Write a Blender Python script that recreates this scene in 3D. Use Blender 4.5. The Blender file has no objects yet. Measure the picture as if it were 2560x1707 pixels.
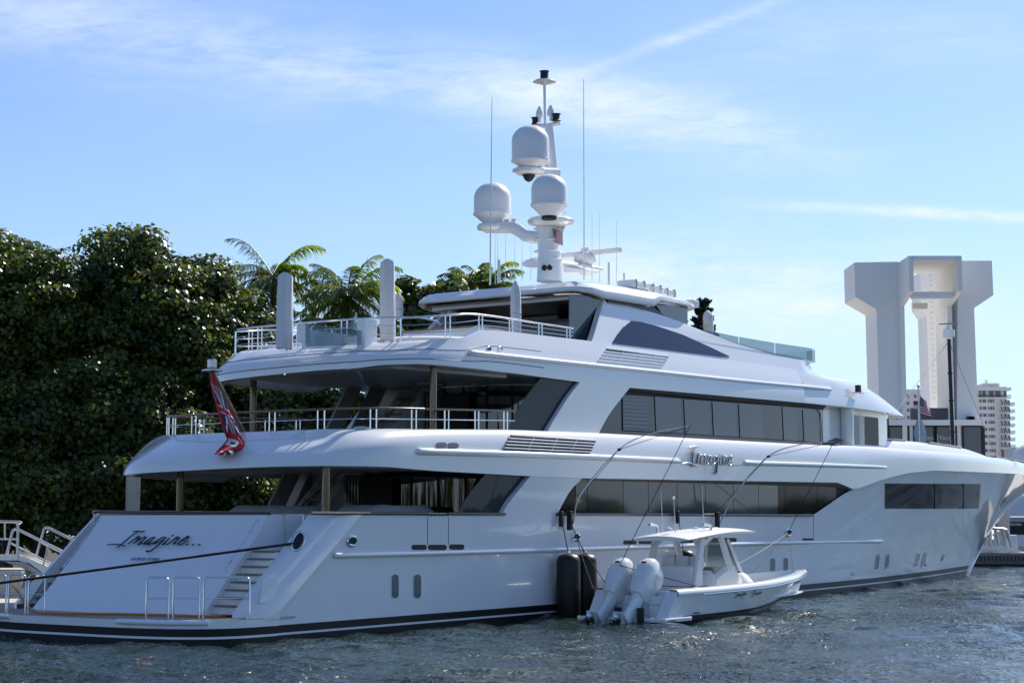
import bpy, bmesh, math, random
import numpy as np
from mathutils import Vector, Matrix
rnd = random.Random(7)
nrg = np.random.default_rng(11)
scene = bpy.context.scene
COL = scene.collection
R = math.radians

# ------------------------------------------------------------------ camera, sky, sun, exposure
F_PX, CX, CY, YH, CAM_H = 4400.0, 1280.0, 853.5, 1297.0, 3.2
PITCH = math.atan((YH - CY) / F_PX)
cam_data = bpy.data.cameras.new("camera")
cam = bpy.data.objects.new("camera", cam_data)
COL.objects.link(cam)
cam.location = (0, 0, CAM_H)
cam.rotation_euler = (math.pi / 2 + PITCH, 0, 0)
cam_data.sensor_width = 36.0
cam_data.lens = 36.0 * F_PX / 2560.0
cam_data.clip_start = 0.5
cam_data.clip_end = 9000
scene.camera = cam

SUN_AZ, SUN_EL = R(36), R(41)
sun_dir = Vector((math.sin(SUN_AZ) * math.cos(SUN_EL), math.cos(SUN_AZ) * math.cos(SUN_EL), math.sin(SUN_EL)))
sd = bpy.data.lights.new("sun", 'SUN')
sd.energy = 5.0
sd.angle = R(0.53)
sd.color = (1.0, 0.95, 0.86)
so = bpy.data.objects.new("sun", sd)
COL.objects.link(so)
so.rotation_euler = (-sun_dir).to_track_quat('-Z', 'Y').to_euler()

scene.view_settings.view_transform = 'Standard'
scene.view_settings.look = 'None'
scene.view_settings.gamma = 1
scene.view_settings.exposure = 0.40
scene.cycles.use_denoising = True
scene.cycles.max_bounces = 10
scene.cycles.transparent_max_bounces = 12
scene.cycles.sample_clamp_indirect = 6
scene.cycles.blur_glossy = 0.2


class NT:
    """small helper to chain shader nodes"""
    def __init__(s, tree):
        s.t = tree
    def n(s, typ, **kw):
        nd = s.t.nodes.new(typ)
        for k, v in kw.items():
            setattr(nd, k, v)
        return nd
    def l(s, a, b):
        s.t.links.new(a, b)
    def m(s, op, a, b=None, c=None, clamp=False):
        nd = s.t.nodes.new('ShaderNodeMath')
        nd.operation = op
        nd.use_clamp = clamp
        for i, x in enumerate((a, b, c)):
            if x is None:
                continue
            if isinstance(x, (int, float)):
                nd.inputs[i].default_value = x
            else:
                s.l(x, nd.inputs[i])
        return nd.outputs[0]


world = bpy.data.worlds.new("World")
scene.world = world
world.use_nodes = True
w = NT(world.node_tree)
world.node_tree.nodes.clear()
sky = w.n('ShaderNodeTexSky', sky_type='NISHITA')
sky.sun_disc = False
sky.sun_elevation = SUN_EL
sky.sun_rotation = SUN_AZ
sky.altitude = 0
sky.air_density = 1.0
sky.dust_density = 0.35
sky.ozone_density = 3.0
bg = w.n('ShaderNodeBackground')
bg.inputs['Strength'].default_value = 0.125
# cirrus: streaks defined on the sky dome by direction (u = x/y, v = z/y), broken up by stretched noise
tc = w.n('ShaderNodeTexCoord')
sep = w.n('ShaderNodeSeparateXYZ')
w.l(tc.outputs['Generated'], sep.inputs[0])
ysafe = w.m('MAXIMUM', sep.outputs[1], 0.05)
cu = w.m('DIVIDE', sep.outputs[0], ysafe)
cv = w.m('DIVIDE', sep.outputs[2], ysafe)


def streak(u0, v0, u1, v1, width, taper=0.08):
    L = math.hypot(u1 - u0, v1 - v0)
    dx, dy = (u1 - u0) / L, (v1 - v0) / L
    a = w.m('SUBTRACT', cu, u0)
    b = w.m('SUBTRACT', cv, v0)
    along = w.m('ADD', w.m('MULTIPLY', a, dx), w.m('MULTIPLY', b, dy))
    acr = w.m('ADD', w.m('MULTIPLY', a, -dy), w.m('MULTIPLY', b, dx))
    q = w.m('DIVIDE', acr, width)
    g = w.m('POWER', 2.718, w.m('MULTIPLY', w.m('MULTIPLY', q, q), -1.0))
    s0 = w.m('DIVIDE', w.m('ADD', along, taper * .5), taper, clamp=True)
    s1 = w.m('DIVIDE', w.m('SUBTRACT', L + taper * .5, along), taper, clamp=True)
    return w.m('MULTIPLY', g, w.m('MULTIPLY', s0, s1))


def cnoise(rot, sx, sy, det=8, rough=0.6, seed=0.0):
    comb = w.n('ShaderNodeCombineXYZ')
    w.l(cu, comb.inputs[0]); w.l(cv, comb.inputs[1]); comb.inputs[2].default_value = seed
    mp = w.n('ShaderNodeMapping')
    mp.inputs['Rotation'].default_value = (0, 0, rot)
    mp.inputs['Scale'].default_value = (sx, sy, 1)
    w.l(comb.outputs[0], mp.inputs[0])
    tx = w.n('ShaderNodeTexNoise')
    tx.inputs['Scale'].default_value = 1.0
    tx.inputs['Detail'].default_value = det
    tx.inputs['Roughness'].default_value = rough
    tx.inputs['Distortion'].default_value = 0.6
    w.l(mp.outputs[0], tx.inputs['Vector'])
    return tx.outputs[0]


n1 = cnoise(0.2, 7, 34, seed=1.3)
n2 = cnoise(0.25, 34, 120, seed=4.1, det=10, rough=0.68)
nn = w.m('ADD', w.m('MULTIPLY', n1, 0.62), w.m('MULTIPLY', n2, 0.42))
wisp = w.m('MULTIPLY', w.m('SUBTRACT', nn, 0.36), 2.9, clamp=True)
mA = streak(-0.34, 0.30, 0.135, 0.22, 0.020)
mB = streak(0.165, 0.179, 0.34, 0.170, 0.0032, 0.12)
mC = streak(0.035, 0.256, 0.17, 0.305, 0.0035, 0.12)
mD = streak(0.03, 0.142, 0.26, 0.120, 0.026, 0.12)
mE = streak(-0.28, 0.285, -0.05, 0.25, 0.032, 0.1)
mG = streak(-.02, .257, .185, .213, .017, .10)
mF = streak(0.1, 0.272, 0.33, 0.29, 0.02, 0.1)
acc = w.m('MULTIPLY', mA, 0.5)
for mk, k in ((mD, 1.15), (mE, 0.18), (mF, 0.3), (mG, .62)):
    acc = w.m('ADD', acc, w.m('MULTIPLY', mk, k))
acc = w.m('MULTIPLY', acc, wisp)
tight = w.m('MULTIPLY', w.m('SUBTRACT', n2, 0.22), 2.0, clamp=True)
acc = w.m('ADD', acc, w.m('MULTIPLY', w.m('ADD', w.m('MULTIPLY', mB, 1.05), w.m('MULTIPLY', mC, 0.55)), tight))
veil = w.m('MULTIPLY', w.m('SUBTRACT', n1, 0.42), 0.5, clamp=True)
acc = w.m('ADD', acc, w.m('MULTIPLY', veil, 0.35), clamp=True)
up = w.m('MULTIPLY', sep.outputs[1], 8.0, clamp=True)
acc = w.m('MULTIPLY', acc, up)
mix = w.n('ShaderNodeMix', data_type='RGBA')
w.l(acc, mix.inputs['Factor'])
tint = w.n('ShaderNodeMix', data_type='RGBA', blend_type='MULTIPLY')
tint.inputs['Factor'].default_value = 1
w.l(sky.outputs[0], tint.inputs['A'])
tint.inputs['B'].default_value = (.70, .765, .92, 1)
# pale haze band low over the horizon
hz = w.m('POWER', 2.718, w.m('MULTIPLY', w.m('MAXIMUM', sep.outputs[2], 0.0), -9.0))
hmix = w.n('ShaderNodeMix', data_type='RGBA')
w.l(w.m('MULTIPLY', hz, .75), hmix.inputs['Factor'])
w.l(tint.outputs['Result'], hmix.inputs['A'])
hmix.inputs['B'].default_value = (3.5, 4.7, 6.1, 1)
w.l(hmix.outputs['Result'], mix.inputs['A'])
mix.inputs['B'].default_value = (5.5, 6.1, 6.9, 1)
w.l(mix.outputs['Result'], bg.inputs['Color'])
wo = w.n('ShaderNodeOutputWorld')
w.l(bg.outputs[0], wo.inputs[0])

# ------------------------------------------------------------------ frames: the yacht lies at an angle to the view axis
TH = R(34.5)
U3 = np.array([math.sin(TH), math.cos(TH), 0.0])      # towards the bow
V3 = np.array([-math.cos(TH), math.sin(TH), 0.0])     # towards port
C0 = np.array([-10.55, 48.72, 0.0])                   # yacht origin: centreline abreast of the stern corners, at the waterline
SHIP_RZ = math.atan2(U3[1], U3[0])


def ray(px, py):
    a = (px - CX) / F_PX
    b = (CY - py) / F_PX
    return np.array([a, math.cos(PITCH) - b * math.sin(PITCH), math.sin(PITCH) + b * math.cos(PITCH)])


def to_ship(P):
    r = np.asarray(P, float) - C0
    return np.array([r @ U3, r @ V3, r[2]])


def to_world(p):
    return C0 + p[0] * U3 + p[1] * V3 + np.array([0, 0, p[2]])


CAM_P = np.array([0, 0, CAM_H])
CAM_S = to_ship(CAM_P)


def side(px, py, Y):
    d = ray(px, py)
    dd = np.array([d @ U3, d @ V3, d[2]])
    t = (Y - CAM_S[1]) / dd[1]
    return CAM_S + t * dd


def atx(px, py, X):
    d = ray(px, py)
    dd = np.array([d @ U3, d @ V3, d[2]])
    t = (X - CAM_S[0]) / dd[0]
    return CAM_S + t * dd


def onz(px, py, z):
    d = ray(px, py)
    return to_ship(CAM_P + d * ((z - CAM_H) / d[2]))


def deep(px, py, Y):
    d = ray(px, py)
    return CAM_P + d * (Y / d[1])


# ------------------------------------------------------------------ materials
MATS = {}


def mat(name, color=(.8, .8, .8), rough=.5, metal=0, coat=0, spec=.5, noise=None, bump=None, trans=None, var=None, coatr=.03):
    if name in MATS:
        return MATS[name]
    m = bpy.data.materials.new(name)
    m.use_nodes = True
    t = NT(m.node_tree)
    b = m.node_tree.nodes['Principled BSDF']
    b.inputs['Base Color'].default_value = (*color, 1)
    b.inputs['Roughness'].default_value = rough
    b.inputs['Metallic'].default_value = metal
    b.inputs['Specular IOR Level'].default_value = spec
    b.inputs['Coat Weight'].default_value = coat
    b.inputs['Coat Roughness'].default_value = coatr
    tc = t.n('ShaderNodeTexCoord')
    if noise:      # (scale, amount, stretch)
        sc, am, st = noise
        mp = t.n('ShaderNodeMapping')
        mp.inputs['Scale'].default_value = st
        t.l(tc.outputs['Object'], mp.inputs[0])
        nz = t.n('ShaderNodeTexNoise')
        nz.inputs['Scale'].default_value = sc
        nz.inputs['Detail'].default_value = 6
        nz.inputs['Roughness'].default_value = .65
        t.l(mp.outputs[0], nz.inputs['Vector'])
        rp = t.n('ShaderNodeValToRGB')
        rp.color_ramp.elements[0].position = .3
        rp.color_ramp.elements[1].position = .72
        rp.color_ramp.elements[0].color = (*[c * (1 - am) for c in color], 1)
        rp.color_ramp.elements[1].color = (*[min(.95, c * (1 + am)) for c in color], 1)
        t.l(nz.outputs[0], rp.inputs[0])
        t.l(rp.outputs[0], b.inputs['Base Color'])
        rr = t.m('ADD', t.m('MULTIPLY', nz.outputs[0], .25), max(0, rough - .12))
        t.l(rr, b.inputs['Roughness'])
    if bump:       # (scale, strength, stretch)
        sc, sg, st = bump
        mp = t.n('ShaderNodeMapping')
        mp.inputs['Scale'].default_value = st
        t.l(tc.outputs['Object'], mp.inputs[0])
        nz = t.n('ShaderNodeTexNoise')
        nz.inputs['Scale'].default_value = sc
        nz.inputs['Detail'].default_value = 4
        t.l(mp.outputs[0], nz.inputs['Vector'])
        bp = t.n('ShaderNodeBump')
        bp.inputs['Strength'].default_value = sg
        bp.inputs['Distance'].default_value = .1
        t.l(nz.outputs[0], bp.inputs['Height'])
        t.l(bp.outputs[0], b.inputs['Normal'])
        t.l(bp.outputs[0], b.inputs['Coat Normal'])
    if var:        # list of (pos, colour) over the per-face attribute "tone"
        at = t.n('ShaderNodeAttribute', attribute_name='tone')
        rp = t.n('ShaderNodeValToRGB')
        el = rp.color_ramp.elements
        while len(el) < len(var):
            el.new(.5)
        for e, (p, c) in zip(el, var):
            e.position = p
            e.color = (*c, 1)
        t.l(at.outputs['Fac'], rp.inputs[0])
        t.l(rp.outputs[0], b.inputs['Base Color'])
        if trans:
            tr = t.n('ShaderNodeBsdfTranslucent')
            hs = t.n('ShaderNodeMix', data_type='RGBA', blend_type='MULTIPLY')
            hs.inputs['Factor'].default_value = 1
            t.l(rp.outputs[0], hs.inputs['A'])
            hs.inputs['B'].default_value = (1.6, 1.7, .7, 1)
            t.l(hs.outputs['Result'], tr.inputs['Color'])
            mx = t.n('ShaderNodeMixShader')
            mx.inputs[0].default_value = trans
            t.l(b.outputs[0], mx.inputs[1])
            t.l(tr.outputs[0], mx.inputs[2])
            t.l(mx.outputs[0], m.node_tree.nodes['Material Output'].inputs[0])
    MATS[name] = m
    return m


def glass(name, tint, amount, rough=.02):
    """thin pane: tinted see-through mixed with a glossy coat by Fresnel"""
    m = bpy.data.materials.new(name)
    m.use_nodes = True
    t = NT(m.node_tree)
    m.node_tree.nodes.clear()
    tr = t.n('ShaderNodeBsdfTransparent')
    tr.inputs[0].default_value = (*tint, 1)
    b = t.n('ShaderNodeBsdfPrincipled')
    b.inputs['Base Color'].default_value = (tint[0] * .25, tint[1] * .27, tint[2] * .3, 1)
    b.inputs['Roughness'].default_value = rough
    b.inputs['Coat Weight'].default_value = .5
    mx = t.n('ShaderNodeMixShader')
    fr = t.n('ShaderNodeLayerWeight')
    fr.inputs[0].default_value = .25
    t.l(t.m('ADD', t.m('MULTIPLY', fr.outputs['Fresnel'], .6), amount, clamp=True), mx.inputs[0])
    t.l(tr.outputs[0], mx.inputs[1])
    t.l(b.outputs[0], mx.inputs[2])
    o = t.n('ShaderNodeOutputMaterial')
    t.l(mx.outputs[0], o.inputs[0])
    MATS[name] = m
    return m


WHITE = mat('white_gelcoat', (.80, .80, .79), .22, coat=.75, bump=(.5, .008, (1, 1, 1)))
HULLW = mat('white_hull_paint', (.78, .785, .79), .22, coat=.8, coatr=.03, noise=(1.2, .018, (1, 1, .12)), bump=(.45, .016, (.6, 1, 1)))
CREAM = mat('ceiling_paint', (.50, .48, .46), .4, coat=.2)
BLACK = mat('black_boot_paint', (.007, .008, .011), .35, spec=.25)
RUBBER = mat('black_rubber', (.010, .011, .010), .42, spec=.35, noise=(3, .5, (1, 1, .3)))
DARKGL = mat('dark_glass', (.012, .014, .017), .03, coat=1, spec=.6, bump=(.35, .02, (1, 1, 1)))
BLIND = mat('glass_over_blind', (.020, .030, .036), .04, coat=.1, bump=(.35, .015, (1, 1, 1)))
BLIND2 = mat('glass_over_pale_blind', (.046, .064, .076), .04, coat=.05, bump=(.35, .015, (1, 1, 1)))
SKYGL = mat('blue_tinted_glass', (.016, .028, .052), .04, coat=.0, bump=(.35, .015, (1, 1, 1)))
SKYGL2 = mat('blue_glass_over_blind', (.058, .086, .128), .05, coat=.0, bump=(.35, .015, (1, 1, 1)))
NAVY = mat('navy_panel', (.010, .020, .060), .22, spec=.3)
STEEL = mat('polished_steel', (.72, .73, .75), .12, metal=1)
STEEL2 = mat('brushed_aluminium', (.62, .61, .60), .35, metal=.85, noise=(6, .15, (1, 1, 1)))
TEAK = mat('varnished_teak', (.17, .075, .03), .25, coat=.8, noise=(6, .35, (.2, 4, 4)))
CAPTEAK = mat('dark_teak_cap', (.075, .05, .038), .35, coat=.4, noise=(5, .3, (.3, 4, 4)))
GOLD = mat('bronze_column', (.15, .085, .03), .24, metal=.3, coat=.6, noise=(2, .2, (1, 1, 6)))
TREAD = mat('teak_tread', (.20, .15, .11), .6, noise=(9, .25, (1, 6, 1)))
DECKT = mat('teak_deck', (.30, .265, .225), .65, noise=(6, .25, (.3, 6, 1)))
LEDGE = mat('grey_ledge', (.36, .37, .38), .4)
CANVAS = mat('white_canvas', (.70, .70, .69), .8, bump=(2.2, .5, (1.4, 1.4, .35)))
CANVAS2 = mat('grey_canvas', (.42, .43, .44), .8, bump=(2.5, .5, (1, 1, 1)))
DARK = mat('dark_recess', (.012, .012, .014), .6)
SHADE = mat('interior_grey', (.20, .195, .20), .55)
SALON = mat('salon_wall', (.30, .28, .27), .5)
WOODC = mat('walnut_ceiling', (.10, .055, .03), .3, coat=.3, noise=(5, .3, (.3, 4, 4)))
LETTER = mat('dark_letter', (.012, .016, .035), .2, metal=.3, coat=.5)
SILVER = mat('mirror_letter', (.86, .88, .88), .25, metal=.15, coat=.5)
GROOVE = mat('groove_line', (.035, .04, .06), .6)
RADOME = mat('radome_white', (.80, .80, .80), .34)
KGLASS = mat('tinted_cabin_glass', (.006, .007, .010), .05, spec=.12)
PLASTW = mat('white_plastic', (.76, .76, .75), .35)
ROPE = mat('black_rope', (.014, .013, .014), .8, bump=(40, .6, (1, 1, 1)))
ROPEG = mat('grey_rope', (.33, .31, .28), .8)
ORANGE = mat('orange_cable', (.55, .20, .02), .45)
WOODR = mat('cork_red', (.38, .10, .03), .5)
CONC = mat('weathered_concrete', (.52, .47, .40), .8, noise=(1.3, .28, (1, 1, .35)), bump=(9, .3, (1, 1, 1)))
CONCW = mat('white_concrete', (.86, .84, .80), .8, noise=(.16, .05, (1, 1, .2)))
GLAZE = glass('clear_rail_glass', (.84, .93, .95), .03)
WINDB = glass('smoked_glass', (.50, .54, .58), .22)
WSHIELD = glass('windshield_glass', (.55, .68, .74), .25)
RED = mat('flag_red', (.52, .012, .022), .7, trans=None)
BLUE = mat('flag_blue', (.012, .02, .11), .7)
FWHITE = mat('flag_white', (.72, .72, .72), .7)


# ------------------------------------------------------------------ mesh builder
class MB:
    def __init__(s):
        s.v = []; s.f = []; s.mi = []
    def add(s, vs, fs, mi=0):
        o = len(s.v)
        s.v += [tuple(map(float, v)) for v in vs]
        s.f += [tuple(i + o for i in f) for f in fs]
        s.mi += [mi] * len(fs)
        return s
    def box(s, c, sz, rz=0, mi=0, ry=0):
        cx, cy, cz = c
        pts = []
        M = Matrix.Rotation(rz, 3, 'Z') @ Matrix.Rotation(ry, 3, 'Y')
        for dz in (-.5, .5):
            for dx, dy in ((-.5, -.5), (.5, -.5), (.5, .5), (-.5, .5)):
                p = M @ Vector((dx * sz[0], dy * sz[1], dz * sz[2]))
                pts.append((p.x + cx, p.y + cy, p.z + cz))
        return s.add(pts, [(3, 2, 1, 0), (4, 5, 6, 7), (0, 1, 5, 4), (1, 2, 6, 5), (2, 3, 7, 6), (3, 0, 4, 7)], mi)
    def grid(s, rows, mi=0, cu=False, flip=False):
        n = len(rows); m = len(rows[0])
        vs = [p for r in rows for p in r]
        fs = []
        for i in range(n - 1):
            for j in range(m if cu else m - 1):
                a = i * m + j; b = i * m + (j + 1) % m
                f = (a, b, b + m, a + m)
                fs.append(f[::-1] if flip else f)
        return s.add(vs, fs, mi)
    def tube(s, pts, r, n=8, closed=False, mi=0, caps=True, squash=None):
        P = [Vector(p) for p in pts]
        k = len(P)
        rr = r if isinstance(r, (list, tuple)) else [r] * k
        rows = []
        prev = None
        for i in range(k):
            a = P[(i - 1) % k] if (closed or i > 0) else P[i]
            b = P[(i + 1) % k] if (closed or i < k - 1) else P[i]
            t = (b - a)
            t = t.normalized() if t.length > 1e-9 else Vector((0, 0, 1))
            if prev is None:
                ref = Vector((0, 0, 1)) if abs(t.z) < .9 else Vector((1, 0, 0))
                x = t.cross(ref).normalized()
            else:
                x = (prev - t * prev.dot(t))
                x = x.normalized() if x.length > 1e-6 else t.orthogonal().normalized()
            prev = x
            y = t.cross(x)
            rows.append([P[i] + (x * math.cos(2 * math.pi * j / n) + y * math.sin(2 * math.pi * j / n)) * rr[i] for j in range(n)])
        if closed:
            rows.append(rows[0])
        s.grid(rows, mi, cu=True)
        if caps and not closed:
            s.add(rows[0], [tuple(range(n))[::-1]], mi)
            s.add(rows[-1], [tuple(range(n))], mi)
        return s
    def lathe(s, c, prof, n=24, mi=0, axis='z'):
        rows = []
        for r, z in prof:
            row = []
            for j in range(n):
                a = 2 * math.pi * j / n
                q = (r * math.cos(a), r * math.sin(a), z)
                if axis == 'x': q = (z, q[0], q[1])
                if axis == 'y': q = (q[0], z, q[1])
                row.append((c[0] + q[0], c[1] + q[1], c[2] + q[2]))
            rows.append(row)
        s.grid(rows, mi, cu=True)
        s.add(rows[0], [tuple(range(n))[::-1]], mi)
        s.add(rows[-1], [tuple(range(n))], mi)
        return s
    def prism(s, poly, vec, mi=0):
        n = len(poly)
        A = [Vector(p) for p in poly]
        B = [p + Vector(vec) for p in A]
        fs = [tuple(range(n))[::-1], tuple(range(n, 2 * n))]
        for i in range(n):
            j = (i + 1) % n
            fs.append((i, j, n + j, n + i))
        return s.add(A + B, fs, mi)
    def ball(s, c, r, n=12, mi=0):
        rx, ry, rz = r if isinstance(r, (tuple, list)) else (r, r, r)
        rows = []
        for i in range(n // 2 + 1):
            a = math.pi * i / (n // 2)
            sr = max(math.sin(a), .01)
            rows.append([(c[0] + rx * sr * math.cos(2 * math.pi * j / n), c[1] + ry * sr * math.sin(2 * math.pi * j / n), c[2] - rz * math.cos(a)) for j in range(n)])
        return s.grid(rows, mi, cu=True)
    def mirror(s):
        """add the port-side mirror image (y -> -y)"""
        o = len(s.v)
        s.v += [(x, -y, z) for x, y, z in s.v[:o]]
        k = len(s.f)
        s.f += [tuple(i + o for i in f[::-1]) for f in s.f[:k]]
        s.mi += s.mi[:k]
        return s


OFF = {}


def link(name, me, parent):
    o = bpy.data.objects.new(name, me)
    COL.objects.link(o)
    if parent is not None:
        o.parent = parent
    return o


def build(name, mb, mats, parent=None, smooth=35, base=None, solid=0, bevel=0, weld=True):
    """one mesh object; a child's vertices are stored relative to its thing's base"""
    if base is None:
        base = OFF.get(parent.name, (0, 0, 0)) if parent is not None else (0, 0, 0)
    me = bpy.data.meshes.new(name)
    bx, by, bz = base
    me.from_pydata([(x - bx, y - by, z - bz) for x, y, z in mb.v], [], mb.f)
    mats = mats if isinstance(mats, (list, tuple)) else [mats]
    for m in mats:
        me.materials.append(m)
    if len(mats) > 1:
        me.polygons.foreach_set('material_index', mb.mi)
    bm = bmesh.new()
    bm.from_mesh(me)
    if weld:
        bmesh.ops.remove_doubles(bm, verts=bm.verts, dist=1e-5)
    bmesh.ops.recalc_face_normals(bm, faces=bm.faces)
    bm.to_mesh(me)
    bm.free()
    if smooth:
        me.polygons.foreach_set('use_smooth', [True] * len(me.polygons))
        me.set_sharp_from_angle(angle=R(smooth))
    o = link(name, me, parent)
    if parent is not None:
        OFF[o.name] = base
    if bevel:
        b = o.modifiers.new('bevel', 'BEVEL')
        b.width = bevel; b.segments = 2; b.limit_method = 'ANGLE'; b.angle_limit = R(40)
        b.harden_normals = False
    if solid:
        s = o.modifiers.new('solid', 'SOLIDIFY')
        s.thickness = solid; s.offset = -1
    return o


def place(o, base, frame):
    if frame == 'ship':
        p = to_world(base)
        o.location = p
        o.rotation_euler = (0, 0, SHIP_RZ)
    else:
        o.location = base


def tag(o, label=None, cat=None, group=None, kind=None):
    if label: o['label'] = label
    if cat: o['category'] = cat
    if group: o['group'] = group
    if kind: o['kind'] = kind
    return o


def thing(name, label, cat, base=(0, 0, 0), frame='world', group=None):
    o = bpy.data.objects.new(name, None)
    o.empty_display_size = .3
    COL.objects.link(o)
    place(o, base, frame)
    OFF[o.name] = tuple(base)
    return tag(o, label, cat, group)


def solo(name, label, cat, mb, mats, base=(0, 0, 0), frame='world', group=None, **kw):
    o = build(name, mb, mats, None, base=base, **kw)
    place(o, base, frame)
    return tag(o, label, cat, group)


def structure(name, mb, mats, frame='world', **kw):
    o = build(name, mb, mats, None, **kw)
    place(o, (0, 0, 0), frame)
    o['kind'] = 'structure'
    return o


def copy_tree(o, parent=None):
    c = o.copy()
    COL.objects.link(c)
    if parent is not None:
        c.parent = parent
    OFF[c.name] = OFF.get(o.name, (0, 0, 0))
    for ch in o.children:
        copy_tree(ch, c)
    return c


def curve(pts):
    """piecewise-linear function through (x, z) points sorted by x"""
    p = sorted((float(a), float(b)) for a, b in pts)
    xs = np.array([a for a, b in p]); zs = np.array([b for a, b in p])
    return lambda x: float(np.interp(x, xs, zs))


def smooth_pts(pts, n=6, closed=False):
    """Catmull-Rom through points"""
    P = [np.array(p, float) for p in pts]
    if len(P) < 3:
        return [tuple(p) for p in P]
    out = []
    k = len(P)
    for i in range(k if closed else k - 1):
        p0 = P[(i - 1) % k] if (closed or i > 0) else P[0] * 2 - P[1]
        p1 = P[i]; p2 = P[(i + 1) % k]
        p3 = P[(i + 2) % k] if (closed or i < k - 2) else P[-1] * 2 - P[-2]
        for j in range(n):
            t = j / n
            out.append(tuple(.5 * ((2 * p1) + (-p0 + p2) * t + (2 * p0 - 5 * p1 + 4 * p2 - p3) * t * t + (-p0 + 3 * p1 - 3 * p2 + p3) * t ** 3)))
    if not closed:
        out.append(tuple(P[-1]))
    return out


def scurve(pts, n=8):
    return curve(smooth_pts(sorted(pts), n))

# ------------------------------------------------------------------ water: real waves near, one sheet to the horizon
def water():
    m = bpy.data.materials.new('harbour_water')
    m.use_nodes = True
    t = NT(m.node_tree)
    b = m.node_tree.nodes['Principled BSDF']
    b.inputs['Base Color'].default_value = (.015, .031, .025, 1)
    b.inputs['Roughness'].default_value = .055
    b.inputs['IOR'].default_value = 1.33
    tc = t.n('ShaderNodeTexCoord')
    hs = []
    for sc, st, k in ((2.2, (1, .6, 1), .09), (5.5, (1, .55, 1), .05)):
        mp = t.n('ShaderNodeMapping')
        mp.inputs['Scale'].default_value = st
        mp.inputs['Rotation'].default_value = (0, 0, .5)
        t.l(tc.outputs['Object'], mp.inputs[0])
        nz = t.n('ShaderNodeTexNoise')
        nz.inputs['Scale'].default_value = sc
        nz.inputs['Detail'].default_value = 4
        nz.inputs['Distortion'].default_value = .5
        t.l(mp.outputs[0], nz.inputs['Vector'])
        hs.append(t.m('MULTIPLY', nz.outputs[0], k))
    # steep little wavelets in wind-ruffled patches
    def nz_(sc, st=(1, 1, 1), det=3):
        mp = t.n('ShaderNodeMapping')
        mp.inputs['Scale'].default_value = st
        t.l(tc.outputs['Object'], mp.inputs[0])
        q = t.n('ShaderNodeTexNoise')
        q.inputs['Scale'].default_value = sc
        q.inputs['Detail'].default_value = det
        t.l(mp.outputs[0], q.inputs['Vector'])
        return q.outputs[0]
    spot = t.m('MULTIPLY', t.m('SUBTRACT', nz_(8.5, (1, .6, 1), 2), .50, clamp=True), .95)
    patch_ = t.m('MULTIPLY', t.m('SUBTRACT', nz_(.075), .37, clamp=True), 4.5, clamp=True)
    h = t.m('ADD', t.m('ADD', hs[0], hs[1]), t.m('MULTIPLY', spot, patch_))
    bp = t.n('ShaderNodeBump')
    bp.inputs['Strength'].default_value = 1.0
    bp.inputs['Distance'].default_value = .55
    t.l(h, bp.inputs['Height'])
    t.l(bp.outputs[0], b.inputs['Normal'])
    us = np.linspace(-.46, .46, 620)
    ys = 27 * np.exp(np.linspace(0, math.log(175 / 27), 900))
    Uu, Y = np.meshgrid(us, ys)
    X = Uu * Y
    Z = np.zeros_like(X)
    g = np.random.default_rng(5)
    for i in range(90):
        lam = float(np.exp(g.uniform(np.log(.5), np.log(4.5))))
        a = g.normal(R(235), R(42))
        k = 2 * math.pi / lam
        amp = .0041 * lam ** (.9 if lam > 1 else 1.0)
        ph = k * (X * math.cos(a) + Y * math.sin(a)) + g.uniform(0, 6.28)
        Z += amp * np.sin(ph + .5 * np.sin(ph)) * np.clip(lam / (Y * .008), 0, 1)
    edge = np.minimum.reduce([(Uu - us[0]) * Y, (us[-1] - Uu) * Y, Y - ys[0], ys[-1] - Y])
    Z *= np.clip(edge / 3, 0, 1) * (.78 + .42 * np.sin(X * .16 + .7 + .6 * np.sin(Y * .11)) * np.sin(Y * .13 + X * .05))
    ny, nx = X.shape
    V = np.stack([X, Y, Z], -1).reshape(-1, 3)
    idx = np.arange(nx * ny).reshape(ny, nx)
    Q = np.stack([idx[:-1, :-1], idx[:-1, 1:], idx[1:, 1:], idx[1:, :-1]], -1).reshape(-1, 4)
    S = np.array([[-4000, -300, -.22], [4000, -300, -.22], [4000, 6000, -.22], [-4000, 6000, -.22]])
    base = len(V)
    V = np.vstack([V, S])
    Q = np.vstack([Q, [[base, base + 1, base + 2, base + 3]]])
    o = fast_mesh('water', V, Q, m, smooth=True)
    o['kind'] = 'structure'


def fast_mesh(name, V, Q, m, parent=None, smooth=False, tone=None):
    me = bpy.data.meshes.new(name)
    V = np.asarray(V, np.float32)
    Q = np.asarray(Q, np.int32)
    k = Q.shape[1]
    me.vertices.add(len(V)); me.vertices.foreach_set('co', V.ravel())
    me.loops.add(Q.size); me.loops.foreach_set('vertex_index', Q.ravel())
    me.polygons.add(len(Q))
    me.polygons.foreach_set('loop_start', np.arange(0, Q.size, k, dtype=np.int32))
    me.polygons.foreach_set('loop_total', np.full(len(Q), k, np.int32))
    me.materials.append(m)
    me.update(calc_edges=True)
    if tone is not None:
        at = me.attributes.new('tone', 'FLOAT', 'FACE')
        at.data.foreach_set('value', np.asarray(tone, np.float32))
    if smooth:
        me.polygons.foreach_set('use_smooth', [True] * len(Q))
    me.validate()
    return link(name, me, parent)


water()

# ------------------------------------------------------------------ the motor yacht
yacht = thing('motor_yacht', 'long white three-deck motor yacht moored across the picture, bow to the right', 'yacht', (0, 0, 0), 'ship')
BASE = (0, 0, 0)


def part(name, mb, m, parent=None, **kw):
    return build(name, mb, m, parent or yacht, **kw)


def lerpf(t):
    return scurve(t, 8)


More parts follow.
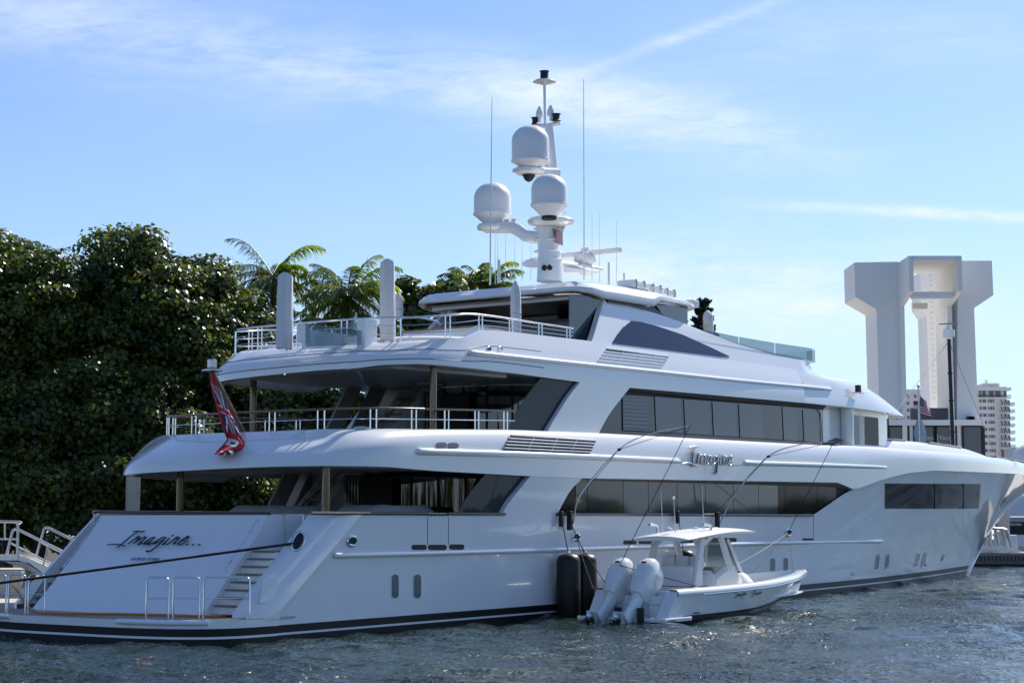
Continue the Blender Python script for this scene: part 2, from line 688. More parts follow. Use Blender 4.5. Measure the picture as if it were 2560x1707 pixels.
WT = lerpf([(-3, 4.8), (30, 4.8), (46, 4.8), (50, 4.72), (54, 4.45), (58, 4.02), (62, 3.42), (66, 2.66), (70, 1.76), (74, .8), (76.8, .25), (78.4, .02)])
WL = lerpf([(-3, 4.68), (20, 4.7), (28, 4.68), (34, 4.5), (40, 4.05), (46, 3.35), (52, 2.45), (58, 1.42), (62, .68), (65.12, .03)])
STEM = curve([(60, -3), (64.6, -.6), (65.12, .05), (66.6, 1.0), (68.87, 2.51), (72.11, 3.81), (75.33, 4.85), (78.4, 5.75)])


def W_raw(x, z):
    zb = 0.0 if x < 65.12 else STEM(x)
    wl = WL(x) if x < 65.12 else .03
    if z < zb:
        return .03 - (zb - z) * .35
    t = min(max((z - zb) / max(5.9 - zb, .05), 0), 1)
    return wl + max(WT(x) - wl, 0) * t ** 1.15


def W(x, z):
    if x < 57:
        return W_raw(x, z)
    k = min(1, (x - 57) / 4)
    s = n = 0
    for d, g_ in ((-2.0, .35), (-1.2, .7), (-.5, 1), (0, 1.1), (.5, 1), (1.2, .7), (2.0, .35)):
        s += g_ * W_raw(min(x + d * k, 78.4), z); n += g_
    return max(.03, s / n)


def W3(x, z):
    return 4.45 - max(z - 8.3, 0) * .30


def onW(px, py, Wf=W, off=0.0):
    Y = -4.6
    for _ in range(14):
        P = side(px, py, Y)
        Y = .5 * Y + .5 * (-(Wf(P[0], P[2]) + off))
    return P


def px_curve(pts, Wf=W):
    out = []
    for a, b in pts:
        P = onW(a, b, Wf)
        out.append((P[0], P[2]))
    return out


def cols(x0, x1, step, extra=()):
    n = max(1, int(round((x1 - x0) / step)))
    xs = list(np.linspace(x0, x1, n + 1)) + [e for e in extra if x0 < e < x1]
    return sorted(set(round(float(x), 4) for x in xs))


def skin(mb, xs, lo, hi, Wf, nz, off=0.0):
    rows = []
    for x in xs:
        a, b = lo(x), hi(x)
        b = max(b, a)
        rows.append([(x, -(Wf(x, a + (b - a) * j / nz) + off), a + (b - a) * j / nz) for j in range(nz + 1)])
    return mb.grid(rows)


# ---- profile lines of the starboard side (x along the ship, z up), measured on its own side surface
RAIL = 3.38
knuck = px_curve([(2034, 1285), (2080, 1255), (2131, 1224), (2200, 1197), (2263, 1182), (2325, 1176), (2440, 1180), (2560, 1186)])
KN = knuck + [(knuck[-1][0] + 6, knuck[-1][1] - .1), (78.4, 5.62)]
low2 = px_curve([(746, 1157), (812, 1159), (972, 1167), (1074, 1176), (1203, 1183), (1326, 1190), (1457, 1195), (2088, 1206), (2128, 1224)])
KN_X0 = knuck[0][0]
LOW2 = curve([(-2, 4.72), (1.3, 4.72)] + low2 + [p for p in KN if p[0] > low2[-1][0] + .3])
top2px = [(1040, 1072), (1265, 1073), (1500, 1082), (2050, 1112), (2117, 1113), (2195, 1117), (2320, 1127), (2461, 1141), (2560, 1157)]
top2 = [(p[0], p[2]) for p in (onW(a, b, W, -.36) for a, b in top2px)]
TOP2 = curve([(1.5, 5.72)] + top2 + [(78.4, 6.1)])
HULLTOP = curve([(-1, .8), (.9, .8), (4.3, RAIL), (KN_X0, RAIL)] + KN[1:])


def hull():
    mb = MB()
    xs = cols(-.3, .9, .4) + cols(.9, 4.3, .35)[1:] + cols(4.3, 30, 1.5)[1:] + cols(30, 64.8, .7, [k[0] for k in KN])[1:]
    skin(mb, xs, lambda x: -.8, HULLTOP, lambda x, z: W(x, max(z, 0)) - max(0, -z) * .15, 14)
    xs = cols(64.8, 78.4, .4)
    skin(mb, xs, lambda x: STEM(x), lambda x: max(HULLTOP(x), STEM(x)), W, 14)
    mb.mirror()
    o = part('hull', mb, HULLW, smooth=60)
    # stem bar closing the two sides
    st = MB()
    st.tube([(x, 0, STEM(x) + .02) for x in np.linspace(64.9, 78.3, 30)], .06, 8)
    build('stem_bar', st, STEEL, o)
    kn = MB()
    kn.tube([(x, -(W(x, z) + .01), z) for x, z in smooth_pts(KN[1:], 6)], .03, 6).mirror()
    build('knuckle_line', kn, HULLW, o)
    # vertical seams of the boarding doors
    sm = MB()
    for px_, y0, y1 in ((1069, 1292, 1362), (1121, 1292, 1362), (2034, 1290, 1350)):
        a = onW(px_, y0); b = onW(px_, y1)
        sm.tube([(a[0], a[1] - .002, a[2]), (b[0], b[1] - .002, b[2])], .011, 4)
    build('door_seam', sm, GROOVE, o)
    return o


hull_o = hull()


def boot():
    """black bottom paint with its white line"""
    for nm, z0f, z1f, m in (('boot_stripe', lambda x: -.6, lambda x: .16 + .002 * x, BLACK), ('boot_stripe', lambda x: .22 + .002 * x, lambda x: .42 + .0025 * x, BLACK)):
        mb = MB()
        xs = cols(-.2, 64.0, 1.0)
        skin(mb, xs, z0f, z1f, lambda x, z: W(x, max(z, 0)) - max(0, -z) * .15, 4, .012)
        mb.mirror()
        part(nm, mb, m, smooth=50)


boot()


# ---- stern: swim platform, transom, stairs, wings
def stern():
    ring = []
    for a in np.linspace(-90, 90, 41):
        s = math.sin(R(a)); c = math.cos(R(a))
        ring.append((.9 - 3.0 * abs(c) ** .55, 4.74 * (abs(s) ** .62) * (1 if s > 0 else -1)))
    def lay(z0, z1, grow, nm, m, **kw):
        mb = MB()
        mb.grid([[(x - grow, y * (1 + grow * .1), z0) for x, y in ring], [(x - grow, y * (1 + grow * .1), z1) for x, y in ring]])
        return part(nm, mb, m, smooth=60, **kw)
    lay(-.6, .16, .03, 'boot_stripe', BLACK)
    lay(.16, .22, .04, 'boot_line', HULLW)
    lay(.22, .42, .03, 'boot_stripe', BLACK)
    lay(.42, .62, .02, 'platform_edge', HULLW)
    mb = MB()
    mb.prism([(x, y, .58) for x, y in ring] + [(3.0, 4.6, .58), (3.0, -4.6, .58)], (0, 0, .06))
    pl = part('swim_platform', mb, LEDGE)
    tk = MB()
    tk.prism([(x + .12, y * .97, .644) for x, y in ring] + [(2.2, 4.2, .644), (2.2, -4.2, .644)], (0, 0, .012))
    build('deck_planking', tk, DECKT, pl)
    for y0, y1 in ((-4.3, -1.6), (2.0, 4.4)):
        fb = MB()
        pts = [(x, y) for x, y in ring if y0 <= y <= y1]
        fb.tube([(x - .07, y, .58) for x, y in pts], .075, 8)
        build('platform_fender', fb, HULLW, pl, smooth=60)
    # transom: leaning panel, gently curved
    rows = []
    prof = [(-.52, .66), (.05, 1.2), (.62, 1.78), (1.2, 2.36), (1.62, 2.82), (1.88, 3.12), (2.02, 3.33)]
    for x, z in prof:
        rows.append([(x - .10 * (1 - (y / 3.3) ** 2), y, z) for y in np.linspace(-3.3, 3.3, 13)])
    mb = MB().grid(rows)
    tp = part('transom', mb, HULLW, smooth=60)
    cap = MB()
    cap.tube([(2.04 - .10 * (1 - (y / 3.3) ** 2), y, 3.355) for y in np.linspace(-3.35, 3.35, 15)], [.05] * 15, 8)
    build('cap_rail', cap, CAPTEAK, tp)
    for s in (-1, 1):      # cheeks of the panel
        ck = MB()
        ck.grid([[(x, s * 3.3, z) for x, z in prof], [(4.2, s * 3.3, .66 + (z - .66)) for x, z in prof]])
        build('transom_cheek', ck, HULLW, tp, smooth=0)
    for s in (-1, 1):      # handrails up each edge of the panel
        hr = MB()
        pts = [(x - .13, s * 3.16, z + .07) for x, z in prof[2:-1]]
        hr.tube(smooth_pts(pts, 5), .022, 8)
        for x, y, z in (pts[0], pts[2], pts[-1]):
            hr.tube([(x, y, z), (x + .07, y, z - .07)], .014, 6)
        build('handrail', hr, STEEL, tp)
    # wings: rounded bands beside the stairs
    for s in (-1, 1):
        wg = MB()
        A = [(.9, 4.8, .80), (1.75, 4.8, 1.45), (2.6, 4.8, 2.09), (3.45, 4.8, 2.74), (4.3, 4.8, RAIL)]
        B = [(-.29, 4.2, .78), (.47, 4.2, 1.43), (1.23, 4.2, 2.08), (1.98, 4.2, 2.73), (2.74, 4.2, RAIL)]
        rows = []
        for a, b in zip(A, B):
            row = []
            for t in np.linspace(0, 1, 9):
                ang = t * math.pi / 2
                y = b[1] + (a[1] - b[1]) * math.sin(ang)
                x = b[0] + (a[0] - b[0]) * (1 - math.cos(ang))
                row.append((x, s * y, b[2] + (a[2] - b[2]) * t))
            rows.append(row)
        wg.grid(rows)
        inner = [[(x, s * 4.2, z) for x, y, z in B], [(5.0, s * 4.2, z) for x, y, z in B]]
        wg.grid(inner)
        base = rows[0]
        wg.grid([[(x, y, .6) for x, y, z in base], base])
        o = part('stern_wing', wg, HULLW, smooth=60)
        # stairs between wing and transom panel
        stp = MB(); tr = MB()
        n = 8
        for i in range(n):
            z = .93 + i * .20
            x = -.12 + i * .208 + (.55 if s > 0 else 0)
            stp.box((x + .04 + 1.5, s * 3.75, z - .10 - .014), (3.0, .88, .20))
            tr.box((x + .13, s * 3.78, z - .0), (.30, .80, .045))
        st = part('stair', stp, HULLW, smooth=0)
        build('tread', tr, TREAD, st, smooth=0)
        # steel gate at the head of the stairs
        gt = MB()
        gt.tube([(2.5, s * 4.15, 2.3), (2.5, s * 4.15, 3.34), (2.62, s * 3.35, 3.34), (2.62, s * 3.35, 2.3)], .025, 8)
        gt.tube([(2.5, s * 4.15, 2.85), (2.62, s * 3.35, 2.85)], .018, 8)
        part('stair_gate', gt, STEEL)
        # open service locker at the foot of the wing
        if s < 0:
            lk = MB()
            lk.prism([(.12, -4.19, .95), (.62, -4.19, 1.42), (.86, -4.19, 1.42), (.86, -4.19, .95)], (0, -.30, 0))
            part('service_locker', lk, SHADE, smooth=0)
            ld = MB()
            ld.prism([(.30, -4.62, 1.0), (.78, -4.70, 1.0), (.98, -4.66, 1.62), (.55, -4.52, 1.66)], (-.05, -.03, .03))
            part('locker_door', ld, HULLW, smooth=0)
    # solid below the stairs and behind
    bk = MB()
    bk.box((4.9, 0, 1.3), (1.6, 9.3, 1.75))
    part('stern_block', bk, HULLW, smooth=0)
    # fold-down steel hoops standing on the platform
    for xa, xb in ((365, 421), (432, 498), (508, 623), (62, 20), (-50, 14), (70, 110)):
        yb = 1546 if xa > 200 else 1534
        P = onz(xa, yb, .655); Q = onz(xb, yb, .655)
        ht = 1.06
        hp = MB()
        def lift(p, h): return (p[0], p[1], p[2] + h)
        d = (Q - P) / max(np.linalg.norm(Q - P), .01) * .07
        hp.tube([tuple(P), lift(P, ht - .07), lift(P + d, ht), lift(Q - d, ht), lift(Q, ht - .07), tuple(Q)], .026, 8)
        hp.tube([lift(P, .52), lift(Q, .52)], .016, 8)
        part('boarding_rail', hp, STEEL, smooth=50)
    for px_ in (545, 590):
        P = onz(px_, 1540, .66)
        fb = MB()
        fb.tube([tuple(P), (P[0] + .1, P[1], P[2] + .24)], .06, 8)
        fb.tube([(P[0] + .1, P[1] - .12, P[2] + .25), (P[0] + .1, P[1] + .12, P[2] + .25)], .028, 8)
        part('mooring_bollard', fb, STEEL)
    # hawse pipes
    c = onW(745, 1355, lambda x, z: 4.45)
    hz = MB()
    ring2 = []
    nrm = Vector((-.62, -.62, .48)).normalized()
    e1 = Vector((.60, .10, .78)).normalized(); e1 = (e1 - nrm * e1.dot(nrm)).normalized(); e2 = nrm.cross(e1)
    cc = Vector((c[0], c[1], c[2])) + nrm * .06
    hz.tube([cc + e1 * (.29 * math.cos(a)) + e2 * (.15 * math.sin(a)) for a in np.linspace(0, 2 * math.pi, 24, endpoint=False)], .035, 8, closed=True)
    o = part('hawse_pipe', hz, STEEL, smooth=60)
    hd = MB()
    hd.add([cc - nrm * .0 + e1 * (.28 * math.cos(a)) + e2 * (.145 * math.sin(a)) for a in np.linspace(0, 2 * math.pi, 24, endpoint=False)], [tuple(range(24))])
    build('hawse_opening', hd, DARK, o, smooth=0)


stern()


# ---- writing: strokes traced once, laid on each surface
IMAGINE = [
    [(330, 232), (500, 214), (690, 242)],
    [(528, 240), (495, 350), (482, 560), (475, 780), (440, 932)],
    [(90, 810), (220, 778), (350, 790), (470, 830), (540, 870), (600, 908)],
    [(622, 470), (655, 432), (668, 455), (645, 640), (622, 805)],
    [(640, 700), (690, 545), (728, 500), (742, 540), (735, 690), (742, 815)],
    [(745, 770), (810, 560), (850, 508), (878, 545), (876, 700), (880, 830), (905, 850), (940, 800)],
    [(1072, 570), (1045, 528), (1000, 600), (950, 720), (958, 815), (1000, 800), (1050, 680), (1085, 598)],
    [(1082, 610), (1075, 770), (1100, 852), (1150, 800)],
    [(1330, 592), (1255, 548), (1195, 650), (1150, 770), (1175, 815), (1235, 765), (1290, 680), (1322, 618)],
    [(1335, 600), (1322, 800), (1310, 1000), (1285, 1125), (1240, 1168), (1205, 1118)],
    [(1412, 590), (1398, 740), (1408, 835), (1450, 810)],
    [(1398, 470), (1404, 500)],
    [(1502, 545), (1538, 512), (1530, 600), (1512, 740), (1496, 872)],
    [(1518, 745), (1570, 600), (1605, 560), (1622, 600), (1612, 720), (1618, 825), (1648, 838), (1690, 775)],
    [(1702, 745), (1768, 675), (1798, 600), (1772, 545), (1728, 605), (1702, 740), (1712, 838), (1765, 848), (1850, 745)],
    [(1866, 850), (1862, 880)], [(1994, 855), (1990, 885)], [(2136, 852), (2132, 884)],
]
IMAGINE_STERN = [
    [(705, 185), (770, 172), (830, 170), (920, 180), (975, 163)],
    [(832, 180), (700, 258), (560, 380), (470, 452), (400, 510), (330, 530)],
    [(120, 486), (240, 465), (370, 468), (450, 480), (500, 507), (540, 492)],
    [(855, 270), (800, 310), (690, 395), (590, 465)],
    [(650, 425), (780, 335), (868, 300), (840, 335), (775, 400), (712, 460)],
    [(740, 440), (870, 350), (960, 305), (1005, 300), (980, 335), (890, 420), (822, 476), (880, 458), (940, 425)],
    [(1212, 298), (1110, 330), (1000, 410), (955, 460), (1020, 442), (1130, 370), (1205, 308)],
    [(1190, 320), (1090, 415), (1030, 472), (1110, 450), (1160, 420)],
    [(1465, 312), (1400, 305), (1280, 372), (1165, 455), (1235, 440), (1345, 388), (1440, 322)],
    [(1450, 318), (1330, 440), (1190, 560), (1090, 620), (1012, 630), (1042, 590)],
    [(1548, 318), (1440, 420), (1378, 470), (1462, 448)],
    [(1580, 285), (1635, 250)],
    [(1722, 282), (1600, 388), (1470, 482)],
    [(1560, 410), (1680, 340), (1760, 308), (1740, 340), (1650, 430), (1618, 460), (1700, 438)],
    [(1790, 410), (1900, 370), (1980, 300), (1938, 295), (1830, 368), (1728, 465), (1795, 470), (1960, 390)],
    [(1915, 485), (1970, 450)], [(2050, 492), (2105, 455)], [(2180, 496), (2240, 460)],
]


def strokes(paths, to3, r, sub=5):
    mb = MB()
    for p in paths:
        q = smooth_pts(p, sub)
        pts = [to3(a, b) for a, b in q]
        n = len(pts)
        rr = [r * (.62 + .38 * math.sin(math.pi * (i + .6) / (n + .2))) for i in range(n)]
        mb.tube(pts, rr, 6)
    return mb


def lettering():
    k = 2352 / 170
    def A(off):
        def f(a, b):
            P = onW(1700 + a / k, 1100 + b / k, lambda x, z: 4.80, off)
            return (P[0], P[1], P[2])
        return f
    o = part('name_lettering', strokes(IMAGINE, A(.11), .026), SILVER, smooth=60)
    rt = MB()
    for q in IMAGINE:
        s_ = smooth_pts(q, 5)
        rt.grid([[A(d)(a, b) for a, b in s_] for d in (.0, .085)])
    build('letter_return', rt, LETTER, o, smooth=60)
    k2 = 2352 / 260
    def B(a, b):
        d = ray(255 + a / k2, 1310 + b / k2)
        dd = np.array([d @ U3, d @ V3, d[2]])
        # transom plane through (-.52,.66) and (1.62,2.82)
        nx, nz = -(2.82 - .66), (1.62 + .52)
        den = nx * dd[0] + nz * dd[2]
        t = (nx * (-.66 - CAM_S[0]) + nz * (.66 - CAM_S[2])) / den
        P = CAM_S + t * dd
        return (P[0] - .02, P[1], P[2] + .02)
    part('name_lettering', strokes(IMAGINE_STERN, B, .024), LETTER, smooth=60)
    # home port
    cu = bpy.data.curves.new('port_text', 'FONT')
    cu.body = 'GEORGE TOWN'
    cu.size = .145
    cu.shear = .3
    cu.extrude = .006
    cu.space_character = 1.05
    tmp = bpy.data.objects.new('port_text', cu)
    COL.objects.link(tmp)
    bpy.context.view_layer.update()
    me = bpy.data.meshes.new_from_object(tmp.evaluated_get(bpy.context.evaluated_depsgraph_get()))
    bpy.data.objects.remove(tmp)
    c = B((325 - 255) * k2, (1401 - 1310) * k2)
    e1 = Vector((0, -1, 0)); e2 = Vector((2.14, 0, 2.16)).normalized(); e3 = e1.cross(e2)
    M = Matrix.Identity(4)
    for i in range(3):
        M[i][0] = e1[i]; M[i][1] = e2[i]; M[i][2] = e3[i]; M[i][3] = c[i]
    me.transform(M)
    me.materials.clear(); me.materials.append(mat('home_port_lettering', (.10, .13, .24), .4))
    me.name = 'home_port_lettering'
    link('home_port_lettering', me, yacht)


lettering()


# ---- bands that run round the decks
def normals(path, closed=False):
    out = []
    n = len(path)
    for i in range(n):
        a = path[max(i - 1, 0)]; b = path[min(i + 1, n - 1)]
        dx, dy = b[0] - a[0], b[1] - a[1]
        L = math.hypot(dx, dy) or 1
        out.append((dy / L, -dx / L))
    return out


def band(path, zlo, zhi, otop, prof, inner=None, zdeck=None, under=.3, out=1, prof2=None, wmix=None):
    """sweep a profile round a plan path; out=+1 when (dy,-dx) points outwards"""
    nm = normals(path)
    rows = []
    for i, ((x, y), (nx, ny)) in enumerate(zip(path, nm)):
        nx *= out; ny *= out
        a, b, o = zlo(i), zhi(i), otop(i)
        row = []
        if under:
            row.append((x - nx * under, y - ny * under, a))
        pr_ = prof
        if prof2:
            k = wmix(i)
            pr_ = [(t1 + (t2 - t1) * k, s1 + (s2 - s1) * k) for (t1, s1), (t2, s2) in zip(prof, prof2)]
        for t, s in pr_:
            row.append((x - nx * o * s, y - ny * o * s, a + (b - a) * t))
        if inner:
            row.append((x - nx * (o + inner), y - ny * (o + inner), b))
            row.append((x - nx * (o + inner + .02), y - ny * (o + inner + .02), zdeck))
        rows.append(row)
    return MB().grid(rows)


STERN = [(t, 1 - math.cos(t * math.pi / 2)) for t in (0, .12, .25, .38, .5, .62, .72, .81, .88, .94, .98, 1)]
ROLL = [(0, 0), (.28, 0), (.55, 0)] + [(.55 + .45 * math.sin(a), 1 - math.cos(a)) for a in np.linspace(.16, math.pi / 2, 9)]
LEAN = [(0, 0), (.2, .12), (.4, .30), (.6, .52), (.8, .77), (.95, .97), (1, 1.06)]


def super_stern(x0, a, wd, n=3.0, k=22):
    """half of a rounded stern in plan, from starboard (x0,-wd) round to port (x0,wd)"""
    pts = []
    for i in range(2 * k + 1):
        an = -math.pi / 2 + math.pi * i / (2 * k)
        s, c = math.sin(an), math.cos(an)
        pts.append((x0 - a * abs(c) ** (2 / n), wd * abs(s) ** (2 / n) * (1 if s > 0 else -1)))
    return pts


# deck 2: bulwark from the bow aft along starboard, round the stern, back along port
fw = [(x, -WT(x) - (.03 if x > 34 else 0) * min(1, (x - 34) / 4)) for x in list(np.arange(78.3, 66, -.5)) + list(np.arange(66, 7.5, -.8))]
st2 = super_stern(6.7, 4.3, 4.8)
path2 = fw + st2 + [(x, -y) for x, y in fw[::-1]]
nm2 = normals(path2)


def o2(i):
    x, y = path2[i]
    aft = max(0.0, -abs(nm2[i][0]) if False else (abs(nm2[i][0]) if x < 6.8 else 0))
    base = min(.36, .02 + WT(x) * .5)
    return base + 1.15 * aft ** .5


def flipped(path):
    # which way is outwards: at the first starboard point the outward normal has y < 0
    nm = normals(path)
    return 1 if nm[len(path) // 4][1] * path[len(path) // 4][1] > 0 else -1


b2 = part('deck_two_bulwark', band(path2, lambda i: LOW2(max(path2[i][0], 2.0)) - (.022 * (path2[i][1] + 4.8) if path2[i][0] < 9 else 0), lambda i: max(TOP2(max(path2[i][0], 1.5)), LOW2(max(path2[i][0], 2.0)) + .05), o2, ROLL, .16, 5.25, .3, flipped(path2), STERN, lambda i: min(1, 1.6 * abs(nm2[i][0])) if path2[i][0] < 6.8 else 0), WHITE, smooth=60)


def offset_path(path, d, out):
    nm = normals(path)
    return [(x - nx * out * d, y - ny * out * d) for (x, y), (nx, ny) in zip(path, nm)]


def plate(nm, path, z, th, m, d=.25, parent=None):
    p = offset_path(path, d, flipped(path))
    mb = MB().prism([(x, y, z) for x, y in p], (0, 0, th))
    return part(nm, mb, m, parent, smooth=0)


half = [i for i, p in enumerate(path2) if p[0] < 40]
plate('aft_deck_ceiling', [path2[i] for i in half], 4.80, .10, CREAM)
plate('deck_two_floor', [path2[i] for i in half], 5.22, .05, DECKT, 1.15)
md = MB().box((8.9, 0, 2.15), (13.0, 9.3, .1))
part('main_deck_floor', md, DECKT, smooth=0)
fd = [(x, y) for x, y in path2 if x >= 36]
sb = [p for p in fd if p[1] < 0]; pt = [p for p in fd if p[1] > 0]
mb = MB()
mb.grid([[(a[0], a[1] * .9, 6.0), (a[0], -a[1] * .9, 6.0)] for a in sb if abs(a[1]) > .2])
part('foredeck', mb, WHITE, smooth=0)

# dark teak cap along the main-deck rail
for xa, xb in ((779, 1071), (1121, 1264), (1393, 2034)):
    a = onW(xa, 1287, lambda x, z: 4.8); b = onW(xb, 1287, lambda x, z: 4.8)
    mb = MB()
    mb.tube([(x, -4.77, RAIL - .025) for x in np.linspace(a[0], b[0], 12)], .05, 8)
    part('cap_rail', mb, CAPTEAK)
mb = MB()
xa = onW(1071, 1287, lambda x, z: 4.8)[0]; xb = onW(1121, 1287, lambda x, z: 4.8)[0]
mb.box(((xa + xb) / 2, -4.74, RAIL - .05), (xb - xa, .1, .06))
part('boarding_gate_slot', mb, DARK, smooth=0)
for s in (-1, 1):
    part('inner_bulwark', MB().box((7.7, s * 4.58, 2.78), (7.0, .12, 1.10)), WHITE, smooth=0)
mb = MB()
mb.tube([(x, 4.76, RAIL + .02) for x in np.linspace(3, 12, 12)], .062, 8)
part('cap_rail', mb, CAPTEAK)

# ---- main-deck wall panel between the aft opening and the long window
eL = px_curve([(1326, 1190), (1299, 1223), (1275, 1252), (1256, 1284)])
eR = px_curve([(1457, 1195), (1428, 1223), (1408, 1257), (1393, 1285)])


def fin(name, eL, eR, zl, zh, Wf, m=WHITE, rim=.22):
    cl = scurve(eL); cr = scurve(eR)
    xL0, xL1 = min(p[0] for p in eL), max(p[0] for p in eL)
    xR0, xR1 = min(p[0] for p in eR), max(p[0] for p in eR)
    def hi(x): return min(zh(x), cl(x)) if x < xL1 else zh(x)
    def lo(x): return max(zl(x), cr(x)) if x > xR0 else zl(x)
    xs = cols(xL0, xR1, .3, [xL1, xR0])
    for s in (1, -1):
        mb = MB()
        skin(mb, xs, lo, hi, Wf, 8)
        # returns along both slanting edges give the wall its thickness
        for c, x0, x1 in ((cl, xL0, xL1), (cr, xR0, xR1)):
            xx = np.linspace(x0, x1, 14)
            mb.grid([[(x, -Wf(x, c(x)), c(x)) for x in xx], [(x, -(Wf(x, c(x)) - rim), c(x)) for x in xx]])
        mb.v = [(x, s * y, z) for x, y, z in mb.v]
        part(name, mb, m, smooth=40)


fin('side_wall', eL, eR, lambda x: RAIL, LOW2, W)


def panes(name, edges, y, zl, zh, mats, x_end_curve=None, parent=None, xs_left=None):
    """row of window panes on the plane y between a bottom and a top line; edges are x positions"""
    for i in range(len(edges) - 1):
        a, b = edges[i], edges[i + 1]
        g = .018
        mb = MB()
        P = [(a + g, y, zl((a))), (b - g, y, zl(b)), (b - g, y, zh(b)), (a + g, y, zh(a))]
        if i == 0 and xs_left:
            c = xs_left
            P = [(x, y, z) for x, z in c] + [(b - g, y, zh(b)), (b - g, y, zl(b))]
            P = P[::1]
        mb.prism(P, (0, -.02, 0))
        part(name, mb, mats[i % len(mats)], parent, smooth=0)


# long main-deck window: dark backing, panes, sloping header and teak sill
def main_window():
    X = lambda p: side(p, 1285, -4.56)[0]
    ex = [X(p) for p in (1393, 1438, 1468, 1557, 1620, 1692, 1763, 1833, 1896, 1945, 1962, 2043, 2090)]
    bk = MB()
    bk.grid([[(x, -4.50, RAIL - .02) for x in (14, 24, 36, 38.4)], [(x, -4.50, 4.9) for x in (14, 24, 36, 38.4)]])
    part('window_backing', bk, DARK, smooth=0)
    zt = curve([(13, 4.50), (33.6, 4.56), (36.2, 4.60), (38.4, 4.42)])
    left = [(side(a, b, -4.56)[0], side(a, b, -4.56)[2]) for a, b in ((1393, 1285), (1408, 1257), (1428, 1225), (1440, 1208))]
    ms = [KGLASS, BLIND, BLIND, BLIND2, BLIND2, BLIND2, BLIND2, BLIND2, BLIND2, KGLASS, KGLASS, KGLASS]
    panes('side_window', ex, -4.56, lambda x: RAIL, zt, ms, xs_left=left)
    hd = MB()
    xs = np.linspace(15.4, 37.9, 20)
    hd.grid([[(x, -4.79, LOW2(x) - .004) for x in xs], [(x, -4.55, zt(x) - .02) for x in xs]])
    part('window_header', hd, mat('bronze_header', (.20, .175, .155), .4), smooth=0)
    sl = MB().box(((14.3 + 33.9) / 2, -4.68, RAIL - .01), (19.6, .22, .05))
    part('window_sill', sl, CAPTEAK, smooth=0)


main_window()

# smoked glass wind breaks at the aft openings
mb = MB()
P = [(1326, 1190), (1299, 1223), (1275, 1252), (1256, 1283), (1144, 1283), (1163, 1249), (1190, 1212), (1215, 1184)]
mb.prism([tuple(side(a, b, -4.58)) for a, b in P], (0, .015, 0))
part('wind_break', mb, WINDB, smooth=0)

# ---- deck 2 wall and windows
W2 = lambda x, z: 4.45
eL2 = px_curve([(1450, 955), (1421, 992), (1397, 1030), (1370, 1074), (1366, 1084)], W2)
eR2 = px_curve([(1574, 970), (1549, 1001), (1522, 1037), (1498, 1081), (1493, 1092)], W2)
low3 = px_curve([(1020, 905), (1074, 907), (1142, 916), (1295, 934), (1450, 955), (1574, 969), (1783, 987), (2012, 1007), (2123, 1018)], W2)
LOW3 = curve([(3, 7.72), (6.3, 7.72)] + low3 + [(60, low3[-1][1])])
fin('side_wall', eL2, eR2, lambda x: TOP2(x) - .12, LOW3, W2)


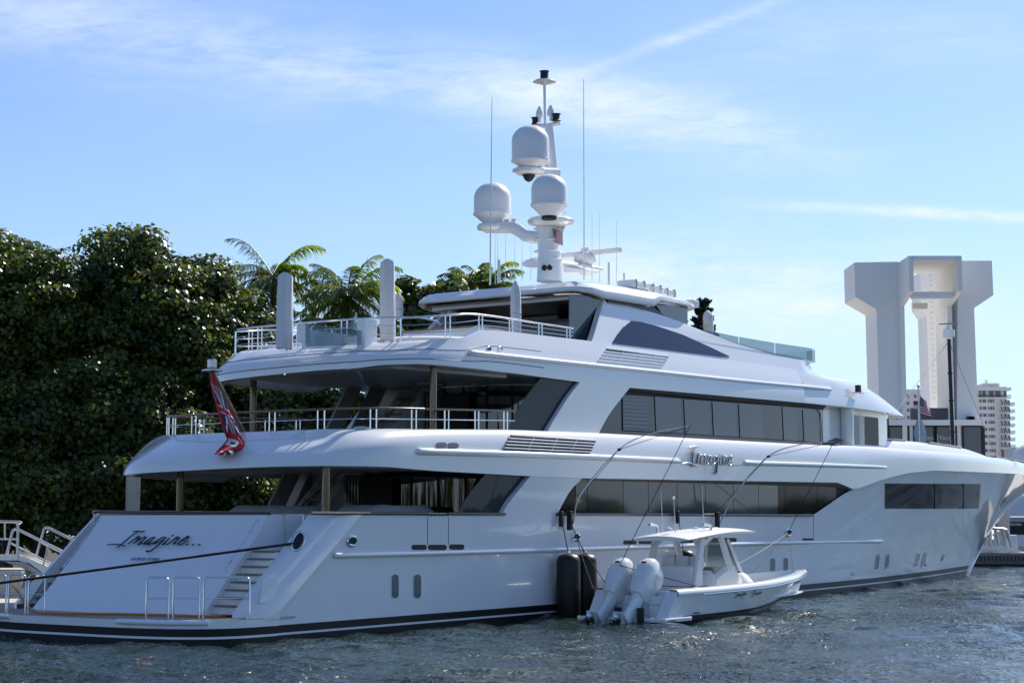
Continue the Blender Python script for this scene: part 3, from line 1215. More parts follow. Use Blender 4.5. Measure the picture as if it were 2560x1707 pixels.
def deck2_window():
    X = lambda p: side(p, 1080, -4.27)[0]
    ex = [X(p) for p in (1498, 1555, 1632, 1706, 1776, 1842, 1910, 1955, 2000, 2050)]
    zt = curve([(p[0], p[2]) for p in (side(a, b, -4.27) for a, b in ((1574, 976), (1783, 998), (2046, 1022)))])
    zb = lambda x: TOP2(x) - .1
    left = [(side(a, b, -4.27)[0], side(a, b, -4.27)[2]) for a, b in ((1494, 1090), (1522, 1037), (1549, 1001), (1560, 986))]
    gl_ = MB().prism([(x, -4.27, z) for x, z in left] + [(ex[-1], -4.27, zt(ex[-1])), (ex[-1], -4.27, zb(ex[-1]))], (0, .03, 0))
    pane = part('saloon_window', gl_, SKYGL, smooth=0)
    # blinds seen through the tinted glass, the aftmost one half turned
    for k, (xa, xb, ya, yb) in enumerate(((1557, 1621, 987, 1074), (1634, 1700, 991, 1079), (1707, 1773, 998, 1084), (1778, 1838, 1004, 1089), (1844, 1905, 1009, 1094), (1953, 1990, 1017, 1100), (2004, 2042, 1024, 1106))):
        q = [side(a, b, -4.295) for a, b in ((xa + (3 if k else 0), ya), (xb, ya + 5), (xb + (4 if k else 0), yb + 4), (xa + (7 if k else 0), yb))]
        bl = MB().add([tuple(c_) for c_ in q], [(0, 1, 2, 3)])
        b_ = build('blind', bl, SKYGL2, pane, smooth=0)
        if k == 0:
            for t in np.linspace(.06, .94, 9):
                a_ = q[0] + (q[3] - q[0]) * t; c_ = q[1] + (q[2] - q[1]) * t
                build('blind_slat', MB().tube([(a_[0], -4.30, a_[2]), (c_[0], -4.30, c_[2])], .016, 4), mat('blind_slat_glass', (.085, .115, .155), .2), pane)
    gk = [side(a, b, -4.29) for a, b in ((1556, 985), (1700, 993), (1900, 1009), (2040, 1021), (2050, 1032), (2053, 1060), (2056, 1106), (1900, 1096), (1700, 1083), (1557, 1076))]
    build('gasket', MB().tube([tuple(c_) for c_ in gk], .016, 4, closed=True), DARK, pane)
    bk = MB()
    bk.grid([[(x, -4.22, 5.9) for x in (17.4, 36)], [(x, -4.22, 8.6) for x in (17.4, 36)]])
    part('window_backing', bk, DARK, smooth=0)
    hd = MB()
    xs = np.linspace(19.5, 36.2, 12)
    hd.grid([[(x, -4.44, LOW3(x) - .004) for x in xs], [(x, -4.26, zt(x) - .03) for x in xs]])
    part('window_header', hd, DARK, smooth=0)
    # curved corner pane into the side passage
    cr = MB()
    x0 = ex[-1] + .02
    arc = [(x0 + .9 * math.sin(a), -4.27 + .62 * (1 - math.cos(a))) for a in np.linspace(0, math.pi / 2, 9)]
    arc += [(x0 + .9, -3.2)]
    cr.grid([[(x, y, zb(x)) for x, y in arc], [(x, y, zt(x0) + .1) for x, y in arc]])
    part('corner_window', cr, SKYGL2, smooth=60)
    # wheelhouse front: wall, door, dark panes
    def wl(xa, xb, y, z0, z1, nm, m, pr=None, th=.03):
        b = MB().box(((xa + xb) / 2, y, (z0 + z1) / 2), (xb - xa, th, z1 - z0))
        return part(nm, b, m, pr, smooth=0)
    path = [(37.4, -3.70), (44.4, -3.70), (45.6, -3.35), (46.6, -2.5), (47.1, -1.3), (47.3, 0)]
    full = path + [(x, -y) for x, y in path[::-1][1:]]
    wb = MB().grid([[(x, y, 5.9) for x, y in full], [(x, y, 8.4) for x, y in full]])
    wh = part('wheelhouse_wall', wb, WHITE, smooth=50)
    Xd = lambda p: side(p, 1080, -3.72)[0]
    wl(Xd(2129), Xd(2158), -3.72, 6.3, 7.95, 'side_door', mat('grey_door', (.38, .40, .41), .35, coat=.3))
    wl(Xd(2133), Xd(2147), -3.74, 6.6, 7.85, 'door_pane', SKYGL2)
    g = MB()
    arc = [(Xd(2163), -3.73), (Xd(2196), -3.73)]
    g.grid([[(x, y, 6.2) for x, y in arc], [(x, y, 7.92) for x, y in arc]])
    part('wheelhouse_window', g, KGLASS, smooth=50)
    g = MB()
    arc = [(x + .03 * (x > 45), y - .03 if y < 0 else y + .03) for x, y in full[2:-2]]
    g.grid([[(x, y, 7.05) for x, y in arc], [(x, y, 8.0) for x, y in arc]])
    part('wheelhouse_window', g, KGLASS, smooth=50)
    cl = MB().lathe((Xd(2106), -3.95, 5.9), [(.30, 0), (.30, 2.35)], 20)
    part('wheelhouse_pillar', cl, WHITE)
    # bulwark dip seen as a dark wedge
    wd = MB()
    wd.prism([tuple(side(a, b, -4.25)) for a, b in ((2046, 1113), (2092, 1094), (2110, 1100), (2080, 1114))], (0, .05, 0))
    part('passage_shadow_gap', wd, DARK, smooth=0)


deck2_window()
mb = MB()
P = [(1450, 955), (1421, 992), (1397, 1030), (1370, 1076), (1268, 1076), (1295, 1023), (1322, 982), (1353, 945)]
mb.prism([tuple(side(a, b, -4.3)) for a, b in P], (0, .015, 0))
part('wind_break', mb, WINDB, smooth=0)

# ---- deck 3 band
fw3 = [(x, -4.45) for x in np.arange(34.0, 11.5, -.8)]
st3 = super_stern(10.8, 4.95, 4.45)
path3 = fw3 + st3 + [(x, -y) for x, y in fw3[::-1]]
nm3 = normals(path3)
bw3 = [(p[0], p[2]) for p in (onW(a, b, W3) for a, b in ((1020, 848), (1149, 846), (1167, 844), (1181, 837), (1203, 825), (1217, 823), (1302, 832), (1481, 853)))]
TOP3 = curve([(5, 8.48), (6.5, 8.55)] + bw3 + [(20, 9.36), (34.2, 9.5)])


def o3(i):
    x, y = path3[i]
    aft = abs(nm3[i][0]) if x < 11 else 0
    return .30 * max(TOP3(max(x, 6)) - 8.3, 0) + .95 * aft ** 1.1


SIDE3 = [(0, 0), (.15, .0), (.33, .04), (.5, .2), (.7, .5), (.85, .75), (1, 1)]
b3 = part('deck_three_bulwark', band(path3, lambda i: LOW3(max(path3[i][0], 4)) - (.030 * (path3[i][1] + 4.45) if path3[i][0] < 13 else 0), lambda i: TOP3(max(path3[i][0], 5)), o3, SIDE3, .14, 8.3, .3, flipped(path3)), WHITE, smooth=60)
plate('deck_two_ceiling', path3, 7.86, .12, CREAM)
plate('sun_deck_floor', path3, 8.26, .05, DECKT, 1.1)
# grooves on the aft fascia
for zt_, n0, n1 in ((.22, -16, 21), (.62, -12, 21)):
    mb = MB()
    c0 = len(fw3) - 1
    ids = range(c0 - 3, c0 + 41)
    pts = []
    out3 = flipped(path3)
    for i in ids:
        (x, y), (nx, ny) = path3[i], nm3[i]
        a, b, o = LOW3(max(x, 4)) - .030 * (y + 4.45), TOP3(max(x, 5)), o3(i)
        s = float(np.interp(zt_, [p[0] for p in SIDE3], [p[1] for p in SIDE3]))
        k = o * s - .004
        pts.append((x - nx * out3 * k, y - ny * out3 * k, a + (b - a) * zt_))
    mb.tube(pts, .012, 4)
    part('fascia_groove', mb, GROOVE)

# ---- coaming with the sweeping fins, rounded in front
finpx = [(1511, 748), (1519, 757), (1572, 765), (1637, 782), (1698, 803), (1760, 828), (1783, 836), (1859, 861), (1936, 882), (2035, 899)]
ft = [(p[0], p[2]) for p in (onW(a, b, W3) for a, b in finpx)]
lt = onW(1478, 853, W3)
FT = curve([(lt[0] - .02, lt[2] - .1)] + ft + [(45, ft[-1][1])])
fx0 = lt[0]
front = [(35.2, -4.12), (36.2, -4.02), (37.1, -3.75), (37.8, -3.3), (38.3, -2.6), (38.6, -1.6), (38.7, 0)]
pc = [(x, -4.15) for x in cols(fx0, 35.0, .45, [p[0] for p in ft])] + front
pcf = pc + [(x, -y) for x, y in pc[::-1][1:]]


def czlo(i): return 9.28
def czhi(i): return max(FT(pcf[i][0]), 9.29)
def cot(i):
    x = pcf[i][0]
    return (czhi(i) - 9.28) * (.30 if x < 35 else .30 + .5 * min(1, (x - 35) / 2.5))


part('coaming', band(pcf, czlo, czhi, cot, [(0, 0), (.25, .25), (.5, .5), (.75, .75), (.96, .96), (1, 1.02)], .22, 9.2, 0, flipped(pcf)), WHITE, smooth=50)

# navy fin window and louvre, laid on the leaning surface
mb = MB()
P = [(1578, 802), (1600, 804), (1637, 813), (1706, 836), (1775, 867), (1825, 891), (1806, 891), (1668, 874), (1532, 857), (1545, 836), (1561, 816)]
mb.add([tuple(onW(a, b, W3, .03)) for a, b in P], [tuple(range(len(P)))])
mb.prism([tuple(onW(a, b, W3, .03)) for a, b in P], (0, .05, .0))
part('fin_window', mb, NAVY, smooth=0)


def WROLL(x, z):
    a, b = LOW2(x), TOP2(x)
    t = min(max((z - a) / (b - a), 0), 1)
    s = 0 if t < .55 else 1 - math.sqrt(max(0, 1 - ((t - .55) / .45) ** 2))
    return 4.8 - .36 * s + .02


def louvre(corners, Wf, nsl, name):
    c = [np.array(k, float) for k in corners]      # tl, tr, br, bl in the picture of the side
    def at(u, v, off):
        k = (c[0] * (1 - u) + c[1] * u) * (1 - v) + (c[3] * (1 - u) + c[2] * u) * v
        P = onW(k[0], k[1], Wf, off)
        return (P[0], P[1], P[2])
    bk = MB().grid([[at(u, v, .012) for u in np.linspace(0, 1, 9)] for v in np.linspace(0, 1, 9)])
    o = part(name, bk, mat('louvre_gap_shade', (.008, .009, .012), .6), smooth=0)  # near-black plate paints in the shade between the slats
    for i in range(nsl):
        v = i / (nsl - 1)
        s = MB().tube([at(u, v, .035) for u in np.linspace(0, 1, 7)], .026, 8)
        build('louvre_slat', s, WHITE, o)
    for f in (.28, .55, .78):
        s = MB().tube([at(f, v, .02) for v in np.linspace(0, 1, 6)], .016, 6)
        build('louvre_bar', s, WHITE, o)


louvre([(1517, 871), (1672, 891), (1649, 925), (1490, 909)], W3, 6, 'air_louvre')
louvre([(1276, 1087), (1491, 1101), (1474, 1137), (1258, 1127)], WROLL, 6, 'air_louvre')


def rub(name, pts, Wf, r, m=WHITE):
    mb = MB()
    q = [onW(a, b, Wf, r * .35) for a, b in pts]
    q = smooth_pts([tuple(p) for p in q], 8)
    d0 = np.array(q[0]) - np.array(q[1]); d0 /= np.linalg.norm(d0)
    d1 = np.array(q[-1]) - np.array(q[-2]); d1 /= np.linalg.norm(d1)
    pts2 = [tuple(np.array(q[0]) + d0 * r * .9), tuple(np.array(q[0]) + d0 * r * .6)] + list(q) + [tuple(np.array(q[-1]) + d1 * r * .6), tuple(np.array(q[-1]) + d1 * r * .9)]
    rr = [r * .3, r * .75] + [r] * len(q) + [r * .75, r * .3]
    mb.tube(pts2, rr, 12)
    return part(name, mb, m, smooth=70)


rub('rub_strip', [(1176, 881), (1400, 905), (1650, 931), (1850, 952), (2076, 973)], W3, .085)
rub('rub_strip', [(1047, 1128), (1350, 1137), (1695, 1152)], W, .105)
rub('rub_strip', [(1863, 1157), (2040, 1162), (2213, 1168)], W, .10)
rub('rub_strip', [(838, 1388), (1200, 1379), (1600, 1367), (1900, 1358), (2203, 1352)], W, .085, HULLW)
# narrow chrome under the lower strip
mb = MB()
mb.tube([(p[0], p[1], p[2]) for p in (onW(a, b, W, .05) for a, b in ((842, 1393), (1200, 1384), (1600, 1371), (1900, 1362), (2200, 1356)))], .02, 6)
part('strip_chrome', mb, STEEL)


# ---- openings in the sides: ports, freeing slots, hawse fittings
def slot(name, x0, y0, x1, y1, m, Wf=W, slant=0, rim=None, off=.006, round_=.5):
    w_, h_ = x1 - x0, y1 - y0
    r = min(w_, h_) * round_
    pts = []
    for cx_, cy_, a0 in ((x1 - r, y0 + r, -90), (x1 - r, y1 - r, 0), (x0 + r, y1 - r, 90), (x0 + r, y0 + r, 180)):
        for k in range(5):
            a = R(a0 + 90 * k / 4)
            qx, qy = cx_ + r * math.cos(a), cy_ + r * math.sin(a)
            qx += slant * (y1 - qy) / max(h_, 1)
            pts.append((qx, qy))
    P = [tuple(onW(a, b, Wf, off)) for a, b in pts]
    mb = MB().prism(P, (0, .03, 0))
    o = part(name, mb, m, smooth=0)
    if rim:
        rb = MB().tube(P, rim, 6, closed=True)
        build(name + '_rim', rb, STEEL if rim > .02 else HULLW, o)
    return o


PORT = mat('port_glass', (.08, .10, .12), .08, coat=.8)
for x0, y0, x1, y1, sl in ((978, 1434, 997, 1496, 0), (1033, 1434, 1053, 1496, 0), (1925, 1394, 1938, 1428, 0), (1958, 1393, 1970, 1426, 0),
                           (2186, 1383, 2195, 1424, 4), (2211, 1382, 2220, 1423, 4), (2285, 1380, 2292, 1418, 9), (2302, 1379, 2309, 1417, 9), (2353, 1385, 2357, 1402, 5)):
    slot('side_port', x0, y0, x1, y1, PORT, slant=sl, rim=.016)
for x0, x1, y0, y1 in ((1029, 1067, 1361, 1374), (1070, 1117, 1361, 1374), (1123, 1161, 1360, 1373), (1558, 1592, 1350, 1360), (1596, 1630, 1350, 1359), (1700, 1735, 1347, 1356), (1780, 1842, 1344, 1355), (2006, 2033, 1345, 1350), (2006, 2033, 1283, 1287)):
    slot('freeing_slot', x0, y0, x1, y1, DARK, round_=.45)
for x0, x1, y0, y1 in ((1092, 1117, 1105, 1120), (1121, 1147, 1106, 1121)):
    slot('side_vent', x0, y0, x1, y1, mat('vent_shade', (.17, .18, .20), .5), Wf=WROLL, round_=.5, off=.03)
slot('side_vent', 1987, 947, 2016, 958, mat('vent_beige', (.42, .40, .37), .5), Wf=W3, round_=.4)
for x0, x1 in ((1217, 1228), (1245, 1256)):
    slot('roller_fairlead', x0, 867, x1, 879, DARK, Wf=W3, rim=.022, off=.01)
for x0, y0, x1, y1 in ((868, 1341, 892, 1364), (1431, 1333, 1450, 1350), (1963, 1323, 1978, 1339)):
    slot('hawse_pipe', x0, y0, x1, y1, DARK, rim=.045, off=.02)
for px_, py_ in ((2133, 1434), (2315, 1412)):
    c = onW(px_, py_, W, .02)
    part('drain_outlet', MB().lathe(tuple(c), [(.06, -.05), (.06, .03), (.035, .03)], 12, axis='y'), STEEL)

# forward hull window with its reveal
def patch(x0, x1, y0, y1, x1b, off, n=14, m=5):
    rows = []
    for j in range(m + 1):
        t = j / m
        rows.append([tuple(onW(x0 + (x1 + (x1b - x1) * t - x0) * i / n, y0 + (y1 - y0) * t + .008 * (1 - t) * (i / n) * 250 * .8, W, off)) for i in range(n + 1)])
    return MB().grid(rows)


o = part('bow_window', patch(2211, 2463, 1206, 1273, 2455, .010), WHITE, smooth=60)
build('pane', patch(2213, 2452, 1208, 1271, 2447, .022), KGLASS, o, smooth=60)
for px_ in (2336, 2408):
    a = onW(px_, 1209, W, .027); b = onW(px_, 1271, W, .027)
    build('mullion', MB().tube([tuple(a), tuple(b)], .03, 4), DARK, o)

# ---- wheelhouse brow: pointed overhang sweeping forward
def brow():
    E = [(34, -4.45), (37, -4.44), (40, -4.40), (43, -4.28), (45.5, -4.0), (47.3, -3.45), (48.5, -2.7), (49.3, -1.6), (49.6, 0)]
    T = [(34, -4.12), (35.6, -4.10), (36.8, -4.02), (37.8, -3.75), (38.7, -3.3), (39.4, -2.7), (39.9, -2.0), (40.2, -1.1), (40.4, 0)]
    E = smooth_pts(E, 4); T = smooth_pts(T, 4)
    rows = []
    for (ex, ey), (tx, ty) in zip(E, T):
        ze = LOW3(ex)
        zt_ = 9.42 + .0 * tx
        k = min(1, max(0, (ex - 34) / 9))
        row = [(ex - (.4 if ex > 44 else .05), ey * .93, ze - .02), (ex, ey, ze), (ex, ey, ze + .06)]
        for t in (.15, .3, .45, .6, .75, .9, 1.0):
            bulge = (.30 + .20 * k) * math.sin(math.pi * t)
            row.append((ex + (tx - ex) * t, ey + (ty - ey) * t, ze + .06 + (zt_ - ze - .06) * t + bulge * (.25 + .75 * k)))
        rows.append(row)
    full = rows + [[(x, -y, z) for x, y, z in r] for r in rows[::-1][1:]]
    part('wheelhouse_brow', MB().grid(full), WHITE, smooth=60)
    s = MB().prism([(x - .4, y * .93, LOW3(x) - .015) for x, y in E] + [(x - .4, -y * .93, LOW3(x) - .015) for x, y in E[::-1][1:]], (0, 0, .05))
    part('brow_soffit', s, WHITE, smooth=0)
    # running light on a bracket
    c = onW(2137, 983, lambda x, z: 4.35)
    b = MB().box((c[0], c[1] - .15, c[2]), (.75, .3, .05))
    o = part('running_light', b, WHITE, smooth=0)
    build('lamp', MB().box((c[0] + .1, c[1] - .12, c[2] + .2), (.22, .2, .34)), DARK, o, smooth=0)


brow()


# ---- foredeck trunk, its rails and the foremast
def foredeck():
    out = [(2090, 1101), (2117, 1095), (2263, 1102), (2321, 1108), (2403, 1120), (2440, 1131), (2470, 1142)]
    ob = [tuple(side(a, b, -3.4 + .8 * max(0, (a - 2330) / 140))) for a, b in out]
    ob = smooth_pts(ob, 5)
    rows = []
    for x, y, z in ob:
        rows.append([(x, y * 1.16, 6.0), (x, y * 1.13, 6.0 + (z - 6.0) * .45), (x, y * 1.07, 6.0 + (z - 6.0) * .82), (x, y, z), (x, y * .6, z + .06), (x, 0, z + .08), (x, -y * .6, z + .06), (x, -y, z), (x, -y * 1.07, 6 + (z - 6) * .82), (x, -y * 1.16, 6.0)])
    part('foredeck_trunk', MB().grid(rows), WHITE, smooth=60)
    for seg in (((2092, 1101), (2117, 1094), (2180, 1095), (2263, 1102)), ((2322, 1107), (2365, 1113), (2403, 1119)), ((2490, 1143), (2530, 1150), (2575, 1160), (2620, 1172))):
        Yf = (lambda a: -3.4 + .8 * max(0, (a - 2330) / 140)) if seg[0][0] < 2450 else (lambda a: -2.5)
        q = [tuple(side(a, b, Yf(a)) + np.array([0, 0, .02])) for a, b in seg]
        mb = MB().tube(smooth_pts(q, 6), .045, 8)
        part('deck_handrail', mb, TEAK)
    x = 62.8
    b = atx(2383, 1113, x); t = atx(2372, 848, x)
    mb = MB().tube([(x, b[1], 6.3), (x, t[1], t[2])], [.12, .10], 10)
    for f in (.25, .5, .72):
        z = 6.3 + (t[2] - 6.3) * f
        mb.lathe((x, b[1] + (t[1] - b[1]) * f, z), [(.14, 0), (.14, .1)], 10)
    fm = part('foremast', mb, RUBBER)
    lt_ = MB().lathe((x, t[1], t[2]), [(.12, 0), (.16, .05), (.16, .12), (.33, .14), (.33, .55), (.18, .58), (.18, .72), (.1, .74), (.1, .85)], 16)
    build('mast_lantern', lt_, WHITE, fm)
    build('scanner', MB().box((x, t[1], t[2] + .9), (.1, 1.1, .06)), SHADE, fm, smooth=0)
    for px_, py_ in ((2205, 1075), (2492, 1145)):
        e = atx(px_, py_, x + (2 if px_ > 2400 else -14))
        build('mast_stay', MB().tube([(x, t[1], t[2] - .1), tuple(e)], .018, 5), ROPEG, fm)


foredeck()


# ---- columns, saloon fronts and stairs of the two covered aft decks
def column(px_, ytop, z0, z1, y):
    P = side(px_, ytop, y)
    mb = MB().lathe((P[0], y, z0), [(.115, 0), (.115, z1 - z0)], 18)
    o = part('deck_column', mb, GOLD)
    build('column_foot', MB().lathe((P[0], y, z0), [(.26, 0), (.26, .05), (.14, .07)], 18), WHITE, o)


column(815, 1200, 3.36, 4.82, -3.75)
column(451, 1200, 2.2, 4.82, 3.3)
column(633, 1000, 5.27, 7.88, 3.8)
column(1083, 1000, 5.27, 7.88, -3.8)


def aft_lounge(z0, z1, xb, poff):
    # curved glass front of the saloon, walls, slatted screen, stairs to the deck above
    gl = []
    for t in np.linspace(0, 1, 15):
        a = t * math.pi / 2
        gl.append((xb + 3.6 * (1 - math.cos(a)), .3 - 4.3 * math.sin(a)))
    gl = [(xb, 1.2)] + gl + [(xb + 8, -4.05)]
    mb = MB().grid([[(x, y, z0) for x, y in gl], [(x, y, z1) for x, y in gl]])
    o = part('saloon_front', mb, DARKGL, smooth=60)
    for i in range(1, len(gl) - 1, 2):
        x, y = gl[i]
        build('mullion', MB().box((x - .02, y - .02, (z0 + z1) / 2), (.05, .05, z1 - z0)), DARK, o, smooth=0)
    cur = MB()
    pts = []
    for k in range(34):
        pts.append((xb - .35 + .06 * (k % 2), 1.0 - k * .035))
    cur.grid([[(x, y, z0 + .1) for x, y in pts], [(x, y, z1 - .25) for x, y in pts]])
    build('curtain', cur, mat('dark_curtain', (.07, .065, .06), .8), o, smooth=0)
    wl = MB().box((xb - .1, 2.9, (z0 + z1) / 2), (.2, 3.4, z1 - z0))
    part('saloon_wall', wl, SALON, smooth=0)
    for k in range(5):
        s = MB().box((xb - .28, 1.25 + k * .13, (z0 + z1) / 2 - .05), (.09, .07, z1 - z0 - .15))
        part('screen_slat', s, WOODC, smooth=0)
    # flight of stairs against the port side
    h = z1 - z0
    n = 9
    x0, x1 = xb - 3.0, xb + .0
    for s in (1.95, 2.9):
        st = MB().prism([(x0 - .1, s, z0), (x0 + .3, s, z0), (x1 + .3, s, z1), (x1 - .1, s, z1)], (0, .05, 0))
        so_ = part('stair_string', st, WHITE, smooth=0)
    for k in range(n):
        t = (k + .7) / n
        tr = MB().box((x0 + .1 + (x1 - x0) * t, 2.45, z0 + h * t), (.32, .95, .045))
        part('stair_tread', tr, TREAD, smooth=0)
    hr = MB().tube(smooth_pts([(x0 - .35, 1.9, z0 + .1), (x0 - .35, 1.9, z0 + .8), (x0 - .1, 1.9, z0 + 1.0), (x1 - .4, 1.9, z1)], 6), .028, 8)
    part('stair_handrail', hr, STEEL)
    # port wing wall with its pale slanted edge
    for k, (yy, m_, dx) in enumerate(((3.75, SALON, 0), (3.35, SHADE, .9))):
        pw = MB().prism([(xb + poff + dx, yy, z0), (xb + poff + .8 + dx, yy, z0), (xb + poff + 2.6 + dx, yy, z1), (xb + poff + 1.8 + dx, yy, z1)], (0, .12, 0))
        part('slanted_partition', pw, m_, smooth=0)
    # ceiling fittings
    for k in range(7):
        x = xb - 2.2 - (k % 4) * 1.6; y = -2.6 + (k // 4) * 2.6
        part('downlight', MB().lathe((x, y, z1 - .03), [(.11, 0), (.13, .025)], 14), STEEL)
    part('ceiling_panel', MB().box((xb - 3.4, .2, z1 - .05), (3.4, .5, .06)), WHITE, smooth=0)


aft_lounge(2.2, 4.79, 11.7, -2.9)
aft_lounge(5.28, 7.85, 16.0, -4.0)
# step in the aft ceiling
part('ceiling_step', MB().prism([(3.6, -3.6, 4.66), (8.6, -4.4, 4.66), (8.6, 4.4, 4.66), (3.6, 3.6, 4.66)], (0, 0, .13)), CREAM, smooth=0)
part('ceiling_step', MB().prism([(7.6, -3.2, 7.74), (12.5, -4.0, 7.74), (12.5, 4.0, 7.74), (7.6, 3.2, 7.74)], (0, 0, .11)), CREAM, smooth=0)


# ---- railings
def railing(path, ztop, heights, posts, foot, top_m, rt=.035, group='deck_railing'):
    """path: list of (x,y); ztop(i): height of the top rail; posts: list of path indices that carry a pair of stanchions"""
    n = len(path)
    top = [(x, y, ztop(i)) for i, (x, y) in enumerate(path)]
    o = part(group, MB().tube(top, rt, 8), top_m, smooth=60)
    for h in heights:
        mid = [(x, y, foot(i) + (ztop(i) - foot(i)) * h) for i, (x, y) in enumerate(path)]
        build('mid_rail', MB().tube(mid, .016, 6), STEEL, o)
    # cumulative length, pairs of posts at even spacing
    L = [0]
    for a, b in zip(path[:-1], path[1:]):
        L.append(L[-1] + math.hypot(b[0] - a[0], b[1] - a[1]))
    for s in posts(L[-1]):
        for d in (-.10, .10):
            q = min(max(s + d, 0), L[-1])
            i = min(int(np.searchsorted(L, q, 'right')) - 1, n - 2)
            t = (q - L[i]) / max(L[i + 1] - L[i], 1e-6)
            x = path[i][0] + (path[i + 1][0] - path[i][0]) * t
            y = path[i][1] + (path[i + 1][1] - path[i][1]) * t
            z1 = ztop(i) + (ztop(i + 1) - ztop(i)) * t
            z0 = foot(i)
            build('stanchion', MB().tube([(x, y, z0), (x, y, z1)], .022, 8), STEEL, o)
    return o


i0 = next(i for i, p in enumerate(path2) if p[0] < 12.9)
i1 = len(path2) - 1 - i0
sub2 = list(range(i0, i1 + 1))
out2 = flipped(path2)
rp = []
for i in sub2:
    (x, y), (nx, ny) = path2[i], nm2[i]
    k = o2(i) + .06
    rp.append((x - nx * out2 * k, y - ny * out2 * k))
z_r2 = lambda i: 6.30 + (.12 if False else 0)
railing(rp, lambda i: TOP2(max(rp[i][0], 3)) + .60 - .10 * min(1, max(0, (6 - rp[i][0]) / 3)), [.52], lambda L: [.5 + k * (L - 1.0) / 14 for k in range(15)], lambda i: TOP2(max(rp[i][0], 1.5)) - .05, TEAK)
rr_ = [i for i in range(len(path3)) if path3[i][0] < 17.2]
out3 = flipped(path3)
rp3 = []
for i in rr_:
    (x, y), (nx, ny) = path3[i], nm3[i]
    k = o3(i) + .08
    rp3.append((x - nx * out3 * k, y - ny * out3 * k))
z3 = curve([(5, 9.18), (8, 9.30), (10.4, 9.62), (12, 9.66), (14, 9.66), (17.3, 9.70)])
railing(rp3, lambda i: z3(rp3[i][0]), [.36, .68], lambda L: [.3 + k * (L - .6) / 14 for k in range(15)], lambda i: TOP3(max(rp3[i][0], 5)) - .05, STEEL, .032)

# ---- sun-deck furniture built in: bar, glass screens, spa surround
def sun_deck():
    wl = MB().box((11.6, -1.5, 8.85), (.12, 2.6, 1.0))
    part('bar_counter', MB().box((14.3, -1.2, 8.95), (3.0, 3.4, 1.1)), WHITE, smooth=0)
    part('bar_top', MB().box((14.3, -1.2, 9.53), (3.2, 3.6, .05)), TEAK, smooth=0)
    part('spa_surround', MB().lathe((12.9, -.6, 8.3), [(2.5, 0), (2.5, .72), (2.35, .80), (1.8, .80), (1.75, .6)], 36), PLASTW)
    g = MB().prism([tuple(side(a, b, -2.8)) for a, b in ((766, 808), (906, 826), (906, 862), (766, 866))], (0, .03, 0))
    part('spa_screen', g, GLAZE, smooth=0)
    g = MB().prism([tuple(side(a, b, -1.8)) for a, b in ((858, 806), (905, 804), (905, 826), (858, 818))], (0, .03, 0))
    part('spa_screen', g, GLAZE, smooth=0)
    part('spa_panel', MB().prism([tuple(side(a, b, -1.75)) for a, b in ((762, 822), (912, 842), (912, 868), (762, 872))], (0, .1, 0)), WHITE, smooth=0)
    for px_, w_ in ((918, 30), (758, 12)):
        a = side(px_ - w_ / 2, 797 if w_ > 20 else 812, -2.6); b = side(px_ + w_ / 2, 866, -2.6)
        m = MB().box(((a[0] + b[0]) / 2, -2.6, (a[2] + 8.28) / 2), (abs(b[0] - a[0]), .3, a[2] - 8.28))
        part('spa_pillar', m, WHITE, smooth=0)
    part('sun_pad', MB().box((9.0, 1.6, 8.55), (2.0, 2.4, .5)), PLASTW, smooth=0, bevel=.08)
    part('deck_box', MB().box((8.3, 2.7, 8.5), (.8, .9, .36)), TEAK, smooth=0)
    hr = MB()
    hr.tube([tuple(side(a, b, -1.5)) for a, b in ((1040, 792), (1092, 802), (1100, 812))], .03, 8)
    part('spa_handrail', hr, STEEL)
    # searchlight on the aft fascia
    c = side(775, 872, -2.0)
    c = atx(775, 868, 7.0)
    o = part('stern_light', MB().lathe(tuple(c), [(.05, -.16), (.10, -.14), (.10, .0), (.15, .0), (.15, .22), (.10, .26)], 14), DARK)
    build('light_bracket', MB().box((c[0] + .1, c[1], c[2] - .3), (.3, .14, .34)), WHITE, o, smooth=0)


sun_deck()


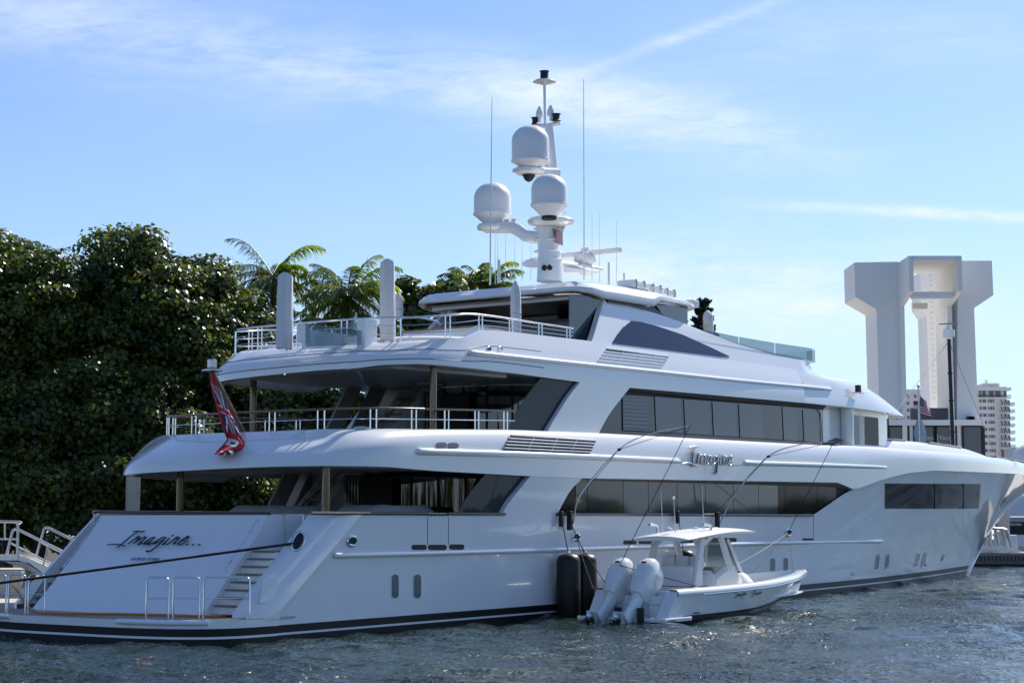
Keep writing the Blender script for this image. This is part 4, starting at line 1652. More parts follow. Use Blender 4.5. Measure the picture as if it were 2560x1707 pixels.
# ---- hardtop with its posts, dark glass and roof gear
def hardtop():
    Y = 3.85
    low = [(p[0], p[2]) for p in (side(a, b, -Y) for a, b in ((1470, 728), (1514, 745), (1638, 766), (1653, 753), (1727, 766), (1765, 778)))]
    top = [(p[0], p[2]) for p in (side(a, b, -Y + .1) for a, b in ((1470, 699), (1543, 706), (1673, 730), (1763, 757)))]
    LO = curve([(16, low[0][1] + .02), (17.4, low[0][1] + .02)] + low); TP = curve([(16, top[0][1] - .02)] + top)
    x1 = low[-1][0]
    pl = []
    for a in np.linspace(0, math.pi / 2, 8):   # aft starboard corner, then along the side, then rounded nose
        pl.append((17.4 + .95 * (1 - math.sin(a)) , -(Y - .95 + .95 * math.sin(a)) if False else -(Y - .95 * (1 - math.sin(a)))))
    aft = [(17.4 + .9 * (1 - math.cos(t)), -(Y - .9 + .9 * math.sin(t))) for t in np.linspace(0, math.pi / 2, 8)]
    mid = [(x, -Y) for x in sorted(set([18.9, 20.5, 22] + [round(l[0], 3) for l in low if 18.8 < l[0] < x1 - 1.2] + [23.5, 25]))]
    nose = [(x1 - 1.2 + 1.2 * math.sin(t), -(Y - 1.3 + 1.3 * math.cos(t))) for t in np.linspace(0, math.pi / 2, 8)]
    hp = [(17.4 + .0, y) for y in (0, -1.5)] + aft + mid + nose + [(x1, -1.2), (x1, 0)]
    full = [(x, -y) for x, y in hp[::-1]][:-1] + hp
    full = hp[::1] + [(x, -y) for x, y in hp[::-1]]
    rows = []
    C = ((17.4 + x1) / 2, 0)
    for x, y in full:
        a, b = LO(x), TP(x)
        d = np.array([C[0] - x, -y]); d = d / max(np.linalg.norm(d), .01)
        r = []
        for (o, t) in ((.5, .0), (.04, 0), (0, .12), (.03, .42), (.10, .46), (.28, .80), (.42, .93), (.75, 1.0), (1.6, 1.06)):
            # follow the outline inward
            xx = x + (C[0] - x) * o / 5.2 * (1.0 if abs(y) < Y - .3 else .35)
            yy = y * (1 - o / Y)
            if abs(y) < .2: yy = y
            r.append((xx, yy, a + (b - a) * t))
        rows.append(r)
    part('hardtop', MB().grid(rows), WHITE, smooth=45)
    roof = MB().prism([(r[-1][0], r[-1][1], r[-1][2] - .02) for r in rows], (0, 0, .02))
    part('hardtop_roof', roof, WHITE, smooth=0)
    part('hardtop_ceiling', MB().prism([(r[1][0] * .98 + C[0] * .02, r[1][1] * .95, 11.03 - .035 * max(0, r[1][0] - 20)) for r in rows], (0, 0, .02)), WOODC, smooth=0)
    # awning tube under the aft edge
    part('awning_case', MB().box((18.0, 0, 11.0), (.25, 6.2, .16)), PLASTW, smooth=0)
    # side glass below the roof
    gx = [(1519, 752), (1638, 768), (1653, 755), (1719, 765), (1719, 818), (1698, 806), (1637, 785), (1572, 768), (1521, 760)]
    for pts, m in ((((1519, 750), (1636, 769), (1664, 792), (1637, 785), (1572, 768), (1521, 760)), NAVY), (((1640, 762), (1719, 766), (1719, 822), (1662, 795)), mat('slate_glass', (.075, .09, .115), .12, coat=.6))):
        P = [tuple(side(a, b, -3.62)) for a, b in pts]
        part('deck_house_glass', MB().prism(P, (0, .03, 0)), m, smooth=0)
    P = [tuple(side(a, b, -3.6)) for a, b in ((1424, 738), (1506, 742), (1480, 790), (1462, 860), (1423, 860))]
    part('deck_house_glass', MB().prism(P, (0, .03, 0)), mat('dusk_glass', (.035, .045, .06), .1, coat=.4), smooth=0)
    P = [(18.6, 3.2, 8.3), (23, 3.2, 8.3), (23, 3.2, 11), (19.6, 3.2, 11)]
    part('deck_house_glass', MB().prism(P, (0, .05, 0)), SHADE, smooth=0)
    part('deck_house_wall', MB().box((24.2, 0, 9.7), (.2, 7.0, 2.7)), WOODC, smooth=0)
    part('deck_house_wall', MB().box((21.6, 1.6, 9.6), (.15, 3.4, 2.6)), SALON, smooth=0)
    part('deck_house_cabinet', MB().box((21.2, -.4, 9.5), (.7, 1.6, 2.3)), mat('dark_cabinet', (.02, .02, .025), .25, coat=.4), smooth=0)
    part('deck_house_cabinet', MB().box((20.4, -2.2, 8.85), (1.6, .9, 1.1)), SALON, smooth=0)
    # forward edge: windscreens
    # glass screens running forward along the coaming
    tops = [(1756, 824), (1848, 842), (1938, 857), (2033, 871)]
    for (a, b) in zip(tops[:-1], tops[1:]):
        A = onW(a[0] + 1, a[1], lambda x, z: 3.95); B = onW(b[0] - 1, b[1], lambda x, z: 3.95)
        P = [tuple(A), tuple(B), (B[0], B[1], FT(B[0]) - .08), (A[0], A[1], FT(A[0]) - .08)]
        part('glass_screen', MB().prism(P, (0, .02, 0)), GLAZE, smooth=0)
    A = onW(2033, 871, lambda x, z: 3.95)
    arc = [(A[0] + .02, -3.95), (A[0] + .5, -3.8), (A[0] + .9, -3.2), (A[0] + 1.1, -2), (A[0] + 1.2, 0), (A[0] + 1.1, 2), (A[0] + .9, 3.2), (A[0], 3.95)]
    part('glass_screen', MB().grid([[(x, y, FT(35) - .1) for x, y in arc], [(x, y, A[2]) for x, y in arc]]), GLAZE, smooth=40)
    # roof gear
    zr = lambda x: TP(x) + .02
    for px_, w_, hh in ((1580, .55, .30), (1622, .5, .28), (1657, .5, .28)):
        P = side(px_, 718, -2.6)
        z = zr(P[0]) + .10
        o = part('life_raft_canister', MB().box((P[0], -2.6, z + hh / 2), (w_ * 1.9, .75, hh)), PLASTW, smooth=0, bevel=.07)
        for d in (-.55, .55):
            build('raft_strap', MB().box((P[0] + d * w_, -2.6, z + hh / 2), (.05, .79, hh + .03)), LEDGE, o, smooth=0)
    for px_ in (1625, 1662):
        P = side(px_, 735, -3.5)
        part('raft_rope', MB().tube([(P[0], -2.95, zr(P[0]) + .25), (P[0] + .05, -3.4, zr(P[0]) - .05), (P[0] + .1, -3.62, zr(P[0]) - .28)], .035, 6), PLASTW)
    P = side(1674, 724, -2.2)
    part('deck_camera', MB().lathe((P[0], -2.2, zr(P[0])), [(.06, 0), (.06, .2), (.17, .22), (.19, .35), (.1, .46)], 12), DARK)
    P = side(1727, 744, -2.4)
    part('horn_box', MB().box((P[0], -2.4, zr(P[0]) + .16), (.55, .5, .3)), PLASTW, smooth=0, bevel=.05)
    for px_, hh in ((1522, .85), (1560, .55)):
        P = side(px_, 700, -1.8)
        part('roof_antenna', MB().tube([(P[0], -1.8, zr(P[0])), (P[0], -1.8, zr(P[0]) + hh + .3)], .045, 8), PLASTW)


hardtop()


# ---- mast, radomes, radar and whip antennas
def mast():
    X = 21.2
    def Q(px_, py_, x=X):
        return atx(px_, py_, x)
    base = Q(1376, 700)
    y0 = base[1]
    col = []
    for px_, py_, r in ((1376, 705, .62), (1377, 668, .60), (1374, 640, .52), (1371, 600, .50), (1369, 560, .50)):
        p = Q(px_, py_)
        col.append((p, r))
    mb = MB()
    rows = []
    for p, r in col:
        rows.append([(p[0] + r * 1.1 * math.cos(a), p[1] + r * .72 * math.sin(a), p[2]) for a in np.linspace(0, 2 * math.pi, 20, endpoint=False)])
    mb.grid(rows, cu=True)
    m_ = part('mast', mb, WHITE, smooth=60)
    for py_ in (575, 605, 632, 652):
        p = Q(1360, py_)
        build('mast_ring', MB().lathe((p[0], Q(1370, py_)[1], p[2]), [(.50, 0), (.56, .03), (.50, .06)], 18), WHITE, m_)
    # upper column behind the second radome, with its cross-trees
    up = MB()
    P = [Q(1374, 560, 22.0), Q(1378, 430, 22.0), Q(1374, 330, 22.0), Q(1373, 312, 22.0)]
    up.tube([tuple(p) for p in P], [.36, .28, .18, .15], 14)
    build('upper_mast', up, WHITE, m_, smooth=60)
    pole = MB()
    a, b = Q(1363, 312, 22.0), Q(1361, 210, 22.0)
    pole.tube([tuple(a), tuple(b)], .055, 8)
    build('top_pole', pole, WHITE, m_)
    tl = MB().lathe(tuple(b), [(.05, -.05), (.46, .06), (.40, .12), (.14, .16)], 18)
    build('top_disc', tl, WHITE, m_)
    build('masthead_lamp', MB().lathe((b[0], b[1], b[2] + .16), [(.20, 0), (.16, .08), (.16, .30), (.20, .34)], 14), DARK, m_)
    ca, cb = Q(1336, 314, 22.0), Q(1398, 308, 22.0)
    build('cross_tree', MB().tube([tuple(ca), tuple((ca + cb) / 2 - np.array([0, 0, .06])), tuple(cb)], .09, 8), WHITE, m_)
    for px_, py_, m2, r, h in ((1338, 311, DARK, .17, .26), (1390, 302, DARK, .2, .26), (1380, 370, DARK, .1, .35)):
        p = Q(px_, py_, 22.0)
        build('navigation_lamp', MB().lathe(tuple(p), [(r, 0), (r * .7, .05), (r * .7, h - .05), (r, h)], 12), m2, m_)
    for px_, py_ in ((1349, 306), (1377, 303)):
        p = Q(px_, py_, 22.0)
        build('sensor_cone', MB().lathe(tuple(p), [(.06, 0), (.06, .18), (.15, .22), (.14, .4), (.05, .62)], 12), RADOME, m_)
    # arms
    def arm(pts, r, nm='mast_arm'):
        return build(nm, MB().tube(smooth_pts(pts, 6), r, 12), WHITE, m_, smooth=60)
    L = [Q(1356, 594), Q(1318, 590), Q(1285, 570), Q(1240, 568), Q(1215, 568)]
    arm([tuple(p) for p in L], [.24] * 25)
    p = Q(1231, 571)
    build('arm_platform', MB().lathe((p[0], p[1], p[2] - .05), [(.3, -.06), (.58, 0), (.62, .1), (.55, .2)], 24), WHITE, m_, smooth=60)
    p = Q(1388, 556, 21.0)
    build('arm_platform', MB().lathe((p[0], p[1] + .2, p[2] - .05), [(.45, -.1), (.85, 0), (.9, .12), (.8, .22)], 24), WHITE, m_, smooth=60)
    gus = MB().prism([tuple(Q(1384, 562)), tuple(Q(1415, 562)), tuple(Q(1404, 590)), tuple(Q(1390, 610))], (0, .06, 0))
    build('mast_gusset', gus, WHITE, m_, smooth=0)
    p = Q(1322, 428, 20.4); q = Q(1392, 434, 21.8)
    arm([tuple(p), tuple((p + q) / 2 + np.array([0, 0, -.02])), tuple(q)], [.22] * 13)
    build('arm_platform', MB().lathe((p[0], p[1], p[2] - .02), [(.4, -.12), (.62, -.04), (.64, .06), (.5, .14)], 24), WHITE, m_, smooth=60)
    build('arm_camera', MB().lathe((p[0], p[1], p[2] - .42), [(.03, 0), (.14, .06), (.2, .16), (.26, .3)], 14), DARK, m_)
    # radar arm forward, scanner on top
    a, b = Q(1345, 656), atx(1492, 674, 24.4)
    bw = MB()
    rows = []
    for t in np.linspace(0, 1, 9):
        c = a + (b - a) * t
        ww = .75 - .45 * t; hh = .20 - .06 * t
        rows.append([(c[0], c[1] + ww * math.cos(k), c[2] + hh * math.sin(k)) for k in np.linspace(0, 2 * math.pi, 16, endpoint=False)])
    bw.grid(rows, cu=True); bw.add(rows[0], [tuple(range(16))]); bw.add(rows[-1], [tuple(range(16))])
    build('radar_arm', bw, WHITE, m_, smooth=60)
    br = MB().prism([tuple(Q(1400, 664)), tuple(atx(1490, 678, 24.3)), tuple(atx(1478, 690, 24.2)), tuple(Q(1398, 682))], (0, .2, 0))
    build('radar_arm', br, WHITE, m_, smooth=0)
    for px_, py_ in ((1355, 670), (1369, 669), (1412, 669)):
        p = Q(px_, py_, 20.45 if px_ < 1400 else 22.6)
        build('mast_floodlight', MB().lathe((p[0], p[1] - .1, p[2]), [(.11, -.02), (.11, .03)], 14, axis='x'), DARK, m_)
    p = atx(1463, 659, 23.6)
    build('radar_pedestal', MB().lathe((p[0], p[1], p[2] - .05), [(.2, 0), (.42, .12), (.45, .36), (.3, .48), (.16, .52), (.16, .66)], 18), PLASTW, m_, smooth=60)
    s0 = atx(1391, 635, 23.6); s1 = atx(1553, 631, 23.6)
    c = (s0 + s1) / 2
    build('radar_scanner', MB().box(tuple(c), (.16, abs(s1[1] - s0[1]), .20)), PLASTW, m_, smooth=0, bevel=.04)
    # radomes
    def radome(px_, ybase, ytop, wpx, x, skirt):
        pb = atx(px_, ybase, x); ptp = atx(px_, ytop, x)
        e = atx(px_ + wpx / 2, ybase, x)
        r = abs(e[1] - pb[1]) * .825
        H = ptp[2] - pb[2]
        prof = []
        body0 = H * skirt
        cyl = H - body0 - r * .86
        prof = [(r * .45, 0), (r * .93, body0 * .85), (r * 1.04, body0), (r * 1.04, body0 + .07), (r * .985, body0 + .09), (r, body0 + .2)]
        prof += [(r, body0 + max(cyl, .25))]
        zc = body0 + max(cyl, .25)
        hr = H - zc
        prof += [(r * math.cos(t), zc + hr * math.sin(t)) for t in np.linspace(.12, math.pi / 2 - .02, 10)]
        o = part('satellite_dome', MB().lathe((pb[0], pb[1], pb[2]), prof, 40), RADOME, smooth=28)
        build('dome_foot', MB().lathe((pb[0], pb[1], pb[2] - .12), [(r * .42, 0), (r * .42, .14)], 20), DARK, o)
    radome(1231, 560, 457, 93, X, .22)
    radome(1373, 541, 436, 92, 20.0, .24)
    radome(1326, 420, 314, 95, 20.2, .14)
    # whips: (foot px, foot y, tip y, x)
    for px0, px1, y0_, y1_, r, x in ((1225, 1230, 712, 243, .035, 19.5), (1460, 1459, 700, 198, .035, 22.5), (1480, 1480, 703, 525, .016, 23), (1499, 1499, 706, 528, .016, 23.5), (1541, 1541, 710, 552, .018, 24.5),
                                     (1238, 1238, 710, 580, .014, 19.5), (1244, 1244, 709, 582, .014, 20), (1264, 1264, 706, 560, .012, 20), (1287, 1287, 704, 575, .012, 20.3), (1305, 1305, 702, 595, .012, 20.3), (1327, 1327, 701, 585, .012, 20.3)):
        a = atx(px0, y0_, x); b = atx(px1, y1_, x)
        wm = MB().tube([tuple(a), tuple(a + (b - a) * .45), tuple(b)], [r, r * .8, r * .35], 6)
        part('whip_antenna', wm, PLASTW)
    p = atx(1248, 706, 19.3)
    part('roof_antenna', MB().lathe(tuple(p), [(.06, 0), (.05, .85)], 8), PLASTW)
    for px_, py_ in ((1268, 563), (1285, 562), (1408, 545)):
        p = Q(px_, py_)
        part('gps_puck', MB().lathe(tuple(p), [(.03, 0), (.03, .14), (.11, .16), (.11, .22), (.03, .25)], 12), PLASTW)


mast()


# ------------------------------------------------------------------ things standing on or hanging from the yacht
def cover(name, label, px_, ybot, ytop, wpx, y, lean=0, flat=False, group='covered parasols and posts on the sun deck', x=None):
    """canvas-wrapped post: an upright bundle with folds"""
    pb = side(px_, ybot, y); pt = side(px_ + lean, ytop, y)
    wd = abs(side(px_ + wpx / 2, ybot, y)[0] - side(px_ - wpx / 2, ybot, y)[0]) * .315
    rows = []
    n = 36
    H = pt[2] - pb[2]
    for t in (0, .06, .2, .4, .6, .8, .9, .97, 1.0):
        c = pb + (pt - pb) * t
        if flat:
            k = (1 - .10 * t) * (1 if t < .99 else .96)
        else:
            k = (.92 + .1 * math.sin(3 * t)) * (1 if t < .75 else 1 - ((t - .75) / .27) ** 2 * .9)
        row = []
        for j in range(n):
            a = 2 * math.pi * j / n
            f = 1 + .055 * math.sin(5 * a + 2.2 * t) + .035 * math.sin(9 * a - 5 * t)
            row.append((c[0] + wd * k * f * math.cos(a), c[1] + wd * k * f * .8 * math.sin(a), c[2] + (.05 * math.sin(2 * a) if flat and t > .95 else 0)))
        rows.append(row)
    mb = MB().grid(rows, cu=True)
    mb.add(rows[-1], [tuple(range(n))])
    base = tuple(pb)
    root = thing(name, label, 'parasol', base, 'ship', group)
    build('canvas_cover', mb, CANVAS, root, smooth=60)
    build('foot', MB().lathe((pb[0], pb[1], pb[2] - .05), [(wd * .5, 0), (wd * .5, .12)], 14), STEEL, root)
    for t in (() if flat else (.4,)):
        c = pb + (pt - pb) * t
        build('tie_cord', MB().lathe((c[0], c[1], c[2]), [(wd * .99, -.012), (wd * 1.07, 0), (wd * .99, .012)], 20), CANVAS2, root)
    return root


cover('covered_parasol', 'flat-topped white canvas cover nearest the stern, aftmost on the top deck', 711, 872, 687, 50, -.6, 3, True)
cover('covered_parasol', 'tallest white canvas cover, slab-like, in the middle of the aft top deck', 969, 852, 653, 44, -1.8, 0, True)
cover('covered_parasol', 'short narrow white cover peeping out behind the tallest one', 998, 800, 733, 20, 2.5, 0)
cover('covered_parasol', 'slim pointed white cover standing before the dark deck house under the hardtop', 1290, 838, 702, 26, -3.6, -1)
cover('covered_parasol', 'folded white cover standing at the front end of the hardtop', 1772, 842, 776, 22, -3.0, -3)


def flag_grid(fn, label, colourise, mats, name='flag', cat='flag', nu=48, nv=30, base=None, frame='ship', group=None):
    """cloth as a grid: fn(u, v) -> point; colourise(u, v) -> material index"""
    V = []
    for i in range(nv + 1):
        for j in range(nu + 1):
            V.append(fn(j / nu, i / nv))
    mb = MB()
    fs = []; mi = []
    for i in range(nv):
        for j in range(nu):
            a = i * (nu + 1) + j
            fs.append((a, a + 1, a + nu + 2, a + nu + 1)); mi.append(colourise((j + .5) / nu, (i + .5) / nv))
    mb.v = [tuple(map(float, p)) for p in V]; mb.f = fs; mb.mi = mi
    b = base if base is not None else tuple(V[0])
    o = solo(name, label, cat, mb, mats, b, frame, group, smooth=180)
    return o


def stars(u, v):
    # v runs down, u along the fly
    if u < .4 and v < 7 / 13:
        gx, gy = u / .4 * 6, v / (7 / 13) * 5
        return 1 if (gx % 1 - .5) ** 2 + (gy % 1 - .5) ** 2 < .075 else 2
    return 0 if int(v * 13) % 2 == 0 else 1


def ensign(u, v):
    # red ensign: union canton at the hoist, white disc in the fly
    if u < .5 and v < .5:
        a, b = u / .5 - .5, v / .5 - .5
        if abs(a) < .06 or abs(b) < .09: return 0
        if abs(a) < .11 or abs(b) < .16: return 1
        d1, d2 = abs(a - b) / 1.41, abs(a + b) / 1.41
        if min(d1, d2) < .035: return 0
        if min(d1, d2) < .09: return 1
        return 2
    q = math.hypot((u - .75) * 2, (v - .5))
    if q < .17:
        return 2 if q < .055 else (3 if q < .1 and v > .5 else 1)
    return 0


def stern_ensign():
    A = atx(530, 930, 2.9); B = atx(618, 1110, 4.5)      # head and heel of the staff
    rows = MB()
    d = (B - A)
    stf = []
    for t, r in ((0, .10), (.3, .13), (.75, .17), (1.0, .20)):
        stf.append((A + d * t, r))
    mb = MB().tube([tuple(p) for p, r in stf], [r * .85 for p, r in stf], 10)
    o = part('ensign_staff', mb, TEAK, smooth=60)
    e = B + np.array([.25, -.02, -.35])
    build('staff_foot', MB().tube([tuple(B + d * .0), tuple(B + d * .06)], .20, 12), STEEL, o)
    hd = MB().lathe(tuple(A), [(.30, .03), (.30, .06), (.14, .09), (.11, .12), (.14, .14), (.14, .34), (.10, .38)], 16)
    build('staff_light', hd, STEEL2, o)
    c = atx(573, 1132, 2.35)
    for dy in (0, .28):
        build('stern_floodlight', MB().lathe((c[0] - .05, c[1] + dy - .1, c[2]), [(.07, -.05), (.085, .02), (.05, .03)], 14, axis='x'), STEEL, o)
    # flag: hoisted under the head, folded down along the staff, tail blowing to the left at the foot
    LR = [(528, 936, 534, 937), (526, 956, 548, 968), (532, 985, 562, 1000), (539, 1010, 574, 1030), (546, 1035, 587, 1052), (553, 1060, 597, 1075), (561, 1083, 605, 1095), (567, 1097, 613, 1111), (558, 1110, 607, 1122), (545, 1124, 588, 1127), (536, 1136, 554, 1138)]
    LRs = smooth_pts(LR, 6)
    def fn(u, v):
        k = v * (len(LRs) - 1)
        i = min(int(k), len(LRs) - 2)
        f = k - i
        l0, t0, r0, b0 = [LRs[i][q] + (LRs[i + 1][q] - LRs[i][q]) * f for q in range(4)]
        x = 2.70 + .65 * min(v, .6) / .6 - 1.15 * max(0, v - .6) / .4 - .10 * math.sin(math.pi * u) - .13 * math.sin(7.5 * u + 4 * v) * (.2 + v)
        return atx(l0 + (r0 - l0) * u, t0 + (b0 - t0) * u, x)
    def ens(u, v):
        if .10 < v < .56 and u > .22:
            a_, b_ = (v - .10) / .46, (u - .22) / .78
            if abs(a_ - .5) < .05 or abs(b_ - .5) < .07: return 0
            if abs(a_ - .5) < .09 or abs(b_ - .5) < .13: return 1
            if min(abs(a_ - b_), abs(a_ + b_ - 1)) < .065: return 1
            return 2
        if .66 < v < .80 and .1 < u < .62:
            return 3 if abs(v - .745) < .03 and .25 < u < .5 else 1
        return 0
    flag_grid(fn, 'red ensign with union jack canton hanging in folds from the varnished stern staff', ens, [RED, FWHITE, BLUE, mat('flag_green', (.02, .12, .04), .7)], 'ensign_flag', 'flag', nu=24, nv=60, base=tuple(A + d * .3))


stern_ensign()


def small_us_flag():
    a = atx(1381, 572, 21.0)
    L = .40
    def fn(u, v):
        return a + np.array([.0, -1.0, -.28]) * (u * .43) + np.array([0, 0, -1]) * (v * .50) + np.array([.06 * math.sin(u * 7 + v), 0, -.06 * u * u])
    flag_grid(fn, 'small American flag flying from the mast just below the middle dome', stars, [RED, FWHITE, BLUE], 'courtesy_flag', nu=40, nv=39, base=tuple(a))
    hal = MB().tube([tuple(atx(1381, 560, 21.0)), tuple(atx(1381, 665, 21.0))], .008, 4)
    part('flag_halyard', hal, ROPEG)


small_us_flag()


def fenders():
    for (px_, w_, lab, y, ybot) in ((1421, 58, 'black tubular fender hanging nearest the stern, wholly in view', -5.22, 1546), (1462, 58, 'black tubular fender half hidden behind the one nearer the stern', -5.22, 1540), (1712, 46, 'black fender glimpsed through the tender between its roof posts', -5.2, 1500)):
        t = side(px_, 1383 if px_ < 1600 else 1374, y)
        e = side(px_ + w_ / 2, 1450, y)
        r = abs(e[0] - t[0]) * .56
        z0 = -.12 if px_ < 1600 else .5
        H = t[2] - z0
        prof = [(r * .3, 0), (r * .8, .06), (r, .22), (r * 1.02, H * .5), (r * .98, H - .22), (r * .82, H - .07), (r * .3, H)]
        root = thing('boat_fender', lab, 'fender', (t[0], y, z0), 'ship', 'black fenders along the yacht side')
        build('fender_body', MB().lathe((t[0], y, z0), prof, 28), RUBBER, root, smooth=60)
        if px_ < 1600:
            top = side(1405 if px_ < 1440 else 1424, 1300, -4.9)
            build('lanyard', MB().tube([(t[0], y, z0 + H - .02), tuple(top)], .017, 6), ROPE, root)
            build('eye', MB().lathe((t[0], y, z0 + H - .03), [(.07, 0), (.07, .08), (.03, .12)], 10), STEEL, root)


fenders()


def whips():
    for k, (b, j, tip, lb) in enumerate((((1432, 1310), (1547, 1124), (1725, 1064), 'aft'), ((1800, 1308), (1920, 1141), (2084, 1105), 'forward'))):
        P0 = side(b[0], b[1], -4.98)
        P1 = side(j[0], j[1], -6.2)
        P2 = side(tip[0], tip[1], -8.2)
        # gentle arc through base, joint and tip
        m01 = side(*(((1452, 1236)) if k == 0 else ((1838, 1235))), -5.45)
        m12 = side(*(((1625, 1084)) if k == 0 else ((2002, 1111))), -7.2)
        root = thing('mooring_whip', ('bent mooring pole standing beside the two black fenders' if k == 0 else 'bent mooring pole rising above the bow half of the tender'), 'mooring pole', tuple(P0), 'ship', 'mooring whips over the tender')
        pts = smooth_pts([tuple(P0), tuple(m01), tuple(P1), tuple(m12), tuple(P2)], 10)
        n = len(pts)
        build('pole', MB().tube(pts, [.032 - .02 * i / n for i in range(n)], 8), STEEL2, root, smooth=60)
        build('joint', MB().tube([tuple(P1 - (P2 - P1) * .02), tuple(P1 + (P2 - P1) * .03)], .045, 8), DARK, root)
        br = MB().box((P0[0] - .1, -4.92, P0[2] + .12), (.13, .17, .62))
        build('bracket', br, DARK, root, smooth=0, bevel=.02)
        s0 = side(*((1418, 1280) if k == 0 else (1790, 1281)), -4.8)
        build('guy_line', MB().tube([tuple(s0), tuple(P1), tuple(P2)], .010, 5), ROPE, root)
        if k == 0:
            build('bracket', MB().box((side(1403, 1300, -4.9)[0], -4.9, 3.2), (.12, .14, .5)), DARK, root, smooth=0, bevel=.02)
        WHIP.append(P2)
    P = side(1693, 1292, -4.9)
    root = thing('fender_hanger', 'small black hook block on the window sill between the two mooring poles', 'hook', tuple(P), 'ship')
    build('bracket', MB().box((P[0], -4.9, P[2]), (.12, .16, .46)), DARK, root, smooth=0, bevel=.02)
    build('lanyard', MB().tube([(P[0], -4.95, P[2]), (P[0] + .05, -5.15, 1.8)], .015, 6), ROPE, root)


WHIP = []
whips()


def rope(name, label, pts, r, m, sag=0, frame='ship', group=None):
    P = [np.array(p, float) for p in pts]
    q = []
    for a, b in zip(P[:-1], P[1:]):
        for t in np.linspace(0, 1, 14):
            c = a + (b - a) * t
            c[2] -= sag * 4 * t * (1 - t)
            q.append(tuple(c))
    return solo(name, label, 'rope', MB().tube(q, r, 8), m, q[0], frame, group)


a = onW(748, 1356, lambda x, z: 4.50)
rope('mooring_line', 'thick black mooring line running across the stern from the oval hawse', [(a[0], a[1], a[2]), tuple(atx(-70, 1466, -5.5))], .035, ROPE, .0)
hp = []
for px_, py_, z in ((660, 1500, .98), (640, 1515, .80), (600, 1532, .70), (540, 1539, .70), (430, 1537, .70), (300, 1534, .70), (180, 1533, .70), (110, 1530, .70), (80, 1522, .72)):
    hp.append(tuple(onz(px_, py_, z)))
e = onz(80, 1522, .72)
for px_, py_ in ((60, 1504), (46, 1480), (32, 1462)):
    hp.append(tuple(atx(px_, py_, e[0] - .05)))
solo('shore_power_cable', 'orange shore power cable lying along the swim platform', 'cable', MB().tube(smooth_pts(hp, 6), .034, 8), ORANGE, hp[0], 'ship')
e = atx(32, 1462, e[0] - .05)


# covered furniture on the main aft deck
for px0, px1, y, lab, ztop in ((598, 800, .4, 'wide grey fitted cover over lounge furniture behind the transom', 3.60), (872, 1052, -2.2, 'smaller grey fitted cover over a table right of the bronze column', 3.62)):
    A = side(px0, 1280, y); B = side(px1, 1280, y)
    rows = []
    for t, k in ((0, 1.06), (.55, 1.02), (.86, .93), (1, .78)):
        z = 2.25 + (ztop - 2.25) * t
        cx_, hx = (A[0] + B[0]) / 2, (B[0] - A[0]) / 2 * k
        hy = 1.0 * k
        row = []
        for q in np.linspace(0, 2 * math.pi, 32, endpoint=False):
            c, s = math.cos(q), math.sin(q)
            row.append((cx_ + hx * abs(c) ** .45 * (1 if c > 0 else -1), y + hy * abs(s) ** .45 * (1 if s > 0 else -1), z + .02 * math.sin(5 * q)))
        rows.append(row)
    mb = MB().grid(rows, cu=True); mb.add(rows[-1], [tuple(range(32))])
    solo('covered_furniture', lab, 'furniture cover', mb, CANVAS2, ((A[0] + B[0]) / 2, y, 2.25), 'ship', 'covered furniture on the aft deck', smooth=50)
for k, px_ in enumerate((905, 1075, 1130, 1175)):
    P = side(px_, 1064, -2.0 + .3 * k)
    st = thing('deck_stool', ('pale stool by the stair on the middle deck', 'pale stool left of the starboard bronze column', 'pale stool just right of the starboard bronze column', 'pale stool nearest the smoked glass on the middle deck')[k], 'stool', (P[0], P[1], 5.27), 'ship', 'stools on the middle deck')
    build('seat', MB().lathe((P[0], P[1], 5.86), [(.24, 0), (.27, .05), (.26, .14), (.1, .17)], 20), PLASTW, st)
    build('stem', MB().lathe((P[0], P[1], 5.27), [(.2, 0), (.2, .03), (.05, .05), (.05, .6)], 14), STEEL, st)


# ------------------------------------------------------------------ the tender lying alongside
TX, TY = 14.0, -7.9
tender = thing('centre_console_boat', 'small white open motorboat with hard top and twin outboards lying alongside the yacht', 'motorboat', (TX, TY, 0), 'ship')


def tp(name, mb, m, parent=None, **kw):
    return build(name, mb, m, parent or tender, **kw)


def tside(px_, py_, y):
    return side(px_, py_, y)


